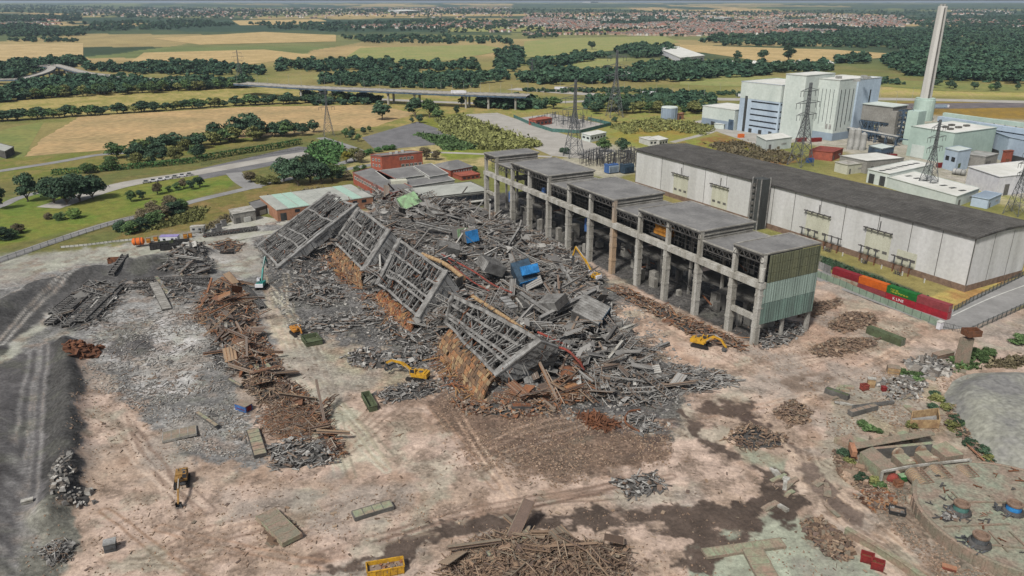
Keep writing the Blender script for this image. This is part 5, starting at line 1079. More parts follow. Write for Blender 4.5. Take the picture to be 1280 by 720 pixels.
# ------------------------------------------------------------------ shipping containers
def container(loc, rz, m, label, L_=12.2, text=None, tm='white_text', group=None, h=2.6, w=2.44):
    t = thing('container', label, 'container', loc, group, rz); lx = Vector(loc)
    def bd(mb, nm, mm, par=t):
        o = mb.build(nm, mm, None); o.parent = par; return o
    b = MB(); b.box(0, 0, h / 2, L_ - .1, w - .1, h - .1); body = bd(b, 'body', [M(m)])
    r = MB(); n = int(L_ / .3)
    for k in range(n):
        x = -L_ / 2 + .2 + k * (L_ - .4) / (n - 1)
        for s in (-1, 1): r.box(x, s * (w / 2 - .04), h / 2, .13, .06, h - .3)
    for k in range(int(L_ / .6)): r.box(-L_ / 2 + .4 + k * .6, 0, h - .04, .25, w - .3, .06)
    bd(r, 'corrugation', [M(m)])
    f = MB()
    for x in (-1, 1):
        for y in (-1, 1): f.box(x * (L_ / 2 - .07), y * (w / 2 - .07), h / 2, .16, .16, h)
        for z in (.08, h - .08): f.box(x * (L_ / 2 - .07), 0, z, .15, w, .16)
    for y in (-1, 1):
        for z in (.08, h - .08): f.box(0, y * (w / 2 - .07), z, L_, .15, .16)
    bd(f, 'frame', [M(m)])
    for y in (-1, 1):
        d = MB(); d.box(L_ / 2 - .02, y * w / 4, h / 2, .08, w / 2 - .2, h - .35); dd = bd(d, 'door', [M(m)])
        d = MB()
        for q in (-.25, .25): d.cyl((L_ / 2 + .04, y * w / 4 + q, .2), (L_ / 2 + .04, y * w / 4 + q, h - .2), .03, .03, 5)
        bd(d, 'lock_bar', [M('silver')], dd)
    if text:
        cu = bpy.data.curves.new('lettering', 'FONT'); cu.body = text; cu.size = 1.5; cu.extrude = .01; cu.align_x = 'CENTER'; cu.align_y = 'CENTER'
        o = bpy.data.objects.new('lettering', cu); C.objects.link(o); bpy.context.view_layer.update()
        me = bpy.data.meshes.new_from_object(o.evaluated_get(bpy.context.evaluated_depsgraph_get())); bpy.data.objects.remove(o)
        me.materials.clear(); me.materials.append(M(tm)); o = bpy.data.objects.new('lettering', me); C.objects.link(o); o.parent = t
        o.location = (-.8, -w / 2 - .06, h / 2); o.rotation_euler = (math.pi / 2, 0, 0)
    return t
ca = at(1038, 350.5); cb = at(1183, 400.5); cd = (cb - ca); cz = math.atan2(cd.y, cd.x); cl = cd.length / 4
G8 = 'shipping containers stacked two high by the white hall'
back = Vector((-cd.y, cd.x, 0)).normalized()
for k, (lo, up, lt, ut) in enumerate((('cont_pale', 'cont_maroon', None, None), ('cont_brown', 'cont_orange', None, None), ('cont_red', 'cont_green', 'K LINE', 'green'), ('cont_red', 'cont_brown', None, None))):
    p = ca + cd * ((k + .5) / 4) + back * 1.3
    w1 = ('pale rust streaked container at the bottom of the stack farthest from the camera', 'dull maroon container under the orange one', 'bright red container with white lettering under the green one', 'bright red container at the bottom of the stack nearest the road')[k]
    w2 = ('dark red container on top of the pale rust streaked one', 'orange container on top of the row by the white hall', 'green container with yellow lettering on top of the row', 'brownish red container on top at the road end of the row')[k]
    container((p.x, p.y, 0), cz, lo, w1, cl - .25, lt, 'white_text', G8, 2.75)
    u = container((p.x, p.y, 2.8), cz, up, w2, cl - .25, None, 'yellow_text', G8, 2.75)
    if ut:                                    # two lines of yellow lettering too small to read: strokes of letter size
        m = MB()
        for r_, n, s in ((1.75, 5, .62), (.95, 13, .5)):
            for q in range(n):
                x = -4.2 + q * s * 1.1 + (0 if r_ > 1.5 else .2); 
                m.box(x, -1.29, r_, .1, .04, s); m.box(x + s * .28, -1.29, r_ + R.choice([-1, 0, 1]) * s * .44, s * .5, .04, .1)
                if q % 2: m.box(x + s * .55, -1.29, r_, .1, .04, s)
        o = m.build('lettering', [M('yellow_text')], None); o.parent = u
for px, rz_, m, lb, L_ in (((1106, 424), -1.02, 'cont_moss', 'mossy green container standing alone on the bare ground', 12.6),):
    p = on(*px); container((p.x, p.y, p.z), rz_, m, lb, L_)
p = on(1002, 418); 
# pale hoarding in front of the containers, then open palisade
def fence(name, label, cat, P, h, m, kind='panel', step=3.2):
    t = thing(name, label, cat, P[0]); 
    for a, b in zip(P[:-1], P[1:]):
        n = max(1, int((b - a).length / step))
        for k in range(n):
            x, y = a.lerp(b, k / n), a.lerp(b, (k + 1) / n); q = MB(); d = (y - x).normalized()
            x.z = gz1(x.x, x.y); y.z = gz1(y.x, y.y)
            if kind == 'panel':
                q.beam(x + Z3 * h * .52, y - d * .12 + Z3 * h * .52, .08, h * .96)
            else:
                q.beam(x + Z3 * h * .9, y + Z3 * h * .9, .07); q.beam(x + Z3 * h * .25, y + Z3 * h * .25, .07)
                for j in range(int((y - x).length / .45)): z = x.lerp(y, j / max(1, int((y - x).length / .45))); q.beam(z + Z3 * .1, z + Z3 * h, .06)
            q.build('fence_panel', [M(m)], t)
            MB().beam(x, x + Z3 * (h + .15), .16).build('post', [M('palisade')], t)
    return t
fence('hoarding', 'pale green hoarding in front of the container row', 'hoarding', [at(1018, 345), at(1100, 378), at(1172, 408)], 2.6, 'hoarding')
fence('palisade_fence', 'dark palisade fence along the near side of the access road', 'fence', [at(1174, 409), at(1208, 418), at(1240, 404), at(1300, 376)], 2.4, 'palisade', 'bars')
fence('palisade_fence', 'dark palisade fence between the white hall and the access road', 'fence', [at(1192, 390), at(1216, 377), at(1250, 360), at(1310, 330)], 2.4, 'palisade', 'bars')
fence('hoarding', 'grey mesh screens behind the teal end of the shell', 'hoarding', [at(1008, 331), at(1022, 336), at(1038, 343)], 3.4, 'cabin_purple' if 0 else 'slab_grey')
fence('boundary_fence', 'long dark post fence along the grass edge of the site', 'fence', [at(-40, 341), at(0, 329), at(70, 304), at(135, 284), at(180, 271)], 2.2, 'palisade', 'bars', 4)
fence('road_barrier', 'low white and grey barrier along the top edge of the site', 'barrier', [at(76, 310), at(110, 307), at(150, 302), at(172, 300)], .9, 'white_trim', 'panel', 1.6)
fence('road_barrier', 'low orange and white barrier on the yard by the pale cabin', 'barrier', [at(254, 297), at(275, 292), at(300, 288)], 1.0, 'orange_tank', 'panel', 1.8)
p = on(1174, 411); t = thing('site_box', 'small white box at the end of the pale hoarding', 'box', p); MB().box(p.x, p.y, p.z + 1.5, 1.8, 1.4, 2.6, .5).build('body', [M('cabin_white')], t); MB().box(p.x, p.y, p.z + 2.9, 2.1, 1.7, .2, .5).build('lid', [M('white_trim')], t)
# ------------------------------------------------------------------ excavators
def digger(px, yaw, m, label, pose, tool='grab', s=1.0, house=0, cabm=None):
    p = on(*px); t = thing('excavator', label, 'excavator', (p.x, p.y, p.z), 'excavators on the site', yaw); t.scale = (s, s, s)
    def bd(mb, nm, mats, par=t): o = mb.build(nm, mats, None); o.parent = par; return o
    for y in (-1.35, 1.35):
        b = MB(); pr = [(-2.3, .1), (-2.6, .5), (-2.3, .95), (2.3, .95), (2.6, .5), (2.3, .1)]
        n = len(pr); v = [(x, y - .32, z) for x, z in pr] + [(x, y + .32, z) for x, z in pr]
        b.add(v, [tuple(range(n)), tuple(range(2 * n - 1, n - 1, -1))] + [(i, n + i, n + (i + 1) % n, (i + 1) % n) for i in range(n)])
        for k in range(14): b.box(-2.2 + k * .34, y, .98, .16, .7, .08)
        tr = bd(b, 'track', [M('track_black')])
    b = MB(); b.box(0, 0, .75, 2.4, 2.1, .6).cyl((0, 0, 1), (0, 0, 1.3), 1.0, 1.0, 14); bd(b, 'undercarriage', [M('digger_grey')])
    c, k = math.cos(house), math.sin(house); T = lambda x, y, z: (x * c - y * k, x * k + y * c, z)
    def tb(mb, x, y, z, sx, sy, sz, mi=0): X = T(x, y, z); mb.box(*X, sx, sy, sz, house, mi)
    b = MB(); tb(b, -.6, 0, 1.75, 3.6, 2.7, .8); tb(b, -1.1, -.1, 2.35, 2.3, 2.3, .55); tb(b, 1.0, -.9, 2.1, 1.2, .8, .6); hb = bd(b, 'body', [M(m)])
    b = MB(); tb(b, -1.2, .5, 2.7, .9, .7, .18); X = T(-1.6, -.6, 2.6); b.cyl(X, (X[0], X[1], 3.2), .09, .09, 6); bd(b, 'engine_cover', [M('digger_grey')], hb)
    b = MB(); tb(b, -2.55, 0, 1.85, .7, 2.6, 1.1); bd(b, 'counterweight', [M(cabm or m)])
    b = MB(); tb(b, .75, .85, 2.65, 1.5, .95, 1.55); cb_ = bd(b, 'cab', [M(cabm or m)])
    b = MB(); tb(b, 1.47, .85, 2.85, .1, .8, 1.0); tb(b, .8, 1.31, 2.9, 1.1, .06, .9); tb(b, .8, .39, 2.9, 1.1, .06, .9); tb(b, .75, .85, 3.44, .8, .6, .06); bd(b, 'window', [M('window')], cb_)
    P = [Vector(T(x, -.05, z)) for x, z in pose]
    b = MB(); b.beam(P[0], P[1], .5, .75); b.beam(P[1], P[2], .45, .6); bd(b, 'boom', [M(m)])
    b = MB(); b.beam(P[2], P[3], .38, .5); bd(b, 'stick', [M(m)])
    b = MB(); b.beam(P[0] + Vector(T(.2, .3, -.2)), P[1].lerp(P[0], .3) + Vector(T(0, .3, 0)), .16); b.beam(P[0] + Vector(T(.2, -.3, -.2)), P[1].lerp(P[0], .3) + Vector(T(0, -.3, 0)), .16); b.beam(P[1] + Z3 * .5, P[2] + Z3 * .3, .18); bd(b, 'ram', [M('silver')])
    e = P[3]; b = MB()
    if tool == 'bucket':
        for y in (-.6, .6): X = Vector(T(0, y, 0)); b.add([e + X + Vector(T(a, 0, z)) for a, z in ((.3, .1), (-.2, -.9), (-.9, -1.1), (-1.2, -.4), (-.5, .2))], [(0, 1, 2, 3, 4)])
        q = [(.3, .1), (-.2, -.9), (-.9, -1.1), (-1.2, -.4), (-.5, .2)]
        for (a, z), (a2, z2) in list(zip(q, q[1:]))[1:]: b.quad(*[e + Vector(T(*v)) for v in ((a, -.6, z), (a, .6, z), (a2, .6, z2), (a2, -.6, z2))])
        for y in (-.5, -.17, .17, .5): b.beam(e + Vector(T(-.2, y, -.9)), e + Vector(T(.1, y, -1.15)), .12)
        bd(b, 'bucket', [M('digger_grey')])
    else:
        b.cyl(e, e - Z3 * .8, .35, .3, 8)
        for sg in (-1, 1): b.beam(e - Z3 * .7, e + Vector(T(.6 * sg, 0, -1.5)), .5, .3); b.beam(e + Vector(T(.6 * sg, 0, -1.5)), e + Vector(T(.15 * sg, 0, -2.3)), .4, .25)
        bd(b, 'grab', [M('digger_grey')])
    return t
ST = [(1.2, 2.2), (3.6, 4.6), (5.6, 4.2), (7.8, 1.6)]
digger((876, 433), -.55, 'digger_yellow', 'bright yellow excavator working on the bare ground in front of the shell', [(1.2, 2.2), (3.6, 4.0), (5.4, 3.6), (7.2, 1.4)], 'bucket', 1.15, 0, 'digger_yellow')
digger((522, 474), 2.75, 'digger_yellow', 'yellow excavator reaching left with a long grab beside the nearest boiler frame', [(1.2, 2.2), (4, 4.2), (6.6, 4.6), (8.2, 3.6)], 'grab', 1.2, .12, 'digger_yellow')
digger((742, 350), 2.2, 'digger_yellow', 'yellow long-armed excavator with a white tail at the feet of the gutted hall', [(1.0, 2.2), (5, 6.2), (10, 9.6), (11.4, 6.0)], 'grab', 1.15, 0, 'cabin_white')
digger((327, 360), 1.62, 'digger_teal', 'teal long-armed excavator with a white tail on the yard at upper left', [(.8, 2.2), (4, 5.6), (8, 8.6), (9.6, 6.4)], 'grab', 1.15, 0, 'cabin_white')
digger((371, 418), -.95, 'digger_orange', 'orange excavator beside the green skip on the pale haul road', [(1.0, 2.2), (2.4, 3.8), (4.0, 3.8), (5.2, 2.2)], 'grab', 1.0, 0)
digger((228, 604), -1.25, 'digger_dull', 'excavator with a dark bucket on the tan ground at bottom left', [(1.0, 2.2), (4, 3.4), (7, 3), (10, 1.3)], 'bucket', 1.0, 0)
digger((640, 600), .6, 'digger_yellow', 'yellow excavator parked on the mud near the bottom centre', ST, 'bucket', 1.0, .3) if 0 else None
# ------------------------------------------------------------------ skips, boxes, tanks and cabins
def skip(px, rz, L_, w, h, m, label, inner='rubble_brown', name='skip', fill=True):
    p = on(*px); t = thing(name, label, 'skip', (p.x, p.y, p.z), None, rz)
    def bd(mb, nm, mats): o = mb.build(nm, mats, None); o.parent = t; return o
    b = MB(); q = .12
    b.box(0, 0, .1, L_, w, .2)
    for s in (-1, 1): b.box(0, s * (w / 2 - q / 2), h / 2, L_, q, h); b.box(s * (L_ / 2 - q / 2), 0, h / 2, q, w - 2 * q, h)
    bd(b, 'shell', [M(m)]); b = MB()
    for s in (-1, 1):
        b.box(0, s * (w / 2), h, L_ + .15, .25, .18); b.box(s * L_ / 2, 0, h, .25, w, .18)
        for k in range(int(L_ / 1.3) + 1): b.box(-L_ / 2 + .2 + k * (L_ - .4) / int(L_ / 1.3), s * (w / 2 + .05), h / 2, .16, .14, h)
    bd(b, 'rib', [M(m)])
    if fill:
        b = MB()
        for k in range(int(L_ * w * 1.6)): b.rock(R.uniform(-.46, .46) * L_, R.uniform(-.42, .42) * w, h * .6, R.uniform(.25, .6))
        b.box(0, 0, h * .5, L_ - .3, w - .3, .2); bd(b, 'load', [M(inner)])
    return t
skip((482, 714), .25, 7.2, 2.9, 1.8, 'digger_yellow', 'open yellow skip with rusty contents at the bottom edge of the site', 'scrap_rust')
skip((390, 428), -1.05, 6.5, 5.2, 1.6, 'cont_moss', 'flat green skip on the pale haul road beside the orange excavator', fill=False)
skip((462, 506), -1.15, 9, 2.2, 1.8, 'cont_moss', 'long narrow green box with a dark end near the small steel heap', fill=False)
skip((212, 312), .35, 7.5, 3, 2.4, 'skip_black', 'nearer black open skip on the grey yard at upper left', 'scrap_grey'); skip((200, 311), .35, 8, 3, 2.6, 'skip_black', 'black open skip behind the nearer one at upper left', 'scrap_grey'); skip((228, 306), .35, 6.5, 3, 2.2, 'skip_black', 'black open skip at the right end of the dark group at upper left', 'scrap_grey'); skip((208, 305), .35, 6.5, 3, 2.0, 'cont_moss', 'mossy skip behind the black ones at upper left', 'scrap_grey')
skip((146, 328), .25, 6.4, 3, 2, 'rust', 'brown open skip at the end of the upper left track', 'scrap_rust'); skip((283, 360), .1, 2.6, 2.2, 2.6, 'skip_black', 'upright dark box on top of the orange scrap heap', fill=False, name='steel_box'); skip((284, 318), .2, 5.5, 2, 1, 'skip_black', 'low dark tray holding rusty scrap near the yard', 'scrap_rust')
skip((982, 632 + 20), 0, .1, .1, .1, 'rust', 'x') if 0 else None
skip((1083, 702), -.5, 2.3, 1.7, 1.6, 'red_paint', 'left one of the small red bins by the green wall at the bottom', 'rust'); skip((1096, 711), -.5, 2.3, 1.7, 1.6, 'red_paint', 'right one of the small red bins by the green wall at the bottom', 'rust')
skip((1080, 487), .2, 2.0, 1.6, 1.6, 'pipe_red', 'small red crate left of the tan cupboard', fill=False, name='crate'); skip((1121, 641), -.4, 3.2, 2.4, .8, 'skip_black', 'low black tray on the ground below the pump pit', 'scrap_grey')
def block(px, rz, sx, sy, sz, mats, label, name, cat, fr=True):
    p = on(*px); t = thing(name, label, cat, (p.x, p.y, p.z), None, rz)
    b = MB().box(0, 0, sz / 2, sx, sy, sz); o = b.build('body', [M(mats[0])], None); o.parent = t
    b = MB().box(0, 0, sz + .06, sx + .2, sy + .2, .16); o = b.build('lid', [M(mats[1])], None); o.parent = t
    if fr:
        b = MB()
        for s in (-1, 1): b.box(s * (sx / 2 + .03), 0, sz / 2, .06, sy * .7, sz * .75); b.box(0, s * (sy / 2 + .03), sz * .4, sx * .8, .06, .15)
        o = b.build('side_panel', [M(mats[-1])], None); o.parent = t
    return t
block((305, 512), -.5, 4.2, 2.4, 1.9, ('blue_paint', 'concrete_brown', 'red_paint'), 'blue and red box with a tan lid left of the rusty wire', 'steel_box', 'box'); block((1088, 484), -.3, 2.0, 1.6, 2.6, ('drum_tan', 'concrete_pale', 'drum_tan'), 'pale tan cupboard beside the small red crate', 'cupboard', 'cupboard'); block((1116, 466), -.3, 3.4, 2.6, 1.9, ('drum_tan', 'concrete_brown', 'concrete_brown'), 'tan box standing in the green weeds', 'box', 'box')
block((1104, 490), 0, 1.2, 1.2, 1.2, ('red_paint', 'red_paint', 'red_paint'), 'small red drum box on the greenish ground', 'drum_box', 'box'); block((139, 688), .4, 2.2, 2.0, 1.9, ('digger_grey', 'slab_grey', 'steel_dark'), 'round shouldered dark box alone on the tan ground at bottom left', 'steel_box', 'box'); block((35, 630), .5, 2.2, 1.1, .8, ('concrete_pale', 'concrete_pale', 'concrete'), 'pale concrete block on the dark haul road', 'concrete_block', 'block')
def cabin(px, rz, L_, w, h, mw, mr, label):
    p = on(*px); t = thing('site_cabin', label, 'cabin', (p.x, p.y, p.z), None, rz); bd = lambda mb, nm, m: setattr(mb.build(nm, m, None), 'parent', t)
    bd(MB().box(0, 0, h / 2 + .2, L_, w, h), 'wall', [M(mw)]); bd(MB().box(0, 0, h + .28, L_ + .2, w + .2, .2), 'roof', [M(mr)])
    for k in range(2): bd(MB().box(-L_ / 4 + k * L_ / 2.2, -w / 2 - .03, h * .6 + .2, 1.2, .08, .9), 'window', [M('window')])
    bd(MB().box(L_ * .42, -w / 2 - .03, h * .45 + .2, .9, .08, 1.9), 'door', [M('concrete_dark')])
cabin((213, 303), .1, 8, 3.4, 3, 'cabin_white', 'cabin_purple', 'white site cabin with a lilac roof edge at upper left'); cabin((248, 290), .1, 6.4, 3.2, 2.8, 'silver', 'concrete_pale', 'grey site cabin with a pale roof near the grey shed')
t = vessel(on(168, 309, 2.6), on(180, 308, 2.6), 1.7, 'round ended orange tank at the top edge of the site', 'orange_tank', 'tank')
for k, (x, y) in enumerate(((186, 303), (195, 301), (232, 298), (238, 297))):
    block((x, y), .3, 1.7, 1.4, 2.2, ('digger_orange', 'concrete_brown', 'rust'), ('orange crate next to the orange tank', 'orange crate second from the orange tank', 'orange crate at the right corner of the white cabin', 'orange crate second from the white cabin')[k], 'crate', 'crate')
for k, (x, y) in enumerate(((268, 294), (274, 288), (280, 283))):
    block((x, y), .8, 2.6, 1.2, 3.2, ('slab_grey', 'concrete_dark', 'steel_dark'), ('nearest of three grey upright slabs near the grey shed', 'middle of three grey upright slabs near the grey shed', 'farthest of three grey upright slabs near the grey shed')[k], 'concrete_block', 'block', False)
# tall concrete pillar with a brown box on its head
p = on(1204, 455); t = thing('concrete_pillar', 'tall leaning concrete pillar with a brown box on its head', 'pillar', p)
MB().slab(p + Vector((-2.2, -1, 0)), p + Vector((1.6, -.4, 0)), p + Vector((1.9, .3, 8.6)), p + Vector((-1.3, -.3, 8.6)), 2.2).build('shaft', [M('concrete_brown')], t)
b = MB(); b.box(p.x + 1, p.y + .9, p.z + 9.6, 4.6, 3.4, .3, .2); 
for a, c in (((-1.2, -.8), (3.3, -.5)), ((3.3, -.5), (3, 2.6)), ((3, 2.6), (-1.5, 2.2)), ((-1.5, 2.2), (-1.2, -.8))): b.beam(p + Vector((a[0], a[1], 10.4)), p + Vector((c[0], c[1], 10.6)), .25, 1.8)
b.build('head_box', [M('rust')], t)
block((1178, 446), .4, 7, 2.4, 1.6, ('brick_brown', 'concrete_brown', 'concrete_dark'), 'low brown brick block left of the tall concrete pillar', 'brick_block', 'block')
# ------------------------------------------------------------------ the gravel heap at the right
def gravel():
    P = [(1172, 498), (1186, 476), (1216, 464), (1270, 462), (1340, 470), (1400, 540), (1380, 640), (1300, 622), (1244, 596), (1204, 556)]
    W_ = G(P); A = np.array([(p.x, p.y) for p in W_]); c = A.mean(0); n, m = 26, 96; V = []
    for r in range(n + 1):
        s = r / n
        for k in range(m):
            t = k / m * len(A); i = int(t); f = t - i; q = A[i] * (1 - f) + A[(i + 1) % len(A)] * f; x, y = c + (q - c) * s
            xx, yy = np.array([x]), np.array([y]); z = 5.0 * float(sst(1.0, .55, s)) + 2.2 * float(fbm(xx, yy, 16, 3)[0] - .5) * (1 - s) + .5 * float(fbm(xx, yy, 2, 3)[0] - .5) * (1 - s ** 4)
            V.append((x, y, z - .2 + (gz1(x, y) if s > .9 else 0)))
    F_ = [(r * m + k, (r + 1) * m + k, (r + 1) * m + (k + 1) % m, r * m + (k + 1) % m) for r in range(n) for k in range(m)]
    g = mat('gravel', (150, 150, 138), (126, 125, 123), .09, fine=.35, bump=.5, isl=None)
    o = MB().add(V, F_).build('gravel_heap', [g], None, True, (c[0], c[1], 0)); o.location = (c[0], c[1], 0); tag(o, 'broad heap of grey green gravel at the right edge of the site', 'gravel heap')
gravel()
# ------------------------------------------------------------------ pump pit
def q3(px, z): return [at(*p, z) for p in px]
pt = at(1110, 590); t = thing('pump_pit', 'sunken concrete pump pit with two box housings between thick walls', 'pump pit', pt)
def top4(px, z, name, mats, z0=0): b = MB().prism(q3(px, z)[::-1], z0, z, 0, 1); o = b.build(name, [M(m) for m in mats], t); return o
top4([(1075, 565), (1103, 588), (1121, 583), (1091, 558)], 3.2, 'side_wall', ('concrete_mossy', 'concrete_brown'))
top4([(1165, 558), (1183, 571.5), (1205, 568), (1182, 551)], 3.2, 'side_wall', ('concrete_brown', 'concrete_mossy'))
top4([(1091, 559), (1093, 561.5), (1166, 555), (1163, 552)], 3.0, 'rear_wall', ('concrete_dark', 'concrete_mossy'))
for i, px in enumerate((((1115, 568), (1130, 581), (1145, 578.5), (1131, 566)), ((1143.5, 565), (1158, 577.5), (1173, 574.5), (1159, 562)))):
    hs_ = top4(px, 2.6, 'pump_housing', ('concrete_brown', 'concrete_mossy'))
    a, b_, c, d = q3(px, 1.4)
    for x, y in ((a, d), (b_, c)):
        mm = (x + y) / 2; dr = (b_ - a).normalized() * (1 if x is b_ else -1); g = MB().cyl(mm, mm + dr * .8, 1.5, 1.5, 18); g.cyl(mm + dr * .8, mm + dr * 1.0, 1.1, 1.1, 18); g.build('pump_ring', [M('cont_pale')], hs_)
b = MB(); L1 = q3([(1103, 589.5), (1137, 583), (1176, 578.5), (1213, 574.5)], 3.3)
for x, y in zip(L1[:-1], L1[1:]): b.beam(x, y, .4, .5)
for x in L1: b.beam(Vector((x.x, x.y, 0)), x, .5)
b.build('gantry_rail', [M('concrete_pale')], t)
b = MB().prism(q3([(1043, 546), (1072, 560), (1092, 553), (1062, 543)], 1.4)[::-1], -.2, 1.4, 0, 1).build('deck_slab', [M('concrete_mossy'), M('concrete_mossy')], t)
MB().prism(q3([(1092, 549), (1100, 552), (1150, 545), (1130, 538)], 1.2)[::-1], -.2, 1.2).build('deck_slab', [M('concrete_mossy')], t)
b = MB()
for k in range(5): a = at(1067, 561, 3.0 + .0) + Vector((0, .5 * k, 0)); c = at(1168, 543, 3.0) + Vector((0, .5 * k, 0)); b.cyl(a, c, .26, .26, 7)
for k in range(4): a = at(1067 + 101 * k / 4, 561 - 18 * k / 4, 1.5); b.box(a.x, a.y + 1.2, 1.4, .5, 2.6, 2.8)
b.build('pipe_rack', [M('concrete_brown')], t)
b = MB(); b.beam(at(1064, 556, 3.2), at(1068, 568, 2.6), 1.2, 1.6); b.beam(at(1066, 563, 2), at(1068, 574, .5), 1.4, .6); b.build('pipe_end_block', [M('brick_tan')], t)
b = MB(); b.slab(at(1140, 530, .3), at(1140, 519, .3), at(1170, 515, .3), at(1172, 528, .3), .2)
for x, y in (((1140, 519), (1172, 515)), ((1140, 519), (1138, 530)), ((1172, 515), (1174, 530)), ((1138, 530), (1174, 530))): b.beam(at(*x, 1.4), at(*y, 1.4), .3, 2.4, 1)
o = b.build('steel_tray', [M('slab_grey'), M('drum_tan')], None, False, at(1155, 525)); o.location = at(1155, 525); tag(o, 'big empty steel tray with tan walls beside the gravel heap', 'tray')
def drum(a, b_, r, label, tarp=False):
    A, B_ = at(*a, 1.9), at(*b_, 1.5); t = thing('screen_drum', label, 'screen drum', (A.x, A.y, 0), 'screen drums between the pump pit and the round basin'); d = (B_ - A)
    MB().cyl(A, B_, r, r, 18).build('drum', [M('drum_tan')], t, True)
    n = 9; g = MB()
    for k in range(n + 1): p = A.lerp(B_, k / n); g.cyl(p - d.normalized() * .14, p + d.normalized() * .14, r * 1.08, r * 1.08, 18)
    g.build('hoop', [M('concrete_brown')], t)
    s = -d.cross(Z3).normalized(); g = MB()
    for o_ in (.75, 1.5): g.beam(A + s * o_ * r + Z3 * r * .8, B_ + s * o_ * r + Z3 * r * .8, .2, .2)
    for k in range(7): p = A.lerp(B_, k / 6); g.beam(p + s * .75 * r + Z3 * r * .8, p + s * 1.5 * r + Z3 * r * .8, .14); g.beam(p + s * 1.5 * r + Z3 * r * .8, p + s * 1.5 * r - Z3 * r, .14)
    g.build('frame', [M('brick_brown')], t)
    MB().cyl(A - d.normalized() * .9, A - d.normalized() * .1, r * .6, r * .9, 16).build('end_cover', [M('cont_pale')], t)
drum((1139, 591), (1155, 609), 1.45, 'leftmost ribbed tan drum below the pump pit'); drum((1165, 586), (1180, 602), 1.35, 'middle ribbed tan drum below the pump pit'); drum((1199, 586), (1213, 601), 1.3, 'rightmost pale ribbed drum below the pump pit')
def blob(px, r, m, label, name, cat, sc_=(1, 1, 1), rz=0):
    p = on(*px); b = MB(); n = 14; pr = [(math.cos(a) * r, math.sin(a) * r) for a in np.linspace(-.4, math.pi / 2, 7)]
    V = []; 
    for rr_, z in pr:
        for k in range(n): a = 2 * math.pi * k / n; x, y = rr_ * math.cos(a) * sc_[0], rr_ * math.sin(a) * sc_[1]; V.append((x * math.cos(rz) - y * math.sin(rz), x * math.sin(rz) + y * math.cos(rz), z * sc_[2] + .4 * r))
    b.add(V, [(i * n + k, i * n + (k + 1) % n, (i + 1) * n + (k + 1) % n, (i + 1) * n + k) for i in range(6) for k in range(n)])
    b.cyl((0, 0, -.2), (0, 0, .5 * r), r * .3, r * .3, 8)
    o = b.build(name, [M(m)], None, True); o.location = p; tag(o, label, cat)
blob((1222, 604), 1.4, 'cabin_white', 'smooth white boat shaped cowl at the end of the rightmost drum', 'cowl', 'cowl', (.8, 1.9, .8), .35); blob((1140, 628), 1.3, 'cont_pale', 'cream coloured cowl on the rim of the round basin', 'cowl', 'cowl', (1, 1.2, 1)); blob((1115, 600), 1.5, 'pipe_red', 'big dark red pipe mouth in front of the pump pit', 'pipe_mouth', 'pipe', (1, .7, .9)); blob((1170, 592), 1.5, 'skip_black', 'black tarpaulin heap between the ribbed drums', 'tarpaulin', 'tarpaulin', (1, 1.3, .8))
block((1122, 608), .3, 1.8, 1.4, 1.3, ('brick_tan', 'rust', 'rust'), 'small rusty orange machine in front of the pump pit', 'machine', 'machine'); block((1128, 600), .2, 1.8, 1.3, 1.4, ('cont_green', 'panel_green', 'cont_moss'), 'small green machine in front of the pump pit', 'machine', 'machine')
block((1186, 712), -.5, 2.4, 1.0, .7, ('pipe_red', 'brick_tan', 'rust'), 'small reddish crate on the stones below the basin wall', 'crate', 'crate')
# ------------------------------------------------------------------ round concrete basin with pump stumps
bc = at(1250, 652, 2.6); br = 20.5
rimp = [at(x, y, 2.6) for x, y in ((1142, 622), (1160, 650), (1200, 685), (1250, 706))]
def circ(a, b, c):
    ax, ay, bx_, by, cx_, cy = a.x, a.y, b.x, b.y, c.x, c.y; d = 2 * (ax * (by - cy) + bx_ * (cy - ay) + cx_ * (ay - by))
    ux = ((ax * ax + ay * ay) * (by - cy) + (bx_ ** 2 + by ** 2) * (cy - ay) + (cx_ ** 2 + cy ** 2) * (ay - by)) / d; uy = ((ax * ax + ay * ay) * (cx_ - bx_) + (bx_ ** 2 + by ** 2) * (ax - cx_) + (cx_ ** 2 + cy ** 2) * (bx_ - ax)) / d
    return Vector((ux, uy, 0)), math.hypot(ax - ux, ay - uy)
bc, br = circ(rimp[0], rimp[1], rimp[3])
t = thing('round_basin', 'round concrete basin cut down to a mossy slab at the lower right corner', 'basin', bc)
b = MB(); b.lathe(bc.x, bc.y, [(br, -1, 0), (br, 2.6, 0), (br - .5, 2.75, 0), (br - .9, 2.6, 0)], 120); n = 60
for k in range(n): a = 2 * math.pi * k / n; b.box(bc.x + (br + .1) * math.cos(a), bc.y + (br + .1) * math.sin(a), 1.0, .3, .5, 3, a)
b.build('rim_wall', [M('concrete_brown')], t)
mat('basin_floor', (140, 146, 128), (142, 126, 112), .2, fine=.4)
b = MB(); V = [(bc.x, bc.y, 2.55)]; 
for r in range(1, 13):
    for k in range(96): a = 2 * math.pi * k / 96; V.append((bc.x + (br - .8) * r / 12 * math.cos(a), bc.y + (br - .8) * r / 12 * math.sin(a), 2.5 + R.uniform(-.06, .06)))
F_ = [(0, 1 + k, 1 + (k + 1) % 96) for k in range(96)] + [(1 + r * 96 + k, 1 + (r + 1) * 96 + k, 1 + (r + 1) * 96 + (k + 1) % 96, 1 + r * 96 + (k + 1) % 96) for r in range(11) for k in range(96)]
b.add(V, F_).build('floor_slab', [M('basin_floor')], t)
b = MB()
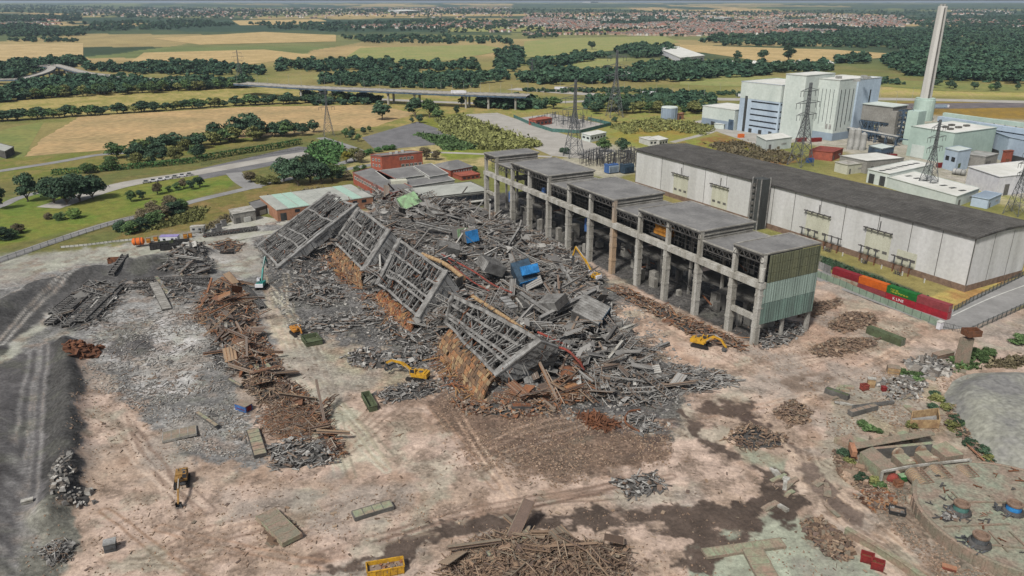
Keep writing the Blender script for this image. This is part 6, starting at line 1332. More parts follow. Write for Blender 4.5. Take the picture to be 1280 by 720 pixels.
for (x0, y0), (x1, y1) in (((1205, 627), (1262, 628)), ((1180, 658), (1262, 655)), ((1262, 664), (1290, 690)), ((1236, 664), (1260, 690)), ((1190, 615), (1215, 640)), ((1230, 680), (1290, 686))): b.beam(at(x0, y0, 2.7), at(x1, y1, 2.7), .35, .3)
b.build('pipe_run', [M('concrete_brown')], t)
for px, m, lb in (((1200, 640), 'cyan_green', 'pump stump with a green band, left one on the round basin'), ((1266, 640), 'duct_blue', 'pump stump with a bright blue band at the right edge of the basin'), ((1224, 680), 'digger_grey', 'dark pump stump nearest the camera on the round basin')):
    p = at(*px, 2.5); tt = thing('pump_stump', lb, 'pump', p, 'pump stumps on the round basin')
    MB().lathe(p.x, p.y, [(2.3, 2.45, 0), (2.1, 3.1, 0), (1.6, 3.3, 0)], 20).build('flange', [M('steel_dark')], tt); MB().lathe(p.x, p.y, [(1.5, 3.2, 0), (1.4, 4.4, 0)], 20).build('band', [M(m)], tt)
    MB().lathe(p.x, p.y, [(1.6, 4.4, 0), (1.65, 4.8, 0), (1.2, 4.85, 0), (1.1, 4.5, 0), (0, 4.5, 0)], 20).build('head', [M('brick_brown')], tt)
    b = MB()
    for k in range(26): a = R.uniform(2.2, 4.4); rr_ = R.uniform(1.8, 3.4); b.beam((p.x + rr_ * math.cos(a), p.y + rr_ * math.sin(a), 2.6), (p.x + rr_ * math.cos(a) + R.uniform(-1.5, 1.5), p.y + rr_ * math.sin(a) + R.uniform(-1, 1), R.uniform(2.6, 3.3)), .3, .14)
    b.build('torn_sheeting', [M('digger_grey')], tt)
for k in range(60):
    a, r_ = R.uniform(0, 6.28), br * .9 * math.sqrt(R.random()); p = Vector((bc.x + r_ * math.cos(a), bc.y + r_ * math.sin(a), 2.7)); m = MB(); d = Vector((math.cos(a * 3), math.sin(a * 3), 0)) * R.uniform(.3, 1.3); m.beam(p - d, p + d, R.uniform(.1, .5), .15); m.beam(p - d * .5 + Z3 * .1, p + Vector((d.y, -d.x, .3)) * .8, .15); q_ = m.build('scrap_piece', [M(R.choice(['concrete_brown', 'steel_dark', 'rust']))], None, False, p); q_.location = p; tag(q_, 'bent scrap piece lying on the slab of the round basin', 'scrap', 'scrap on the round basin')
heap('scrap_heap', [(1172, 660), (1182, 652), (1192, 656), (1190, 664), (1178, 666)], 40, .8, 'small dark torn heap on the slab of the round basin', 'scrap heap', 'scrap_grey', (.4, 1.2), (.1, .4), base='heap_grey')
bpy.data.objects[[o.name for o in bpy.data.objects if o.get('label', '') .startswith('small dark torn heap')][0]].location.z += 2.7
for k in range(22):                                                # broken slabs among the weeds in front of the pit
    x, y = R.choice([(R.uniform(1040, 1160), R.uniform(470, 530)), (R.uniform(1130, 1215), R.uniform(455, 485)), (R.uniform(960, 1060), R.uniform(590, 640))]); p = on(x, y, .2); a = R.uniform(0, 3.1); m = MB(); d = Vector((math.cos(a), math.sin(a), R.uniform(-.1, .15))); l = R.uniform(1.2, 3.4)
    m.beam(p - d * l, p + d * l * .4, R.uniform(.8, 2.2), R.uniform(.3, .9)); m.beam(p + d * l * .45, p + d * l + Vector((R.uniform(-.5, .5), R.uniform(-.5, .5), 0)), R.uniform(.6, 1.6), R.uniform(.25, .6))
    o = m.build('concrete_chunk', [M(R.choice(['concrete_mossy', 'concrete_brown', 'concrete_pale']))], None, False, p); o.location = p; tag(o, 'broken concrete slab lying on the rough ground near the pump pit', 'concrete chunk', 'broken slabs near the pump pit')
heap('rubble_heap', [(1095, 482), (1130, 470), (1160, 480), (1150, 500), (1110, 504)], 260, 1.0, 'low spread of pale rubble in front of the pump pit', 'rubble heap', 'rubble_mix', (.4, 1.6), (.2, .6), base='heap_brown', plates=.4)
heap('rubble_heap', [(1180, 510), (1200, 500), (1210, 530), (1240, 570), (1225, 575), (1195, 545)], 240, 1.0, 'strip of timber and rubble along the foot of the gravel heap', 'rubble heap', 'scrap_brown', (.6, 3), (.1, .35), base='heap_brown')
heap('rubble_heap', [(1040, 560), (1060, 575), (1090, 610), (1070, 612), (1045, 585)], 200, .8, 'spread of brown rubble along the left wall of the pump pit', 'rubble heap', 'scrap_brown', (.4, 2), (.1, .4), base='heap_brown')
# low green wall along the lower right haul road
W1 = [at(1056, 668), at(1090, 688), at(1128, 712), at(1160, 735)]
t = thing('retaining_wall', 'low mossy concrete wall along the haul road at the lower right', 'wall', W1[0])
b = MB()
for x, y in zip(W1[:-1], W1[1:]): b.beam(x + Z3 * .8, y + Z3 * .8, .8, 1.8)
b.build('wall', [M('concrete_mossy')], t); b = MB()
for x, y in zip(W1[:-1], W1[1:]): b.beam(x + Z3 * 1.78, y + Z3 * 1.78, 1.1, .2)
b.build('coping', [M('concrete_mossy')], t)
b = MB(); L2 = [at(1205, 552, .6), at(1235, 580, .6), at(1290, 622, .6)]
for k in (0, 1.6):
    for x, y in zip(L2[:-1], L2[1:]): b.beam(x + Vector((k, 0, 0)), y + Vector((k, 0, 0)), .35, .3)
o = b.build('pipe_line', [M('brick_tan')], None, False, L2[0]); o.location = L2[0]; tag(o, 'pair of pale pipes running along the foot of the gravel heap', 'pipe')
# ------------------------------------------------------------------ buildings
def foot(front, left, right, h):              # roof corners given as survey pixels at height h -> footprint ccw
    f, l, r = at(*front, h), at(*left, h), at(*right, h); f.z = l.z = r.z = 0
    return [f, r, l + r - f, l]
class Bld:
    def __init__(s, name, label, cat, fp, h, wall, roof, group=None, ov=.3, th=.5, z0=-.5, par=None, roofname='roof'):
        s.f = fp; s.h = h; base = fp[0].copy()
        s.t = par or thing(name, label, cat, base, group)
        s.wall = MB().prism(fp, z0, h).build('wall', [M(wall)], s.t)
        c = sum(fp, Vector()) / len(fp); q = [p + (p - c).normalized() * ov for p in fp]
        s.roof = MB().prism(q, h, h + th).build(roofname, [M(roof)], s.t)
        if th >= .3:
            e = MB()
            for a, b in zip(q, q[1:] + q[:1]): d_ = (b - a).normalized() * .15; e.beam(a - d_ + Z3 * (h + th + .1), b + d_ + Z3 * (h + th + .1), .35, .3)
            e.build('parapet', [M(wall)], s.roof)
    def P(s, side, u, z, out=0):               # a point on wall `side` at fraction u
        a, b = s.f[side], s.f[(side + 1) % len(s.f)]; d = (b - a); n = Vector((d.y, -d.x, 0)).normalized()
        return a + d * u + Z3 * z + n * out
    def wins(s, side, n, z0, z1, u0=.04, u1=.96, frac=.6, m='window', name='window', out=.08, trim=None):
        o = []
        for k in range(n):
            a = u0 + (u1 - u0) * (k + .5 - frac / 2) / n; b = u0 + (u1 - u0) * (k + .5 + frac / 2) / n
            w = MB().box8([s.P(side, a, z0, out), s.P(side, b, z0, out), s.P(side, b, z0, -.1), s.P(side, a, z0, -.1), s.P(side, a, z1, out), s.P(side, b, z1, out), s.P(side, b, z1, -.1), s.P(side, a, z1, -.1)]).build(name, [M(m)], s.t); o.append(w)
            if trim:
                g = MB()
                for x, y in (((a, z0), (b, z0)), ((a, z1), (b, z1)), ((a, z0), (a, z1)), ((b, z0), (b, z1)), (((a + b) / 2, z0), ((a + b) / 2, z1))): g.beam(s.P(side, x[0], x[1], out + .03), s.P(side, y[0], y[1], out + .03), .14)
                g.build('frame', [M(trim)], w)
        return o
    def band(s, side, z0, z1, m, name, u0=0, u1=1, out=.06):
        return MB().box8([s.P(side, u0, z0, out), s.P(side, u1, z0, out), s.P(side, u1, z0, -.1), s.P(side, u0, z0, -.1), s.P(side, u0, z1, out), s.P(side, u1, z1, out), s.P(side, u1, z1, -.1), s.P(side, u0, z1, -.1)]).build(name, [M(m)], s.t)
# side numbering: 0 = front corner to right, 3 = left to front
b = Bld('workshop', 'long low brick workshop with a pale roof of green and grey strips', 'workshop', foot((346, 263), (325, 246), (466, 246), 6), 6, 'brick_tan', 'roofpan', th=.25)
f = b.f; n = 9
for k in range(n):
    u0, u1 = k / n + .006, (k + 1) / n - .006; g = [f[0].lerp(f[1], u0), f[0].lerp(f[1], u1), f[3].lerp(f[2], u1), f[3].lerp(f[2], u0)]
    MB().prism(g, 6.28, 6.42).build('roof_strip', [M('roofpan_green' if k in (1, 2, 7) else 'roofpan')], b.roof)
b.band(0, .2, 4.2, 'dark_clad', 'roller_door', .03, .09); b.wins(0, 8, 3.6, 5.2, .15, .95, .5); b.band(3, .1, 3, 'concrete_pale', 'low_wall', 0, .5, .12)
b = Bld('shed', 'grey shed with a pale pitched roof beside the striped roof workshop', 'shed', foot((291, 268), (286, 262), (319, 263), 5.2), 5.2, 'concrete', 'concrete_pale', th=.2)
b.band(0, .1, 3, 'concrete_dark', 'door', .1, .3); b.band(0, .2, 2.6, 'white_trim', 'door', .45, .75, .4); b.wins(3, 2, 2.5, 4)
b = Bld('shed', 'small flat roofed annex between the grey shed and the workshop', 'shed', foot((318, 262), (312, 254), (338, 256), 4), 4, 'concrete_dark', 'roof_felt', th=.3); b.band(0, .2, 2.6, 'white_trim', 'door', .3, .7)
b = Bld('barn', 'small barn with a grey roof at the left edge beside the stubble field', 'barn', foot((6, 190), (-16, 184), (17, 184), 5), 5, 'steel_dark', 'roofpan', th=.3); b.band(3, .1, 4, 'steel_dark', 'door', .3, .6)
b = Bld('brick_block', 'three storey red brick block with a flat grey roof', 'brick building', foot((477, 196), (463, 194), (528, 191), 10), 10, 'brick_red', 'roof_felt')
b.wins(0, 5, 2.0, 3.8, .45, .98, .7, trim='white_trim'); b.wins(0, 4, 6.6, 8.4, .42, .78, .7, trim='white_trim'); b.wins(3, 3, 3, 4.6, .1, .9, .5, trim='white_trim'); b.wins(3, 3, 6.6, 8.2, .1, .9, .5, trim='white_trim')
for k in range(3): p = b.f[0].lerp(b.f[2], .3 + .2 * k); MB().box(p.x, p.y, 11.2, 2, 1.6, 1.4).build('roof_vent', [M('silver')], b.roof)
b = Bld('office_wing', 'low brick office wing with a grey flat roof and a row of windows', 'office', foot((490, 243), (441, 217), (515, 235), 6.5), 6.5, 'brick_red', 'roof_felt')
b.wins(3, 14, 3.8, 5.6, .04, .96, .72, trim='white_trim'); b.wins(0, 3, 3.6, 5.4, .05, .95, .7)
b = Bld('office_block', 'flat roofed office with white window bands in front of the red brick block', 'office', foot((485, 226), (470, 215), (536, 219), 6.5), 6.5, 'white_trim', 'roof_felt'); b.wins(0, 12, 3.6, 5.6, .03, .97, .72); b.wins(3, 4, 3.6, 5.6)
b = Bld('office_block', 'flat roofed office with a clean grey roof beside the pyramid roofed hut', 'office', foot((537, 222), (517, 209), (560, 218), 7.5), 7.5, 'white_trim', 'roof_felt'); b.wins(3, 7, 4, 6.2, .04, .96, .7); b.wins(0, 5, 4, 6.2, .04, .96, .7)
b = Bld('office_block', 'long white office front behind the flat roofed canopy hall', 'office', foot((502, 236), (492, 229), (568, 226), 6), 6, 'white_trim', 'roof_felt'); b.wins(0, 17, 2.8, 4.9, .02, .98, .7)
p = b.f[0].lerp(b.f[3], .6); MB().box(p.x + 1, p.y + 2, 7.6, 9, 5, 2.4, .3).build('roof_room', [M('hall_stain')], b.roof)
b = Bld('canopy_hall', 'wide flat roofed hall with a dark glazed front and a white canopy edge', 'hall', foot((525, 250), (504, 238), (612, 240), 6.5), 6.5, 'concrete_dark', 'roofpan', th=.8); b.wins(0, 12, 3.2, 5.8, .02, .98, .94)
MB().box8([b.P(0, .02, 2.2, 2), b.P(0, 1, 2.2, 2), b.P(0, 1, 2.2, 0), b.P(0, .02, 2.2, 0), b.P(0, .02, 2.7, 2), b.P(0, 1, 2.7, 2), b.P(0, 1, 2.7, 0), b.P(0, .02, 2.7, 0)]).build('canopy', [M('white_trim')], b.t)
def hiproof(name, label, px, h, rh, wall, roof):
    fp = foot(*px, h); t = thing(name, label, 'hut', fp[0]); MB().prism(fp, -.3, h).build('wall', [M(wall)], t); c = sum(fp, Vector()) / 4; q = [p + (p - c).normalized() * .6 for p in fp]
    a = q[0].lerp(q[3], .5).lerp(c, .55); d = q[1].lerp(q[2], .5).lerp(c, .55); a.z = d.z = h + rh; b_ = [Vector((p.x, p.y, h)) for p in q]
    MB().add(b_ + [a, d], [(0, 1, 5, 4), (1, 2, 5), (2, 3, 4, 5), (3, 0, 4)]).build('roof', [M(roof)], t)
    s = Bld.__new__(Bld); s.f = fp; s.h = h; s.t = t; return s
b = hiproof('pavilion', 'brick hut with a dark pyramid roof beyond the offices', ((563, 213), (541, 206), (591, 208)), 4.5, 3.4, 'brick_red', 'roof_felt'); b.wins(0, 8, 1, 3.6, .1, .98, .5, 'white_trim')
b = Bld('low_building', 'low red roofed outbuilding between the offices and the shell', 'outbuilding', foot((577, 221), (566, 217), (600, 218), 2.5), 2.5, 'brick_red', 'brick_red', th=.3); b.wins(0, 4, .8, 1.8)
b = Bld('low_building', 'red brick switch house by the fenced substation', 'outbuilding', foot((670, 151), (661, 149), (690, 148), 5), 5, 'brick_red', 'brick_red', th=.3); b.wins(0, 4, 1.5, 3.5); b.wins(3, 2, 1.5, 3.5)
b = Bld('prefab', 'pale green prefab building behind the two round bushes', 'prefab', foot((738, 170), (727, 167), (758, 166), 5), 5, 'plant_mint', 'plant_roof', th=.3); b.wins(0, 5, 2, 3.6); b.wins(3, 2, 2, 3.6)
b = Bld('prefab', 'white prefab cabin left of the far end of the white hall', 'prefab', foot((812, 176), (799, 172), (826, 175), 4), 4, 'white_trim', 'white_trim', th=.3); b.wins(0, 3, 1.5, 3); b.band(0, .1, 2.4, 'plant_teal', 'door', .75, .9)
b = Bld('prefab', 'long white prefab cabin touching the far end of the white hall', 'prefab', foot((824, 176), (812, 172), (835, 174), 4.2), 4.2, 'white_trim', 'plant_roof', th=.3); b.wins(0, 3, 1.5, 3)
p = at(836, 149); t = thing('storage_tank', 'pale blue round storage tank left of the white plant', 'tank', p); MB().cyl(p, p + Z3 * 11, 7.5, 7.5, 28).build('shell', [M('plant_base')], t, True); MB().cyl(p + Z3 * 11, p + Z3 * 11.8, 7.8, 7.2, 28).build('roof', [M('plant_mint')], t)
b = MB()
for k in range(12): a = k * PI / 6; b.beam(p + Vector((7.6 * math.cos(a), 7.6 * math.sin(a), 0)), p + Vector((7.6 * math.cos(a), 7.6 * math.sin(a), 11)), .3)
b.build('stiffener', [M('plant_blue')], t)
b = Bld('low_building', 'small pinkish pump house right of the round storage tank', 'outbuilding', foot((848, 143), (845, 142), (855, 142), 5), 5, 'brick_tan', 'brick_tan', th=.3); b.band(0, .1, 3, 'dark_clad', 'door', .2, .5)
# ------------------------------------------------------------------ the white energy plant
PL = thing('energy_plant', 'big white and pale blue power plant of stepped blocks with dark window slits', 'power plant', at(1041, 176))
b = Bld(0, 0, 0, foot((912, 123.5), (880, 126), (930, 121), 17), 17, 'plant_mint', 'plant_roof', par=PL); b.f = foot((912, 123.5), (880, 126), (930, 121), 17)
fa, fb = at(879.5, 148), at(913, 157)
# footprints from the ground line, so that the blocks sit square to each other
ga, gb, gc = at(921, 163), at(970, 171), at(1041, 176); ax = (gb - ga).normalized(); ay = Vector((-ax.y, ax.x, 0))
if ay.dot(Vector((1, 1, 0))) < 0: ay = -ay
bpy.data.objects.remove(b.wall); bpy.data.objects.remove(b.roof)
for o in [o for o in C.objects if o.parent is None and o.name.startswith('parapet')]: bpy.data.objects.remove(o)
def rect(o, u0, u1, v0, v1): return [o + ax * u0 + ay * v0, o + ax * u1 + ay * v0, o + ax * u1 + ay * v1, o + ax * u0 + ay * v1]
lo = (gb - ga).length; 
w0 = Bld(0, 0, 0, rect(ga, -38, -1.5, -3, 30), 17, 'plant_mint', 'plant_roof', par=PL); w0.band(0, -.2, 7, 'plant_base', 'base_band'); w0.band(0, .1, 5, 'dark_clad', 'door', .3, .42, .12); w0.band(0, .1, 9, 'pipe_blue', 'door', .84, .99, .12)
w1 = Bld(0, 0, 0, rect(ga, 0, lo, 0, 46), 41, 'plant_blue', 'plant_roof', par=PL)
w1.band(0, 28, 41.3, 'plant_mint', 'upper_cladding', 0, 1, .12); w1.band(1, 28, 41.3, 'plant_mint', 'upper_cladding', 0, 1, .12)
for z in (5.5, 10, 14.8, 19.5, 25.5): w1.band(0, z, z + 1.1, 'window', 'window_band', .30, .97, .14)
for z in (5.5, 10, 14.8, 19.5, 25.5): w1.band(1, z, z + 1.1, 'window', 'window_band', .03, .3, .14)
w1.band(0, .2, 30, 'dark_clad', 'stair_glazing', .135, .20, .3)
for k in range(3): w1.band(0, .1, 3.5, 'dark_clad', 'door', .3 + .25 * k, .38 + .25 * k, .14)
tw = Bld(0, 0, 0, rect(gb, 1, 20, 2, 40), 50, 'plant_mint', 'plant_roof', par=PL, th=.4)
mn = (gc - gb).dot(ax); mo = (gc - gb).dot(ay)
mb_ = Bld(0, 0, 0, rect(gb, 12, mn, mo - 2 if mo > 0 else 0, 62), 47, 'plant_mint', 'plant_roof', par=PL)
for k in range(6): mb_.band(0, 12 + (k % 2) * 2, 40, 'window', 'window_slit', .2 + .13 * k, .2 + .13 * k + .011, .15)
mb_.band(0, -.2, 6, 'plant_base', 'base_band', 0, 1, .2); mb_.band(1, -.2, 6, 'plant_base', 'base_band', 0, 1, .2)
for k in range(4): mb_.band(1, 8 + 2 * k, 40, 'window', 'window_slit', .08 + .13 * k, .095 + .13 * k, .15)
for k in range(2): mb_.band(0, 9, 13, 'silver', 'louvre', .72 + .12 * k, .8 + .12 * k, .15)
m2 = Bld(0, 0, 0, rect(gb, mn - 8, mn + 1.6, 43, 75), 46.4, 'plant_blue', 'plant_roof', par=PL); m2.band(1, 15, 38, 'window', 'window_slit', .55, .6, .15)
for u, v, z in ((30, 30, 47.5), (45, 45, 47.5), (52, 20, 47.5), (38, 52, 47.5)): q = gb + ax * u + ay * v; MB().box(q.x, q.y, z + 1, 4, 3, 2, .2).build('roof_vent', [M('silver')], mb_.roof)
# grey boiler and filter house beside it
p = at(1075, 190); t = thing('filter_house', 'grey filter house on legs among blue pipework beside the white plant', 'filter house', p)
def pb(mb, px, z, sx, sy, sz, rz=.25, mi=0): a = at(*px, z); mb.box(a.x, a.y, z, sx, sy, sz, rz, mi)
rzp = math.atan2(ax.y, ax.x)
q0 = at(1066, 172); 
def PB(u, v, z): return q0 + ax * ((u - 2) * .73 - 8) + ay * (v * .8) + Z3 * (z * .73)
def pbox(mb, u0, u1, v0, v1, z0, z1, mi=0): mb.box8([PB(u0, v0, z0), PB(u1, v0, z0), PB(u1, v1, z0), PB(u0, v1, z0), PB(u0, v0, z1), PB(u1, v0, z1), PB(u1, v1, z1), PB(u0, v1, z1)], mi)
m = MB(); pbox(m, 2, 50, 6, 32, 20, 37); m.build('casing', [M('plant_grey')], t)
m = MB(); pbox(m, 1, 51, 5, 33, 37, 37.8); m.build('roof', [M('plant_mint')], t)
for k in range(9):
    u = 5 + 5.2 * k; c = [PB(u - 2.3, 8, 20), PB(u + 2.3, 8, 20), PB(u + 2.3, 16, 20), PB(u - 2.3, 16, 20)]; m = MB(); ap_ = PB(u, 12, 12.5)
    m.add(c + [ap_], [(0, 1, 4), (1, 2, 4), (2, 3, 4), (3, 0, 4)]); m.build('hopper', [M('plant_blue')], t)
m = MB()
for k in range(9):
    for v in (4, 20): m.beam(PB(2 + 6 * k, v, 0), PB(2 + 6 * k, v, 20), .6)
for z in (6, 11, 19):
    for v in (4, 20): m.beam(PB(0, v, z), PB(54, v, z), .5)
for k in range(8): m.beam(PB(2 + 6 * k, 4, 6), PB(8 + 6 * k, 4, 11), .3); m.beam(PB(8 + 6 * k, 4, 11), PB(2 + 6 * k, 4, 19), .3)
m.build('support_frame', [M('pipe_blue')], t)
m = MB(); pbox(m, 42, 58, 2, 12, 8, 16); pbox(m, 50, 57, 3, 10, 16, 33); m.cyl(PB(46, 0, 4), PB(62, 0, 4), 4, 4, 14); pbox(m, -10, 4, 4, 16, 0, 12); m.build('flue_duct', [M('plant_grey')], t)
p = PB(60, 18, 0); t = thing('pipe_tower', 'dense blue steel tower of pipes between the filter house and the chimney', 'pipe tower', p); m = MB()
for u in (56, 62, 68, 74):
    for v in (8, 16, 24): m.beam(PB(u, v, 0), PB(u, v, 34), .6)
for z in range(4, 35, 5):
    for v in (8, 16, 24): m.beam(PB(56, v, z), PB(74, v, z), .5)
    for u in (56, 62, 68, 74): m.beam(PB(u, 8, z), PB(u, 24, z), .5)
    m.beam(PB(56, 8, z), PB(62, 8, z + 5), .3); m.beam(PB(68, 8, z + 5), PB(74, 8, z), .3)
m.build('frame', [M('pipe_blue')], t); m = MB()
for k in range(26): u, v, z = R.uniform(57, 72), R.uniform(9, 22), R.uniform(2, 28); s = R.uniform(1.5, 4); pbox(m, u, u + s, v, v + s, z, z + s, R.choice([0, 0, 1, 2]))
m.build('vessel', [M('pipe_blue'), M('plant_grey'), M('plant_teal')], t)
MB().prism([PB(68, 4, 0), PB(80, 4, 0), PB(80, 18, 0), PB(68, 18, 0)], 0, 26).build('side_tower', [M('plant_teal')], t)
p = PB(10, -14, 0); t = thing('pipe_bridge', 'long pipe bridge on trestles in front of the filter house', 'pipe bridge', p); m = MB()
for v in (-12, -9): m.beam(PB(-14, v, 12.4), PB(72, v, 9.4), .6, .8)
for k in range(15):
    u = -14 + 6 * k; z = 12.4 - 3 * k / 14; m.beam(PB(u, -12, z), PB(u, -9, z), .4)
    if k % 2 == 0: m.beam(PB(u, -12, 0), PB(u, -12, z), .5); m.beam(PB(u, -9, 0), PB(u, -9, z), .5); m.beam(PB(u, -12, 0), PB(u, -9, z), .25)
m.build('trestle', [M('pipe_blue')], t); m = MB()
for k in range(5): m.cyl(PB(-14, -12.2 + .8 * k, 13.2), PB(72, -12.2 + .8 * k, 10.2), .42, .42, 8)
m.build('pipe_bundle', [M('silver')], t)
m = MB()
for k in range(60): u, v = R.uniform(-12, 70), R.uniform(-9, 2); z = R.uniform(0, 7); m.beam(PB(u, v, z), PB(u, v, z) + R.choice([ax, ay, Z3]) * R.uniform(2, 8), R.uniform(.3, .9))
o = m.build('pipework', [M('pipe_blue')], t)
for k, lb in enumerate(('left of three upright silver silos', 'middle of three upright silver silos', 'short pale right of three upright silver silos')):
    p = at(1062 + 7.6 * k, 186.5 + .5 * k); t = thing('silo', lb + ' in front of the pipe bridge', 'silo', p, 'silver silos by the pipe bridge'); h = (15, 15, 12)[k]; MB().cyl(p, p + Z3 * h, 2.4, 2.4, 18).build('shell', [M('silver')], t, True); MB().cyl(p + Z3 * h, p + Z3 * (h + 1.4), 2.4, .5, 18).build('cone_roof', [M('silver')], t)
b = Bld('pump_station', 'small blue plant building on legs right of the silver silos', 'plant building', foot((1102, 187), (1086, 183), (1118, 184), 7), 7, 'pipe_blue', 'plant_mint', th=.4); b.wins(0, 5, 1, 4)
# chimney
p = at(1152, 150); t = thing('chimney', 'very tall pale concrete chimney at the right, wider at its foot', 'chimney', p)
MB().lathe(p.x, p.y, [(5.6, 0, 0), (5.1, 30, 0), (4.6, 65, 0), (4.1, 101, 0), (3.6, 101.2, 0), (3.5, 99, 0)], 8).build('shaft', [M('chimney')], t)
m = MB()
for s in (-1.6, 1.6): m.cyl((p.x + s, p.y, 99), (p.x + s, p.y, 103), 1.3, 1.3, 14)
m.build('flue', [M('silver')], t); m = MB(); m.box8([Vector((p.x + a, p.y + b_, z)) for z, r0, y0 in ((0, .8, -5.9), (100, .5, -4.25)) for a, b_ in ((-r0, y0), (r0, y0), (r0, y0 + .8), (-r0, y0 + .8))]); m.build('ladder_rail', [M('concrete_dark')], t)
MB().lathe(p.x, p.y, [(9, 0, 0), (9, 19, 0), (8.4, 19.2, 0), (8.4, 20.5, 0), (0, 20.8, 0)], 20).build('plinth', [M('plant_teal')], t)
# teal hall with a pale roof and its conveyor
TH = thing('fuel_hall', 'pale teal fuel hall with a white roof at the foot of the chimney', 'hall', at(1134, 200))
f = foot((1194, 167), (1139, 158), (1246, 160), 21); c_ = Bld(0, 0, 0, f, 21, 'plant_teal', 'plant_roof', par=TH, th=.3)
for u, v in ((.2, .3), (.3, .5), (.45, .35), (.55, .6), (.7, .4)): q = f[0].lerp(f[1], u).lerp(f[3].lerp(f[2], u), v); MB().box(q.x, q.y, 22, 4, 2.4, 1.2, .3).build('roof_vent', [M('concrete_dark')], c_.roof)
c_.band(3, .2, 9, 'plant_mint', 'wall_panel', .1, .4, .12)
b = Bld('lean_to', 'pale blue block standing against the teal hall', 'plant building', foot((1198, 190), (1182, 186), (1214, 187), 13), 13, 'plant_blue', 'plant_mint'); b.band(0, 2, 5, 'cont_moss', 'door', .2, .4); b.wins(3, 2, 6, 9)
b = Bld('store', 'grey ribbed store right of the teal hall', 'store', foot((1232, 197), (1204, 193), (1248, 193), 8), 8, 'plant_grey', 'silver'); b.band(0, .1, 5, 'concrete_dark', 'door', .1, .5)
b = Bld('rust_store', 'small rust red store right of the grey ribbed one', 'store', foot((1258, 190), (1254, 189), (1267, 189), 9), 9, 'brick_red', 'rust', th=.3); b.band(0, .1, 4, 'rust', 'door', .2, .7)
b = Bld('long_shed', 'long pale blue shed running off the right edge behind the teal hall', 'shed', foot((1262, 172), (1222, 158), (1350, 190), 17), 17, 'plant_blue', 'plant_base', th=.4); b.band(3, 1, 6, 'dark_clad', 'opening', .1, .8); b.band(0, 1, 6, 'dark_clad', 'opening', .02, .9)
p = at(1190, 146, 14); t = thing('conveyor', 'raised pale blue conveyor gallery running right from the chimney', 'conveyor', at(1175, 160)); m = MB(); A_, B_ = at(1174, 148, 20), at(1330, 172, 20); m.beam(A_, B_, 4, 3.4); m.build('gallery', [M('plant_blue')], t); m = MB(); A2 = at(1180, 143, 20); B2 = at(1330, 163, 20); m.beam(A2, B2, 3.4, 3); m.build('gallery', [M('plant_teal')], t)
m = MB()
for k in range(12): q = A_.lerp(B_, k / 11); m.beam(Vector((q.x - 2, q.y, 0)), q, .7); m.beam(Vector((q.x + 2, q.y, 0)), q, .7); q = A2.lerp(B2, k / 11); m.beam(Vector((q.x, q.y, 0)), q, .7)
m.build('trestle', [M('pipe_blue')], t)
# yard sheds behind the white hall
YS = [('orange_shed', 'long orange roofed shed near the near pylon', ((1041, 191), (1012, 188), (1054, 186)), 6, 'brick_red', 'pipe_red'), ('white_shed', 'white flat roofed shed left of the near pylon', ((958, 176), (946, 170), (990, 172)), 8, 'plant_mint', 'plant_roof'),
      ('grey_shed', 'wide grey flat shed below the silver silos', ((1084, 202), (1050, 195), (1130, 198)), 8, 'plant_grey', 'plant_roof'), ('grey_shed', 'small mossy grey shed right of the orange roofed one', ((1060, 207), (1044, 203), (1082, 204)), 6, 'hall_stain', 'concrete_pale'),
      ('gabled_shed', 'pale mint shed with two dark doors behind the white hall roof', ((1112, 218), (1085, 212), (1166, 206)), 8, 'plant_mint', 'plant_roof'), ('long_white_shed', 'long white roofed shed with dark rooflights behind the hall roof', ((1196, 246), (1110, 222), (1224, 236)), 6, 'plant_mint', 'plant_roof'),
      ('white_store', 'broad white store at the right edge behind the hall roof', ((1250, 222), (1211, 209), (1320, 214)), 11, 'cabin_white', 'plant_roof'), ('blue_store', 'small pale blue roofed store behind the hall roof', ((1236, 250), (1215, 246), (1252, 243)), 5, 'plant_blue', 'plant_base'),
      ('flat_store', 'pale store at the far left corner of the plant yard', ((905, 156), (893, 155), (915, 153)), 4, 'plant_mint', 'plant_roof')]
for nm, lb, px, h, w, r in YS:
    f = foot(*px, h); b = Bld(nm, lb, 'shed', f, h, w, r, th=.3)
    if nm == 'gabled_shed': b.band(3, .2, 6, 'dark_clad', 'door', .1, .35, .14); b.band(3, .2, 6, 'dark_clad', 'door', .6, .85, .14)
    else: b.band(0, .2, h * .6, 'concrete_dark', 'door', .12, .2, .14); b.band(0, h * .45, h * .6, 'silver', 'louvre', .6, .8, .14)
    if h < 9 and nm in ('gabled_shed', 'long_white_shed'):
        for k in range(7): q = f[0].lerp(f[3], .08 + .13 * k).lerp(f[1].lerp(f[2], .08 + .13 * k), .5) if nm == 'long_white_shed' else f[0].lerp(f[1], .08 + .13 * k).lerp(f[3].lerp(f[2], .08 + .13 * k), .5); MB().box(q.x, q.y, h + .4, 4, 2, .2, .3).build('rooflight', [M('dark_clad')], b.roof)
for k, (x, y, m_) in enumerate(((1001, 177, 'red_paint'), (1020, 177, 'red_paint'), (1113, 198, 'red_paint'), (1093, 193, 'red_paint'), (1178, 209, 'red_paint'), (1012, 203, 'blue_paint'), (1057, 199, 'blue_paint'), (926, 172, 'orange_tank'))):
    lb = ('red container at the foot of the white plant, under the pylon arms', 'red container at the foot of the white plant corner', 'red container right of the small blue plant building', 'red container below the short silo', 'bright red container alone on the yard right of the tall pylon', 'small blue container left of the orange roofed shed', 'small blue container right of the orange roofed shed', 'small orange container on the pale forecourt')[k]
    p = at(x, y); container((p.x, p.y, 0), .3, m_, lb, 9 if k < 5 else 5, h=3)
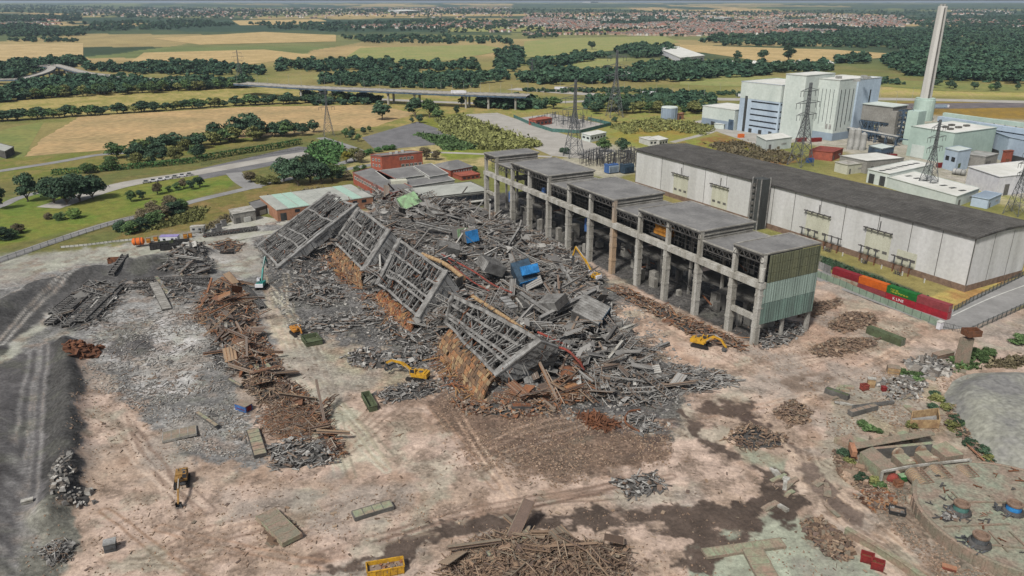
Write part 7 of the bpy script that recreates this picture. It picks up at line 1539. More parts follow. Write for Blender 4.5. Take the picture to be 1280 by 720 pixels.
p = at(1192, 214, 2); vessel(p, at(1206, 216, 2), 2, 'long grey horizontal tank right of the bright red container', 'silver', 'tank')
# ------------------------------------------------------------------ pylons
def pylon_proto(h, label):
    t = thing('pylon', label, 'pylon', (0, 0, 0), 'electricity pylons'); w = lambda z: .5 + (h * .085) * max(0, 1 - z / (h * .62)) + .03 * (h - z) * .5
    lv = [0]; 
    while lv[-1] < h * .97: lv.append(lv[-1] + max(2.2, w(lv[-1]) * 1.5))
    lv[-1] = h; m = MB(); th_ = .26
    cn = lambda z: [Vector((a * w(z), b_ * w(z), z)) for a, b_ in ((-1, -1), (1, -1), (1, 1), (-1, 1))]
    for z0, z1 in zip(lv[:-1], lv[1:]):
        A_, B_ = cn(z0), cn(z1)
        for k in range(4): m.beam(A_[k], B_[k], th_ * 1.3); m.beam(A_[k], B_[(k + 1) % 4], th_ * .7); m.beam(A_[(k + 1) % 4], B_[k], th_ * .7); m.beam(B_[k], B_[(k + 1) % 4], th_ * .7)
    o = m.build('lattice_mast', [M('pylon_steel')], None); o.parent = t
    for z, l in ((.62, .17), (.76, .20), (.90, .15)):
        for s in (-1, 1):
            m = MB(); L_ = h * l; W_ = w(h * z)
            for y in (-1, 1): m.beam((s * W_, y * W_, h * z), (s * L_, 0, h * z + .4), .22); m.beam((s * W_, y * W_, h * z + 2), (s * L_, 0, h * z + .4), .2)
            for k in range(5): f_ = (k + .5) / 5; x = W_ + (L_ - W_) * f_; y = W_ * (1 - f_); m.beam((s * x, -y, h * z + .4 * f_), (s * x, y, h * z + .4 * f_), .16); m.beam((s * x, -y, h * z + .4 * f_), (s * (x + L_ / 6), y * .6, h * z + .4), .14)
            ar = m.build('crossarm', [M('pylon_steel')], None); ar.parent = t
            m = MB()
            for x in (L_, L_ * .66): m.cyl((s * x, 0, h * z + .2), (s * x, 0, h * z - 3), .16, .16, 6)
            i_ = m.build('insulator', [M('digger_grey')], None); i_.parent = ar
    return t
pp_ = pylon_proto(50, 'pylon'); first = True
for x, y, h, rz_, lb in ((1000, 207, 55, .5, 'dark lattice pylon in front of the white plant'), (1158, 240, 42, .5, 'dark lattice pylon behind the white hall roof, left of the one at the edge'), (1268, 268, 36, .5, 'lattice pylon at the right edge of the picture'), (717, 196, 54, .3, 'slim pale lattice pylon by the fenced substation'),
                         (768, 146, 62, .2, 'tall wide footed pylon among the trees beyond the substation'), (411, 170, 38, .4, 'lattice pylon at the end of the hedged car park'), (665, 100, 30, .3, 'small far pylon behind the viaduct on the right'), (300, 98, 40, .2, 'far pylon behind the banded field on the left')):
    g = gat(x, y)
    if first: o = pp_; o.location = g; o.rotation_euler = (0, 0, rz_); o.scale = [h / 50] * 3; o['label'] = lb; first = False
    else: dup(pp_, g, rz_, [h / 50] * 3, lb)
# ------------------------------------------------------------------ substation and transformer yard
def gantry_yard(name, label, px, n, h, m='pylon_steel'):
    W_ = G(px); q, A = polysamp(W_, n); c = A.mean(0); t = thing(name, label, 'switchgear', (c[0], c[1], 0)); e0 = (W_[1] - W_[0]).normalized()
    for x, y in q:
        hh_ = R.uniform(.5, 1) * h; a = MB().beam((x, y, 0), (x, y, hh_), .28); p = Vector((x, y, hh_))
        if R.random() < .5: a.beam(p - e0 * R.uniform(2, 6) - Z3 * .1, p + e0 * R.uniform(2, 6) - Z3 * .1, .3)
        o = a.build('post', [M(m)], t); MB().cyl(p, p + Z3 * R.uniform(1, 2.6), .24, .2, 6).build('insulator', [M('digger_grey')], o)
gantry_yard('switchgear', 'rows of thin posts and insulators inside the fenced substation', [(662, 152), (700, 145), (752, 156), (722, 163)], 98, 6); gantry_yard('switchgear', 'dark cluster of posts and insulators beyond the shell roofs', [(722, 205), (745, 196), (775, 200), (760, 212)], 90, 7, 'steel_dark'); gantry_yard('switchgear', 'posts and insulators at the far end of the white hall', [(765, 204), (790, 198), (800, 208), (775, 215)], 60, 9, 'steel_dark')
fence('palisade_fence', 'green fence round the far substation', 'fence', [at(*q) for q in ((642, 147), (662, 156), (690, 165), (724, 167), (764, 157), (735, 150))], 3, 'cyan_green', 'panel', 9)
for k, (x, y) in enumerate(((764, 216), (783, 216))):
    p = at(x, y); t = thing('transformer', ('blue transformer left of the other one at the end of the white hall', 'dark blue transformer touching the end of the white hall')[k], 'transformer', p); rz_ = .5
    MB().box(p.x, p.y, 3.2, 8, 5, 5.6, rz_).build('tank', [M('blue_paint' if k == 0 else 'duct_navy')], t); m = MB()
    for j in range(8): a = -3.5 + j; m.box(p.x + a * math.cos(rz_) + 2.8 * math.sin(rz_), p.y + a * math.sin(rz_) - 2.8 * math.cos(rz_), 3, .3, 1.2, 4.6, rz_)
    m.build('radiator', [M('plant_base' if k == 0 else 'duct_navy')], t)
    m = MB()
    for j in range(4): a = -2.6 + 1.8 * j; m.cyl((p.x + a * math.cos(rz_), p.y + a * math.sin(rz_), 6), (p.x + a * math.cos(rz_) * 1.2, p.y + a * math.sin(rz_), 10), .45, .25, 8)
    m.build('bushing', [M('steel_dark')], t)
# ------------------------------------------------------------------ the motorway viaducts
def viaduct(label, pts, w, piers, name='viaduct', thick=1.6, z=None):
    P = smooth([at(x, y, zz) for x, y, zz in pts], 8); t = thing(name, label, 'viaduct', (P[0].x, P[0].y, 0)); m = MB(); V = []
    for i, p in enumerate(P):
        d = (P[min(i + 1, len(P) - 1)] - P[max(i - 1, 0)]); n = Vector((d.y, -d.x, 0)).normalized() * w / 2; V += [p + n, p - n, p - n - Z3 * thick, p + n - Z3 * thick]
    for i in range(len(P) - 1):
        for k, mi in ((0, 1), (1, 0), (2, 0), (3, 0)): m.add([V[4 * i + k], V[4 * i + (k + 1) % 4], V[4 * i + 4 + (k + 1) % 4], V[4 * i + 4 + k]], [(0, 1, 2, 3)], mi)
    m.build('deck', [M('pipe_blue' if w > 12 else 'concrete'), M('road_pale')], t); g = MB()
    for i in range(len(P) - 1):
        for s in (1, -1):
            d = (P[i + 1] - P[i]); n = Vector((d.y, -d.x, 0)).normalized() * s * (w / 2 - .25); g.beam(P[i] + n + Z3 * .55, P[i + 1] + n + Z3 * .55, .3, 1.0)
    g.build('parapet', [M('concrete')], t)
    for u in piers:
        p = P[int(u * (len(P) - 1))]; d = P[min(len(P) - 1, int(u * (len(P) - 1)) + 1)] - p; n = Vector((d.y, -d.x, 0)).normalized(); m = MB()
        for s in ((-.3, .3) if w > 12 else (0,)): q = p + n * w * s; m.cyl((q.x, q.y, -.5), (q.x, q.y, p.z - thick), 1.3, 1.3, 10)
        m.beam(p - n * w * .42 - Z3 * (thick + .5), p + n * w * .42 - Z3 * (thick + .5), 1.8, 1.2); m.build('pier', [M('concrete_pale')], t)
    return P
VP = viaduct('long straight motorway viaduct on round piers beyond the red brick block', [(300, 104, 13), (380, 109, 14), (477, 113, 14), (559, 116.5, 14), (606, 118, 14), (660, 119.5, 14)], 20, (.2, .27, .44, .52, .7, .84, .95), z=1)
viaduct('curved pale slip road bridge at the far left, nearer loop', [(-30, 100, 4), (20, 99, 7), (45, 94, 9), (60, 88.5, 10), (64, 84, 10), (55, 82, 10)], 13, (.3, .45, .55, .7))
viaduct('curved pale slip road bridge at the far left, running right under the hedge', [(52, 83, 10), (66, 81, 10), (80, 84, 10), (98, 89, 10), (120, 93, 9), (190, 99, 6), (260, 104, 2)], 13, (.15, .3, .4, .5))
lm = MB().cyl((0, 0, 0), (0, 0, 12), .16, .1, 6).beam((0, 0, 12), (1.8, 0, 12.3), .12); lm.box(1.9, 0, 12.25, .9, .35, .18)
l0 = lm.build('street_lamp', [M('silver')], None); tag(l0, 'thin grey lamp post standing along the motorway', 'lamp post', 'lamp posts along the motorway'); first = True
for k in range(46):
    if k < 20: q = VP[int(k / 19 * (len(VP) - 1))]; p = Vector((q.x, q.y + 10 * (1 if k % 2 else -1), q.z - .5))
    else: x = 640 + (k - 20) * 20; p = gat(x, 112 + (k - 20) * .45 + (0 if k % 2 else 6))
    if first: l0.location = p; first = False
    else: o = l0.copy(); C.objects.link(o); o.location = p; o.rotation_euler = (0, 0, R.uniform(0, 6))
# vehicles on the roads: small at this distance
def vehicle(px, rz_, m, kind, label, z=0):
    p = at(*px, z); t = thing(kind, label, kind, p, 'vehicles on the far roads', rz_); bd = lambda mb, nm, mm: setattr(mb.build(nm, [M(mm)], None), 'parent', t)
    L_, w, h = (4.4, 1.8, .8) if kind == 'car' else (14, 2.5, 3.0)
    bd(MB().box(0, 0, h / 2 + .45, L_, w, h), 'body', m); bd(MB().box(-.2 if kind == 'car' else L_ / 2 + 1.2, 0, h + .75 if kind == 'car' else 1.9, 2.2, w - .2, .65 if kind == 'car' else 2.6), 'cab', 'window' if kind == 'car' else 'cabin_white')
    b = MB()
    for x in (-L_ * .32, L_ * .32):
        for y in (-1, 1): b.cyl((x, y * w / 2 - .12, .36), (x, y * w / 2 + .12, .36), .36, .36, 10)
    bd(b, 'wheel', 'track_black')
vehicle((572, 117.2), -.1, 'cabin_white', 'lorry', 'white lorry crossing the viaduct', 14)
for k in range(7): vehicle((183 + 9 * k, 229 - 1.6 * k), .3, R.choice(['cabin_white', 'silver']), 'car', ('leftmost pale car of the row parked on the wide road', 'second pale car from the left on the wide road', 'third pale car from the left on the wide road', 'fourth pale car from the left on the wide road', 'fifth pale car from the left on the wide road', 'sixth pale car from the left on the wide road', 'rightmost pale car of the row parked on the wide road')[k])
vehicle((1175, 135), .1, 'plant_base', 'lorry', 'pale blue lorry parked right of the chimney foot')
for k, (x, y) in enumerate(((700, 112), (810, 118), (930, 121), (1040, 122))): vehicle((x, y), -.1, R.choice(['cabin_white', 'cabin_white', 'silver']), 'lorry', ('lorry on the motorway left of the tall pylon', 'lorry on the motorway right of the tall pylon', 'lorry on the motorway above the white plant', 'lorry on the motorway near the chimney')[k])
# ------------------------------------------------------------------ trees
def crown_np(seed, n, lobes, leaf, flat=.8, h0=.28, core=True):
    """leaf clumps for a crown of height 1 (x height), width 1: returns vertices, quads"""
    g = np.random.default_rng(seed); L_ = []; zc = (1 + h0) / 2; hz_ = (1 - h0) / 2; sx, sy = g.normal(size=2) * .05
    for k in range(lobes):
        d = g.normal(size=3); d /= np.linalg.norm(d); d *= (.35 + .5 * g.random()); z = zc + d[2] * hz_ * .82 - .02
        tp = 1 - .35 * max(0, (z - zc) / hz_); L_.append((d[0] * .40 * tp + sx * z, d[1] * .40 * tp + sy * z, z, .10 + .11 * g.random()))
    L_ = np.array(L_); idx = g.integers(0, lobes, n); c = L_[idx]
    d = g.normal(size=(n, 3)); d /= np.linalg.norm(d, axis=1, keepdims=True); d[:, 2] = np.abs(d[:, 2]) * .9 + d[:, 2] * .1
    rad = c[:, 3:4] * (.55 + .55 * g.random((n, 1)) ** .5); p = c[:, :3] + d * rad * np.array([1, 1, flat])
    nrm = d + g.normal(size=(n, 3)) * .55; nrm /= np.linalg.norm(nrm, axis=1, keepdims=True)
    t = np.cross(nrm, g.normal(size=(n, 3))); t /= np.linalg.norm(t, axis=1, keepdims=True); b = np.cross(nrm, t)
    s = leaf * (.6 + .8 * g.random((n, 1))); s2 = s * (.5 + .5 * g.random((n, 1)))
    V = np.stack([p - t * s - b * s2 * .4, p + b * s2 * -1 + t * s * .2, p + t * s + b * s2 * .3, p + b * s2 - t * s * .1], 1).reshape(-1, 3)
    return V, np.arange(n * 4).reshape(n, 4)
def trunk_mb(seed, h0=.3):
    rr = random.Random(seed); m = MB(); m.cyl((0, 0, -.02), (.01, 0, h0 + .12), .028, .018, 7)
    for k in range(5): a = rr.uniform(0, 6.3); z = h0 + rr.uniform(-.04, .1); q = Vector((.26 * math.cos(a), .26 * math.sin(a), z + .24)); m.cyl((0, 0, z), q.lerp((0, 0, z), .5) + Z3 * .03, .014, .01, 5); m.cyl(q.lerp((0, 0, z), .5) + Z3 * .03, q, .010, .005, 5)
    return m
LEAVES = ['leaf_dark', 'leaf_mid', 'leaf_bright', 'leaf_olive', 'leaf_yellow', 'leaf_brown', 'leaf_hedge']
PROTO = {}
def proto(kind, var, det):
    k = (kind, var, det)
    if k not in PROTO:
        n, lobes, leaf_ = {2: (3400, 34, .030), 1: (1300, 24, .045), 0: (260, 12, .085)}[det]
        h0 = .06
        if 'bush' in str(var): h0 = -.25
        V, Fq = crown_np(hash((var, det, 3)) % 1000 if isinstance(var, int) else 77 + det + int(var[-1]), n, lobes, leaf_, .8, h0)
        me = bpy.data.meshes.new('crown'); o = mesh_np('crown', V, Fq, [M(kind)]); cm = o.data; bpy.data.objects.remove(o)
        o = trunk_mb(5 + det, max(h0, .1)).build('trunk', [M('bark')]); tm = o.data; bpy.data.objects.remove(o)
        if det < 2:                            # one mesh: trunk and crown
            a, b_ = V, np.array([v.co for v in tm.vertices]); mb = MB(); mb.V = [tuple(x) for x in a] + [tuple(x) for x in b_]; mb.F = [list(f) for f in Fq] + [[len(a) + i for i in p.vertices] for p in tm.polygons]; mb.I = [0] * len(Fq) + [1] * len(tm.polygons)
            o = mb.build('tree', [M(kind), M('bark')]); cm = o.data; bpy.data.objects.remove(o)
        PROTO[k] = (cm, tm)
    return PROTO[k]
NT = [0]
def tree(p, h, kind, label, group=None, wide=1.0, var=None, det=None, name='tree', cat='tree'):
    d = math.hypot(p.x, p.y); det = (2 if d < 600 else 1) if det is None else det; var = R.randint(0, 4) if var is None else var
    cm, tm = proto(kind, var, det); NT[0] += 1; rz_ = R.uniform(0, 6.28); sc_ = (h * wide, h * wide * R.uniform(.9, 1.1), h)
    if det == 2:
        t = thing(name, label, cat, p, group, rz_); t.scale = sc_
        for nm, me in (('trunk', tm), ('crown', cm)): o = bpy.data.objects.new(nm, me); C.objects.link(o); o.parent = t
    else:
        o = bpy.data.objects.new(name, cm); C.objects.link(o); o.location = p; o.scale = sc_; o.rotation_euler = (0, 0, rz_); tag(o, label, cat, group); t = o
    return t
def T(px, py, h, kind, label, wide=1.0, group=None, **k): return tree(on(px, py, -.1), h, kind, label, group, wide, **k)
# trees one can point to
T(35, 252, 19, 'leaf_dark', 'dark pointed tree on the lawn at far left, left of the broad dark group', .8); T(-2, 262, 15, 'leaf_dark', 'dark tree cut by the left edge of the picture beside the path', .8)
for x, y, h, lb in ((68, 254, 17, 'leftmost crown'), (84, 256, 18, 'middle front crown'), (100, 252, 18, 'tall right crown'), (116, 249, 16, 'rightmost crown')): T(x, y, h, 'leaf_dark', lb + ' of the broad dark tree group on the lawn at left', 1.2, 'dark trees on the lawn')
for x, y, h, k, lb in ((92, 273, 7, 'leaf_bright', 'bright green round bush below the dark trees on the lawn'), (75, 275, 5.5, 'leaf_mid', 'mid green bush left of the bright round one on the lawn'), (60, 274, 4.5, 'leaf_brown', 'brownish low bush left end of the lawn bushes')): T(x, y, h, k, lb, 1.4, var='bush1', name='bush', cat='bush')
for x, y, h, k, lb in ((6, 300, 8, 'leaf_dark', 'dark bush at the left edge on the lawn above the fence'), (22, 292, 6, 'leaf_brown', 'brownish bush right of the dark one at the left edge'), (16, 298, 6, 'leaf_mid', 'green bush between the dark and brownish ones at the left edge')): T(x, y, h, k, lb, 1.4, var='bush2', name='bush', cat='bush')
for x, y, h, k, lb in ((150, 289, 7, 'leaf_dark', 'dark left end of the thicket by the site track'), (164, 292, 8, 'leaf_mid', 'mid green shrub near the left end of the thicket by the site track'), (178, 287, 8, 'leaf_dark', 'dark green shrub in the middle of the thicket by the site track'), (176, 276, 8, 'leaf_brown', 'olive brown shrub on the far side of the thicket'),
                       (194, 280, 9, 'leaf_mid', 'green shrub at the right middle of the thicket'), (204, 272, 9, 'leaf_brown', 'greyish brown shrub on top of the thicket'), (218, 268, 9, 'leaf_dark', 'dark right part of the thicket by the site track'), (228, 263, 8, 'leaf_mid', 'green right end of the thicket by the site track'), (214, 258, 8, 'leaf_brown', 'brown shrub at the far right of the thicket'), (190, 266, 8, 'leaf_brown', 'brown shrub at the far middle of the thicket')): T(x, y, h, k, lb, 1.35, 'thicket by the site track', var='bush%d' % R.randint(1, 4), name='shrub', cat='shrub')
for x, y, h, k, lb in ((164, 252, 7.5, 'leaf_mid', 'green round bush on the lawn left of the small row of trees'), (178, 250, 7, 'leaf_dark', 'dark bush touching the green round one on the lawn'), (197, 243, 8, 'leaf_brown', 'greyish small tree, leftmost of the row on the lawn'), (212, 240, 5, 'leaf_mid', 'low green bush in the row on the lawn'), (222, 238, 6.5, 'leaf_mid', 'green small tree in the row on the lawn'), (230, 236, 7, 'leaf_brown', 'brownish small tree in the row on the lawn'), (240, 237, 7, 'leaf_dark', 'dark slim tree in the row on the lawn'), (250, 234, 8, 'leaf_dark', 'dark slim tree at the right end of the row on the lawn')): T(x, y, h, k, lb, .95, var='bush3' if h < 7 else None)
for x, y, h, k, lb, w in ((355, 228, 17, 'leaf_dark', 'left crown of the big dark clump by the concrete road', 1), (373, 232, 19, 'leaf_dark', 'tall left middle crown of the big dark clump by the concrete road', 1), (388, 228, 19, 'leaf_dark', 'tall middle crown of the big dark clump by the concrete road', 1), (402, 230, 17, 'leaf_dark', 'right middle crown of the big dark clump by the concrete road', 1), (416, 227, 13, 'leaf_mid', 'green right end of the big dark clump by the concrete road', 1.1),
                          (314, 228, 8, 'leaf_brown', 'brownish tree at the left end of the low shrubs by the dark clump', 1.1)): T(x, y, h, k, lb, w)
for x, y in ((325, 228), (336, 227), (345, 230), (330, 231)): T(x, y, 5.5, R.choice(['leaf_mid', 'leaf_olive']), 'low olive shrub left of the big dark clump by the concrete road', 1.6, 'low shrubs by the dark clump', var='bush2', name='shrub', cat='shrub')
T(433, 204, 10, 'leaf_yellow', 'bright yellow green tree left of the red brick block', .9); T(443, 203, 12, 'leaf_olive', 'olive tree right of the yellow green one', .9); T(452, 204, 10, 'leaf_brown', 'brown leaved tree beside the olive one near the red brick block', .9)
for x, y in ((462, 192), (472, 190), (482, 188), (455, 194), (490, 187)): T(x, y, 5, 'leaf_hedge', 'bright green shrub in the row behind the red brick block', 1.7, 'shrubs behind the red brick block', var='bush1', name='shrub', cat='shrub')
for x, y, h, k in ((424, 222, 8, 'leaf_dark'), (436, 225, 7, 'leaf_brown'), (430, 216, 7, 'leaf_mid'), (446, 216, 6, 'leaf_mid'), (455, 213, 5, 'leaf_hedge')): T(x, y, h, k, 'shrub crowding the left end of the brick office wing', 1.2, 'shrubs by the office wing', var='bush4', name='shrub', cat='shrub')
T(533, 200, 11, 'leaf_brown', 'brown leaved round tree at the right end of the red brick block', 1); T(545, 200, 8, 'leaf_brown', 'smaller brown tree right of the round brown one', 1.1); T(593, 216, 6, 'leaf_mid', 'green round bush in front of the pyramid roofed hut', 1.1, var='bush2', name='bush', cat='bush')
T(478, 150, 20, 'leaf_dark', 'big round dark tree alone on the verge before the viaduct', 1.25); T(519, 146, 20, 'leaf_dark', 'big round dark tree under the viaduct, right of the lone one', 1.2); T(537, 147, 19, 'leaf_mid', 'mid green tree touching the big round one under the viaduct', 1.1)
T(525, 154, 9, 'leaf_dark', 'dark tree at the corner of the grey car park', 1.2); T(548, 150, 13, 'leaf_mid', 'green tree left of the reed bed below the viaduct', 1.2); T(571, 144, 11, 'leaf_dark', 'dark narrow tree at the head of the pale concrete road', .8); T(577, 133, 12, 'leaf_dark', 'dark tree at the viaduct pier', .9); T(515, 154, 6, 'leaf_dark', 'small dark tree on the top edge of the grey car park', 1)
for x, y, h, k in ((432, 172, 9, 'leaf_mid'), (440, 175, 9, 'leaf_dark'), (448, 177, 7, 'leaf_mid'), (455, 168, 7, 'leaf_dark'), (462, 165, 6, 'leaf_mid'), (440, 168, 8, 'leaf_olive')): T(x, y, h, k, 'tree on the strip between the left pylon and the grey car park', 1, 'trees by the left pylon')
T(755, 190, 12, 'leaf_mid', 'round green tree, left one of the pair beyond the dark switchgear', 1.05); T(777, 190, 11.5, 'leaf_dark', 'round dark tree, right one of the pair beyond the dark switchgear', 1.15); T(707, 192, 6, 'leaf_dark', 'small dark bush on the concrete beyond the shell roof', 1.6, var='bush1', name='bush', cat='bush'); T(703, 190, 4, 'leaf_dark', 'low dark bush touching the small bush beyond the shell roof', 1.8, var='bush2', name='bush', cat='bush')
T(768, 152, 6, 'leaf_dark', 'small dark bush at the right end of the fenced substation', 1.3, var='bush1', name='bush', cat='bush')
for x, y, h in ((1222, 446, 3.6), (1234, 444, 3.2), (1228, 452, 2.6)): T(x, y, h, 'leaf_mid', 'dense green weed bush right of the tall concrete pillar', 2.0, 'weeds by the pillar', var='bush1', name='bush', cat='bush')
T(1272, 430, 4.5, 'leaf_mid', 'green bush at the right edge above the gravel heap', 1.6, var='bush3', name='bush', cat='bush'); T(1284, 428, 4, 'leaf_dark', 'dark bush cut by the right edge above the gravel heap', 1.6, var='bush2', name='bush', cat='bush')
for x, y in tuple((1166 + 9 * k + R.uniform(-4, 4), 494 + 9.5 * k + R.uniform(-4, 4)) for k in range(13)) + tuple((1176 + 9 * k, 502 + 10.5 * k) for k in range(8)) + ((1130, 468), (1146, 472), (1192, 452), (1200, 462), (1142, 478), (1086, 538), (1098, 541), (1078, 532), (1140, 535), (1164, 500), (1166, 510), (1198, 545), (1212, 556), (1222, 566), (1234, 580), (1246, 592), (1054, 570), (1062, 580), (1066, 590), (1090, 604), (1100, 610), (1074, 600), (1225, 588), (1232, 596), (1190, 535)): T(x, y, R.uniform(1.2, 2.6), R.choice(['leaf_mid', 'leaf_dark', 'leaf_olive', 'leaf_dark']), 'low green weed clump growing in the rubble round the pump pit', R.uniform(1.6, 2.6), 'weeds round the pump pit', var='bush%d' % R.randint(1, 4), det=1, name='weed', cat='weed')
# rows and belts
def row(px, n, h, kinds, label, group, wide=1.0, jit=3, **k):
    P = G(px); L_ = [0]
    for a, b in zip(P, P[1:]): L_.append(L_[-1] + (b - a).length)
    for i in range(n):
        s = L_[-1] * (i + R.uniform(.2, .8)) / n; j = max(q for q in range(len(P) - 1) if L_[q] <= s); p = P[j].lerp(P[j + 1], (s - L_[j]) / (L_[j + 1] - L_[j])) + Vector((R.uniform(-jit, jit), R.uniform(-jit, jit), 0)); p.z = float(hg(p.x, p.y)) - .2
        tree(p, R.uniform(*h), R.choice(kinds), label, group, wide * R.uniform(.85, 1.2), **k)
DM = ['leaf_dark', 'leaf_dark', 'leaf_mid', 'leaf_dark', 'leaf_olive']
row([(150, 200), (200, 192), (260, 183), (320, 174), (390, 166)], 34, (10, 15), DM, 'dark green tree in the front of the belt along the foot of the stubble field', 'belt at the foot of the stubble field', 1.25, 8)
row([(140, 212), (180, 208), (230, 200), (250, 196)], 8, (9, 13), DM, 'dark tree at the left end of the belt behind the hedged road', 'left end of the belt', 1.1, 6)
for x, y, h in ((295, 172, 20), (310, 170, 22), (325, 172, 19), (270, 176, 17)): T(x, y, h, 'leaf_dark', 'tall dark crown rising above the belt at the foot of the stubble field', 1.0, 'tallest crowns of the belt')
row([(100, 218), (130, 214), (150, 210)], 5, (5, 8), ['leaf_mid', 'leaf_olive'], 'low green tree on the verge left of the hedged road', 'verge trees left of the hedged road', 1.2, 3)
row([(-10, 152), (60, 148), (160, 141), (300, 132), (400, 128), (470, 126)], 66, (8, 13), DM, 'tree in the hedge line along the top of the stubble field', 'hedge line above the stubble field', 1.6, 4, det=1)
row([(0, 128), (60, 122), (140, 118), (230, 113), (310, 109)], 52, (10, 16), ['leaf_dark', 'leaf_mid', 'leaf_mid', 'leaf_olive'], 'tree in the near row of the wooded belt below the slip road', 'wooded belt below the slip road', 1.3, 12, det=1)
row([(590, 135), (620, 132), (650, 131), (685, 136)], 14, (9, 14), ['leaf_mid', 'leaf_mid', 'leaf_dark'], 'tree in the rounded copse right of the last viaduct pier', 'copse right of the viaduct', 1.2, 10, det=1)
row([(735, 140), (790, 142), (860, 142), (880, 140)], 18, (9, 15), ['leaf_mid', 'leaf_dark', 'leaf_olive'], 'tree in the front row of the wood behind the round storage tank', 'wood behind the storage tank', 1.2, 12, det=1)
row([(740, 132), (800, 132), (880, 132)], 16, (10, 15), ['leaf_mid', 'leaf_dark', 'leaf_dark'], 'tree in the back row of the wood behind the round storage tank', 'back row of the wood behind the tank', 1.2, 14, det=1)
row([(1160, 110), (1200, 112), (1240, 113), (1285, 112)], 9, (8, 14), DM, 'tree standing on the far meadow right of the chimney', 'meadow trees right of the chimney', 1, 8, det=1)
for x, y, h, lb in ((921, 76, 22, 'leftmost of the three lone round trees in the barley field'), (953, 76, 24, 'middle of the three lone round trees in the barley field'), (985, 77, 34, 'tallest lone round tree in the barley field'), (740, 62, 22, 'lone round tree at the left edge of the far pasture'), (1172, 107, 14, 'lone bush right of the chimney on the meadow')): T(x, y, h, 'leaf_dark', lb, 1.0, det=1)
# clipped hedge along the hedged car park
def hedge(px, w, h, label):
    P = smooth(G(px), 6); g = np.random.default_rng(3); pts = []
    for a, b in zip(P[:-1], P[1:]):
        n = int((b - a).length * 26); d = (b - a).normalized(); s = Vector((d.y, -d.x, 0)); t_ = g.random((n, 1)); q = np.array(a)[None] * (1 - t_) + np.array(b)[None] * t_
        f = g.integers(0, 3, n); o1 = g.uniform(-1, 1, n); z = g.random(n); off = np.where(f == 0, -1, np.where(f == 1, 1, o1)) * w / 2; zz = np.where(f == 2, h, z * h)
        pts.append(q + off[:, None] * np.array(s)[None] + np.stack([0 * zz, 0 * zz, zz], 1))
    p = np.concatenate(pts); n = len(p); t_ = g.normal(size=(n, 3)) * .38; b = g.normal(size=(n, 3)) * .3
    V = np.stack([p - t_, p - b, p + t_, p + b], 1).reshape(-1, 3); off = np.array(P[0]); o = mesh_np('hedge', V - off, np.arange(4 * n).reshape(n, 4), [M('leaf_hedge')]); o.location = P[0]; tag(o, label, 'hedge')
hedge([(65, 219), (130, 214), (200, 208), (246, 203)], 4, 3.4, 'long clipped green hedge along the wide concrete road, left stretch'); hedge([(250, 202), (300, 193), (350, 185), (376, 180)], 4, 4, 'clipped green hedge along the far side of the hedged car park, right stretch')
fence('palisade_fence', 'thin fence along the hedged car park', 'fence', [at(252, 207), at(300, 199), at(350, 191), at(408, 184)], 2, 'palisade', 'bars', 6)
# ground cover nobody could count
def scrub(name, px, n, size, kind, label, wh=1.0):
    W_ = G(px); q, A = polysamp(W_, n); g = np.random.default_rng(8); k_ = 14; V = []
    zz = np.array([float(hg(a, b)) for a, b in q]); sc_ = size * (.5 + g.random(n))
    off = g.normal(size=(n, k_, 3)) * .42; off[:, :, 2] = np.abs(off[:, :, 2]) * 1.0 * wh
    c = np.stack([q[:, 0], q[:, 1], zz], 1)[:, None] + off * sc_[:, None, None]; c = c.reshape(-1, 3); m = len(c); s = np.repeat(sc_, k_)[:, None] * .22
    t_ = g.normal(size=(m, 3)) * s; b = g.normal(size=(m, 3)) * s; V = np.stack([c - t_, c - b, c + t_, c + b], 1).reshape(-1, 3); o = mesh_np(name, V, np.arange(4 * m).reshape(m, 4), [M(kind)]); return tag(o, label, 'undergrowth', None, 'stuff')
scrub('reed_bed', [(548, 152), (578, 146), (630, 165), (680, 182), (640, 190), (600, 187), (575, 178), (552, 165)], 1500, 2.6, 'leaf_olive', 'olive green reed bed between the car park and the pale concrete road', 1.2); scrub('reed_bed', [(520, 168), (560, 172), (600, 186), (560, 189), (548, 182)], 500, 2.4, 'leaf_mid', 'darker green scrub at the near edge of the reed bed')
scrub('scrub', [(760, 158), (820, 148), (900, 160), (880, 170), (840, 164), (780, 168)], 500, 2.2, 'leaf_olive', 'rough olive scrub on the bank left of the white plant'); scrub('scrub', [(880, 180), (930, 178), (1000, 196), (980, 206), (910, 194)], 420, 2, 'leaf_brown', 'brownish scrub behind the roof of the white hall'); scrub('scrub', [(250, 292), (330, 262), (380, 238), (410, 234), (330, 250), (262, 280)], 420, 1.3, 'leaf_brown', 'brown weeds on the bank above the grey shed'); scrub('scrub', [(150, 296), (250, 276), (262, 262), (240, 262), (180, 290)], 300, 1.4, 'leaf_olive', 'olive weeds on the bank below the thicket')
scrub('scrub', [(380, 186), (410, 176), (432, 190), (420, 205), (400, 206)], 260, 2.6, 'leaf_hedge', 'bright green scrub at the foot of the left pylon'); scrub('scrub', [(1230, 460), (1240, 450), (1290, 446), (1290, 460)], 90, 1.2, 'leaf_brown', 'dry weeds above the gravel heap'); scrub('scrub', [(1180, 460), (1215, 448), (1225, 458), (1190, 470)], 90, 1.1, 'leaf_mid', 'green weeds at the foot of the tall concrete pillar')
scrub('scrub', [(1030, 322), (1160, 372), (1152, 378), (1024, 331)], 700, .9, 'leaf_dark', 'dark rough grass along the plinth of the white hall', .6)
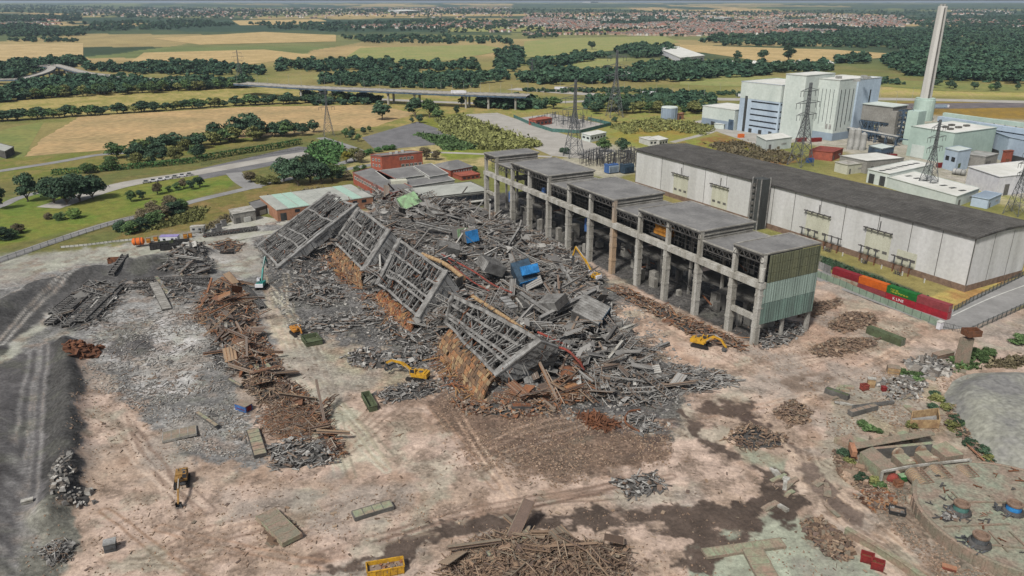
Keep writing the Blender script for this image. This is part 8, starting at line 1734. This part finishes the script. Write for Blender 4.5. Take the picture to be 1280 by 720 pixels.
# ------------------------------------------------------------------ woodland seen as one mass, and the far town
def woods(polys, label, dens=1.9):
    Vs, n0 = [], 0; g = np.random.default_rng(21); tm = [crown_np(300 + k, 120, 9, .14, .85, -.1)[0] for k in range(6)]
    for px, n, h in polys:
        n = int(n * dens); q, A = polysamp(G(px), n)
        for i in range(n):
            x, y = q[i]; hh_ = h * g.uniform(.65, 1.25); w_ = hh_ * g.uniform(1.0, 1.6); a = g.random() * 6.28; v = tm[i % 6]; c, s = math.cos(a), math.sin(a)
            Vs.append(np.stack([x + (v[:, 0] * c - v[:, 1] * s) * w_, y + (v[:, 0] * s + v[:, 1] * c) * w_, float(hg(x, y)) - .5 + v[:, 2] * hh_ + (fbm(np.array([x]), np.array([y]), 1500, 3)[0] - .5) * 26 * float(sst(2500, 6000, math.hypot(x, y)))], 1))
    V = np.concatenate(Vs); o = mesh_np('woodland', V, np.arange(len(V)).reshape(-1, 4), [M('leaf_wood')]); tag(o, label, 'woodland', None, 'stuff')
leaf('leaf_wood', (.022, .046, .029), (.060, .086, .036))
MATS['leaf_wood'].node_tree.nodes['Noise Texture'].inputs['Scale'].default_value = .02
woods([([(872, 54), (900, 46), (1000, 44), (1110, 40), (1285, 36), (1285, 62), (1230, 58), (1150, 62), (1040, 60), (900, 58)], 620, 17), ([(1100, 78), (1150, 66), (1285, 62), (1285, 106), (1180, 100), (1130, 94)], 560, 17),
       ([(650, 98), (700, 92), (780, 92), (860, 90), (960, 88), (960, 95), (860, 102), (700, 106), (650, 106)], 170, 15), ([(655, 80), (700, 76), (730, 70), (760, 73), (720, 80), (660, 90)], 50, 15), ([(762, 66), (790, 58), (840, 60), (850, 66), (800, 74)], 80, 15), ([(790, 84), (860, 80), (900, 84), (1000, 84), (1040, 82), (1040, 90), (900, 92), (800, 90)], 110, 15),
       ([(640, 112), (720, 114), (780, 112), (880, 117), (960, 118), (960, 122), (760, 117), (640, 115)], 90, 6), ([(1045, 75), (1085, 73), (1085, 80), (1048, 80)], 24, 15),
       ([(-20, 122), (40, 106), (110, 100), (200, 103), (310, 103), (316, 110), (180, 114), (60, 122), (-20, 132)], 210, 13), ([(400, 100), (480, 104), (600, 108), (600, 112), (480, 110), (400, 106)], 60, 8), ([(735, 128), (800, 128), (890, 128), (890, 140), (800, 138), (735, 140)], 90, 13), ([(590, 134), (620, 128), (660, 128), (690, 136), (640, 138)], 40, 12), ([(380, 126), (440, 122), (480, 126), (470, 131), (390, 132)], 30, 9), ([(0, 82), (60, 77), (104, 76), (104, 82), (40, 92), (30, 98), (0, 100)], 120, 14), ([(0, 34), (40, 32), (60, 38), (104, 36), (104, 46), (0, 47)], 200, 16), ([(0, 20), (100, 20), (104, 26), (0, 28)], 160, 16), ([(0, 10), (320, 12), (330, 18), (100, 20), (0, 17)], 420, 18), ([(28, 50), (96, 49), (96, 53), (30, 53)], 26, 12), ([(12, 50), (22, 50), (22, 52), (12, 52)], 5, 12),
       ([(100, 20), (330, 14), (560, 12), (660, 12), (660, 18), (420, 19), (200, 25)], 420, 17), ([(104, 30), (240, 26), (300, 32), (200, 38), (104, 40)], 160, 16), ([(310, 30), (420, 30), (560, 26), (640, 28), (640, 36), (420, 40), (330, 36)], 260, 16),
       ([(400, 98), (480, 92), (560, 96), (630, 94), (640, 100), (600, 106), (500, 105), (400, 103)], 140, 12), ([(350, 80), (460, 78), (600, 82), (600, 88), (420, 90), (340, 90)], 120, 14), ([(110, 84), (240, 80), (330, 86), (330, 96), (200, 94), (110, 90)], 110, 13), ([(420, 46), (560, 46), (640, 50), (640, 56), (460, 54)], 120, 14), ([(620, 66), (650, 60), (656, 90), (620, 92)], 50, 14),
       ([(655, 12), (900, 14), (1285, 12), (1285, 22), (1000, 20), (760, 22), (660, 24)], 420, 15), ([(1130, 24), (1285, 20), (1285, 34), (1180, 36), (1140, 32)], 300, 15), ([(380, 121), (470, 126), (470, 129), (380, 125)], 18, 10), ([(655, 44), (700, 42), (700, 47), (655, 49)], 20, 12), ([(1090, 101), (1130, 103), (1130, 106), (1090, 106)], 12, 8)], 'dark mass of woods and copses on the far country')
HM = [mat('house_red', (150, 106, 90), (126, 88, 76), .05, bump=0, rand=.2), mat('house_brown', (118, 102, 92), (102, 88, 80), .05, bump=0, rand=.2), mat('house_grey', (126, 123, 120), (110, 108, 105), .05, bump=0, rand=.2)]
HW = [mat('house_wall', (196, 178, 158), (178, 152, 132), .05, bump=0, rand=.15), mat('house_white', (218, 214, 206), (204, 200, 192), .05, bump=0, rand=.1)]
def house_mb(mb, x, y, z, rz_, L_, w, h, r, i=0, j=1):
    c, s = math.cos(rz_), math.sin(rz_); P = lambda a, b_, e: (x + a * c - b_ * s, y + a * s + b_ * c, z + e); l, q = L_ / 2, w / 2; o = .4
    mb.add([P(-l, -q, -1), P(l, -q, -1), P(l, q, -1), P(-l, q, -1), P(-l, -q, h), P(l, -q, h), P(l, q, h), P(-l, q, h), P(-l, 0, h + r), P(l, 0, h + r)], [(0, 1, 5, 4), (1, 2, 6, 9, 5), (2, 3, 7, 6), (3, 0, 4, 8, 7)], i)
    mb.add([P(-l - o, -q - o, h - .2), P(l + o, -q - o, h - .2), P(l + o, 0, h + r + .1), P(-l - o, 0, h + r + .1), P(l + o, q + o, h - .2), P(-l - o, q + o, h - .2)], [(0, 1, 2, 3), (3, 2, 4, 5)], j)
    mb.box(*P(l * .5, 0, h + r + .5), .9, .9, 1.6, rz_, i)
TOWN = [([(105, 12), (640, 10), (640, 22), (300, 24), (105, 20)], 1100), ([(420, 34), (655, 26), (655, 40), (560, 42)], 420), ([(655, 46), (700, 44), (760, 44), (850, 46), (920, 44), (1000, 43), (1100, 38), (1130, 34), (1130, 26), (1000, 26), (860, 26), (760, 26), (655, 24)], 2600), ([(1130, 30), (1285, 34), (1285, 26), (1180, 24), (1130, 25)], 260), ([(0, 26), (60, 24), (104, 30), (60, 34), (0, 34)], 60), ([(655, 24), (1130, 26), (1130, 19), (900, 17), (655, 17)], 700), ([(200, 14), (330, 14), (330, 20), (200, 20)], 80), ([(1190, 12), (1270, 12), (1270, 18), (1190, 18)], 60)]
def th_(x, y): return float(hg(x, y)) + (float(fbm(np.array([x]), np.array([y]), 1500, 3)[0]) - .5) * 26 * float(sst(2500, 6000, math.hypot(x, y)))
cand = []
for px, n in TOWN:
    q, A = polysamp(G(px), n * 3); keep = fbm(q[:, 0], q[:, 1], 260, 3); q = q[(keep > .44)][:n]
    for x, y in q: cand.append((math.hypot(x, y), x, y))
cand.sort(); hp = {}
for i, (d, x, y) in enumerate(cand[:300]):
    k = R.choice([0, 0, 1, 1, 2]); w = R.choice([0, 0, 1]); key = (k, w, R.randint(0, 1))
    if key not in hp:
        m = MB(); house_mb(m, 0, 0, 0, 0, (13, 17)[key[2]], 8.5, 5.2, 3.2); o = m.build('house', [HW[w], HM[k]]); hp[key] = o
    else: o = hp[key].copy(); C.objects.link(o)
    o.location = (x, y, th_(x, y)); o.rotation_euler = (0, 0, (x // 300 + y // 300) * .7 % 3.1 + R.choice([0, PI / 2]))
    tag(o, ('small %s house with a %s roof among the near rows of the far town' % (('brick', 'white')[w], ('red', 'brown', 'grey')[k])), 'house', 'houses of the far town')
mbs = MB()
for d, x, y in cand[300:]: house_mb(mbs, x, y, th_(x, y), (x // 300 + y // 300) * .7 % 3.1 + R.choice([0, PI / 2]), R.uniform(12, 20), 8.5, 5.2, 3.2, R.choice([0, 0, 1, 1]), R.choice([2, 2, 3, 3, 4, 4]))
tag(mbs.build('far_houses', HW + HM), 'rows of houses of the far town beyond the fields', 'houses', None, 'stuff')
woods([(px, int(n * .7), 10) for px, n in TOWN], 'trees standing between the houses of the far town', 1.0)
for nm, lb, px, h, w_ in (('warehouse', 'large pale warehouse far off above the middle of the picture', ((500, 17), (485, 15), (525, 16)), 14, 'cabin_white'), ('warehouse', 'white warehouse on the far horizon left of the town', ((738, 4), (728, 3.5), (748, 4)), 30, 'cabin_white'), ('school', 'low white school building on the green in the far town', ((890, 23), (876, 22), (892, 22.5)), 9, 'cabin_white'), ('school', 'long pale building right of the white one in the far town', ((905, 25), (893, 23.5), (915, 24.5)), 8, 'white_trim'),
                          ('warehouse', 'white low works among the trees right of the tall wide footed pylon', ((850, 79), (822, 66), (880, 76)), 9, 'cabin_white'), ('warehouse', 'pale shed among the trees below the white low works', ((786, 99), (770, 97), (812, 98)), 7, 'white_trim')):
    f = [gat(*px[0]), gat(*px[2])]; f = f + [gat(*px[2]) + gat(*px[1]) - gat(*px[0]), gat(*px[1])]; z = max(p.z for p in f); 
    for p in f: p.z = 0
    t = thing(nm, lb, nm, (f[0].x, f[0].y, z)); MB().prism(f, z - 3, z + h).build('wall', [M(w_)], t); c = sum(f, Vector()) / 4; MB().prism([p + (p - c) * .02 for p in f], z + h, z + h + 1.2).build('roof', [M('plant_roof')], t)
    s = Bld.__new__(Bld); s.f = f; s.t = t; s.wins(0, 6, z + h * .3, z + h * .6, out=.4)
for k in range(26):                                                # caravans and small works among the trees
    x, y = R.uniform(850, 1040), R.uniform(78.5, 82); p = gat(x, y); m = MB(); house_mb(m, 0, 0, 0, 0, R.uniform(12, 26), 9, 3, 1.4); o = m.build('chalet', [HW[1], M('plant_roof')]); o.location = p; o.rotation_euler = (0, 0, R.uniform(0, 3)); tag(o, 'small white chalet among the trees behind the white plant', 'chalet', 'white chalets behind the plant')
# ------------------------------------------------------------------ the air
b = MB(); b.box(0, 13000, 59, 60000, 34000, 122); hz = b.build('haze', [])
hm = bpy.data.materials.new('haze'); hm.use_nodes = True; nt = hm.node_tree; nt.nodes.clear(); ou = nt.nodes.new('ShaderNodeOutputMaterial'); pv = nt.nodes.new('ShaderNodeVolumePrincipled')
pv.inputs['Color'].default_value = (.66, .80, .96, 1); pv.inputs['Density'].default_value = 3.6e-5; pv.inputs['Anisotropy'].default_value = .2; nt.links.new(pv.outputs[0], ou.inputs['Volume']); hz.data.materials.append(hm); hz['kind'] = 'stuff'; hz.visible_shadow = True
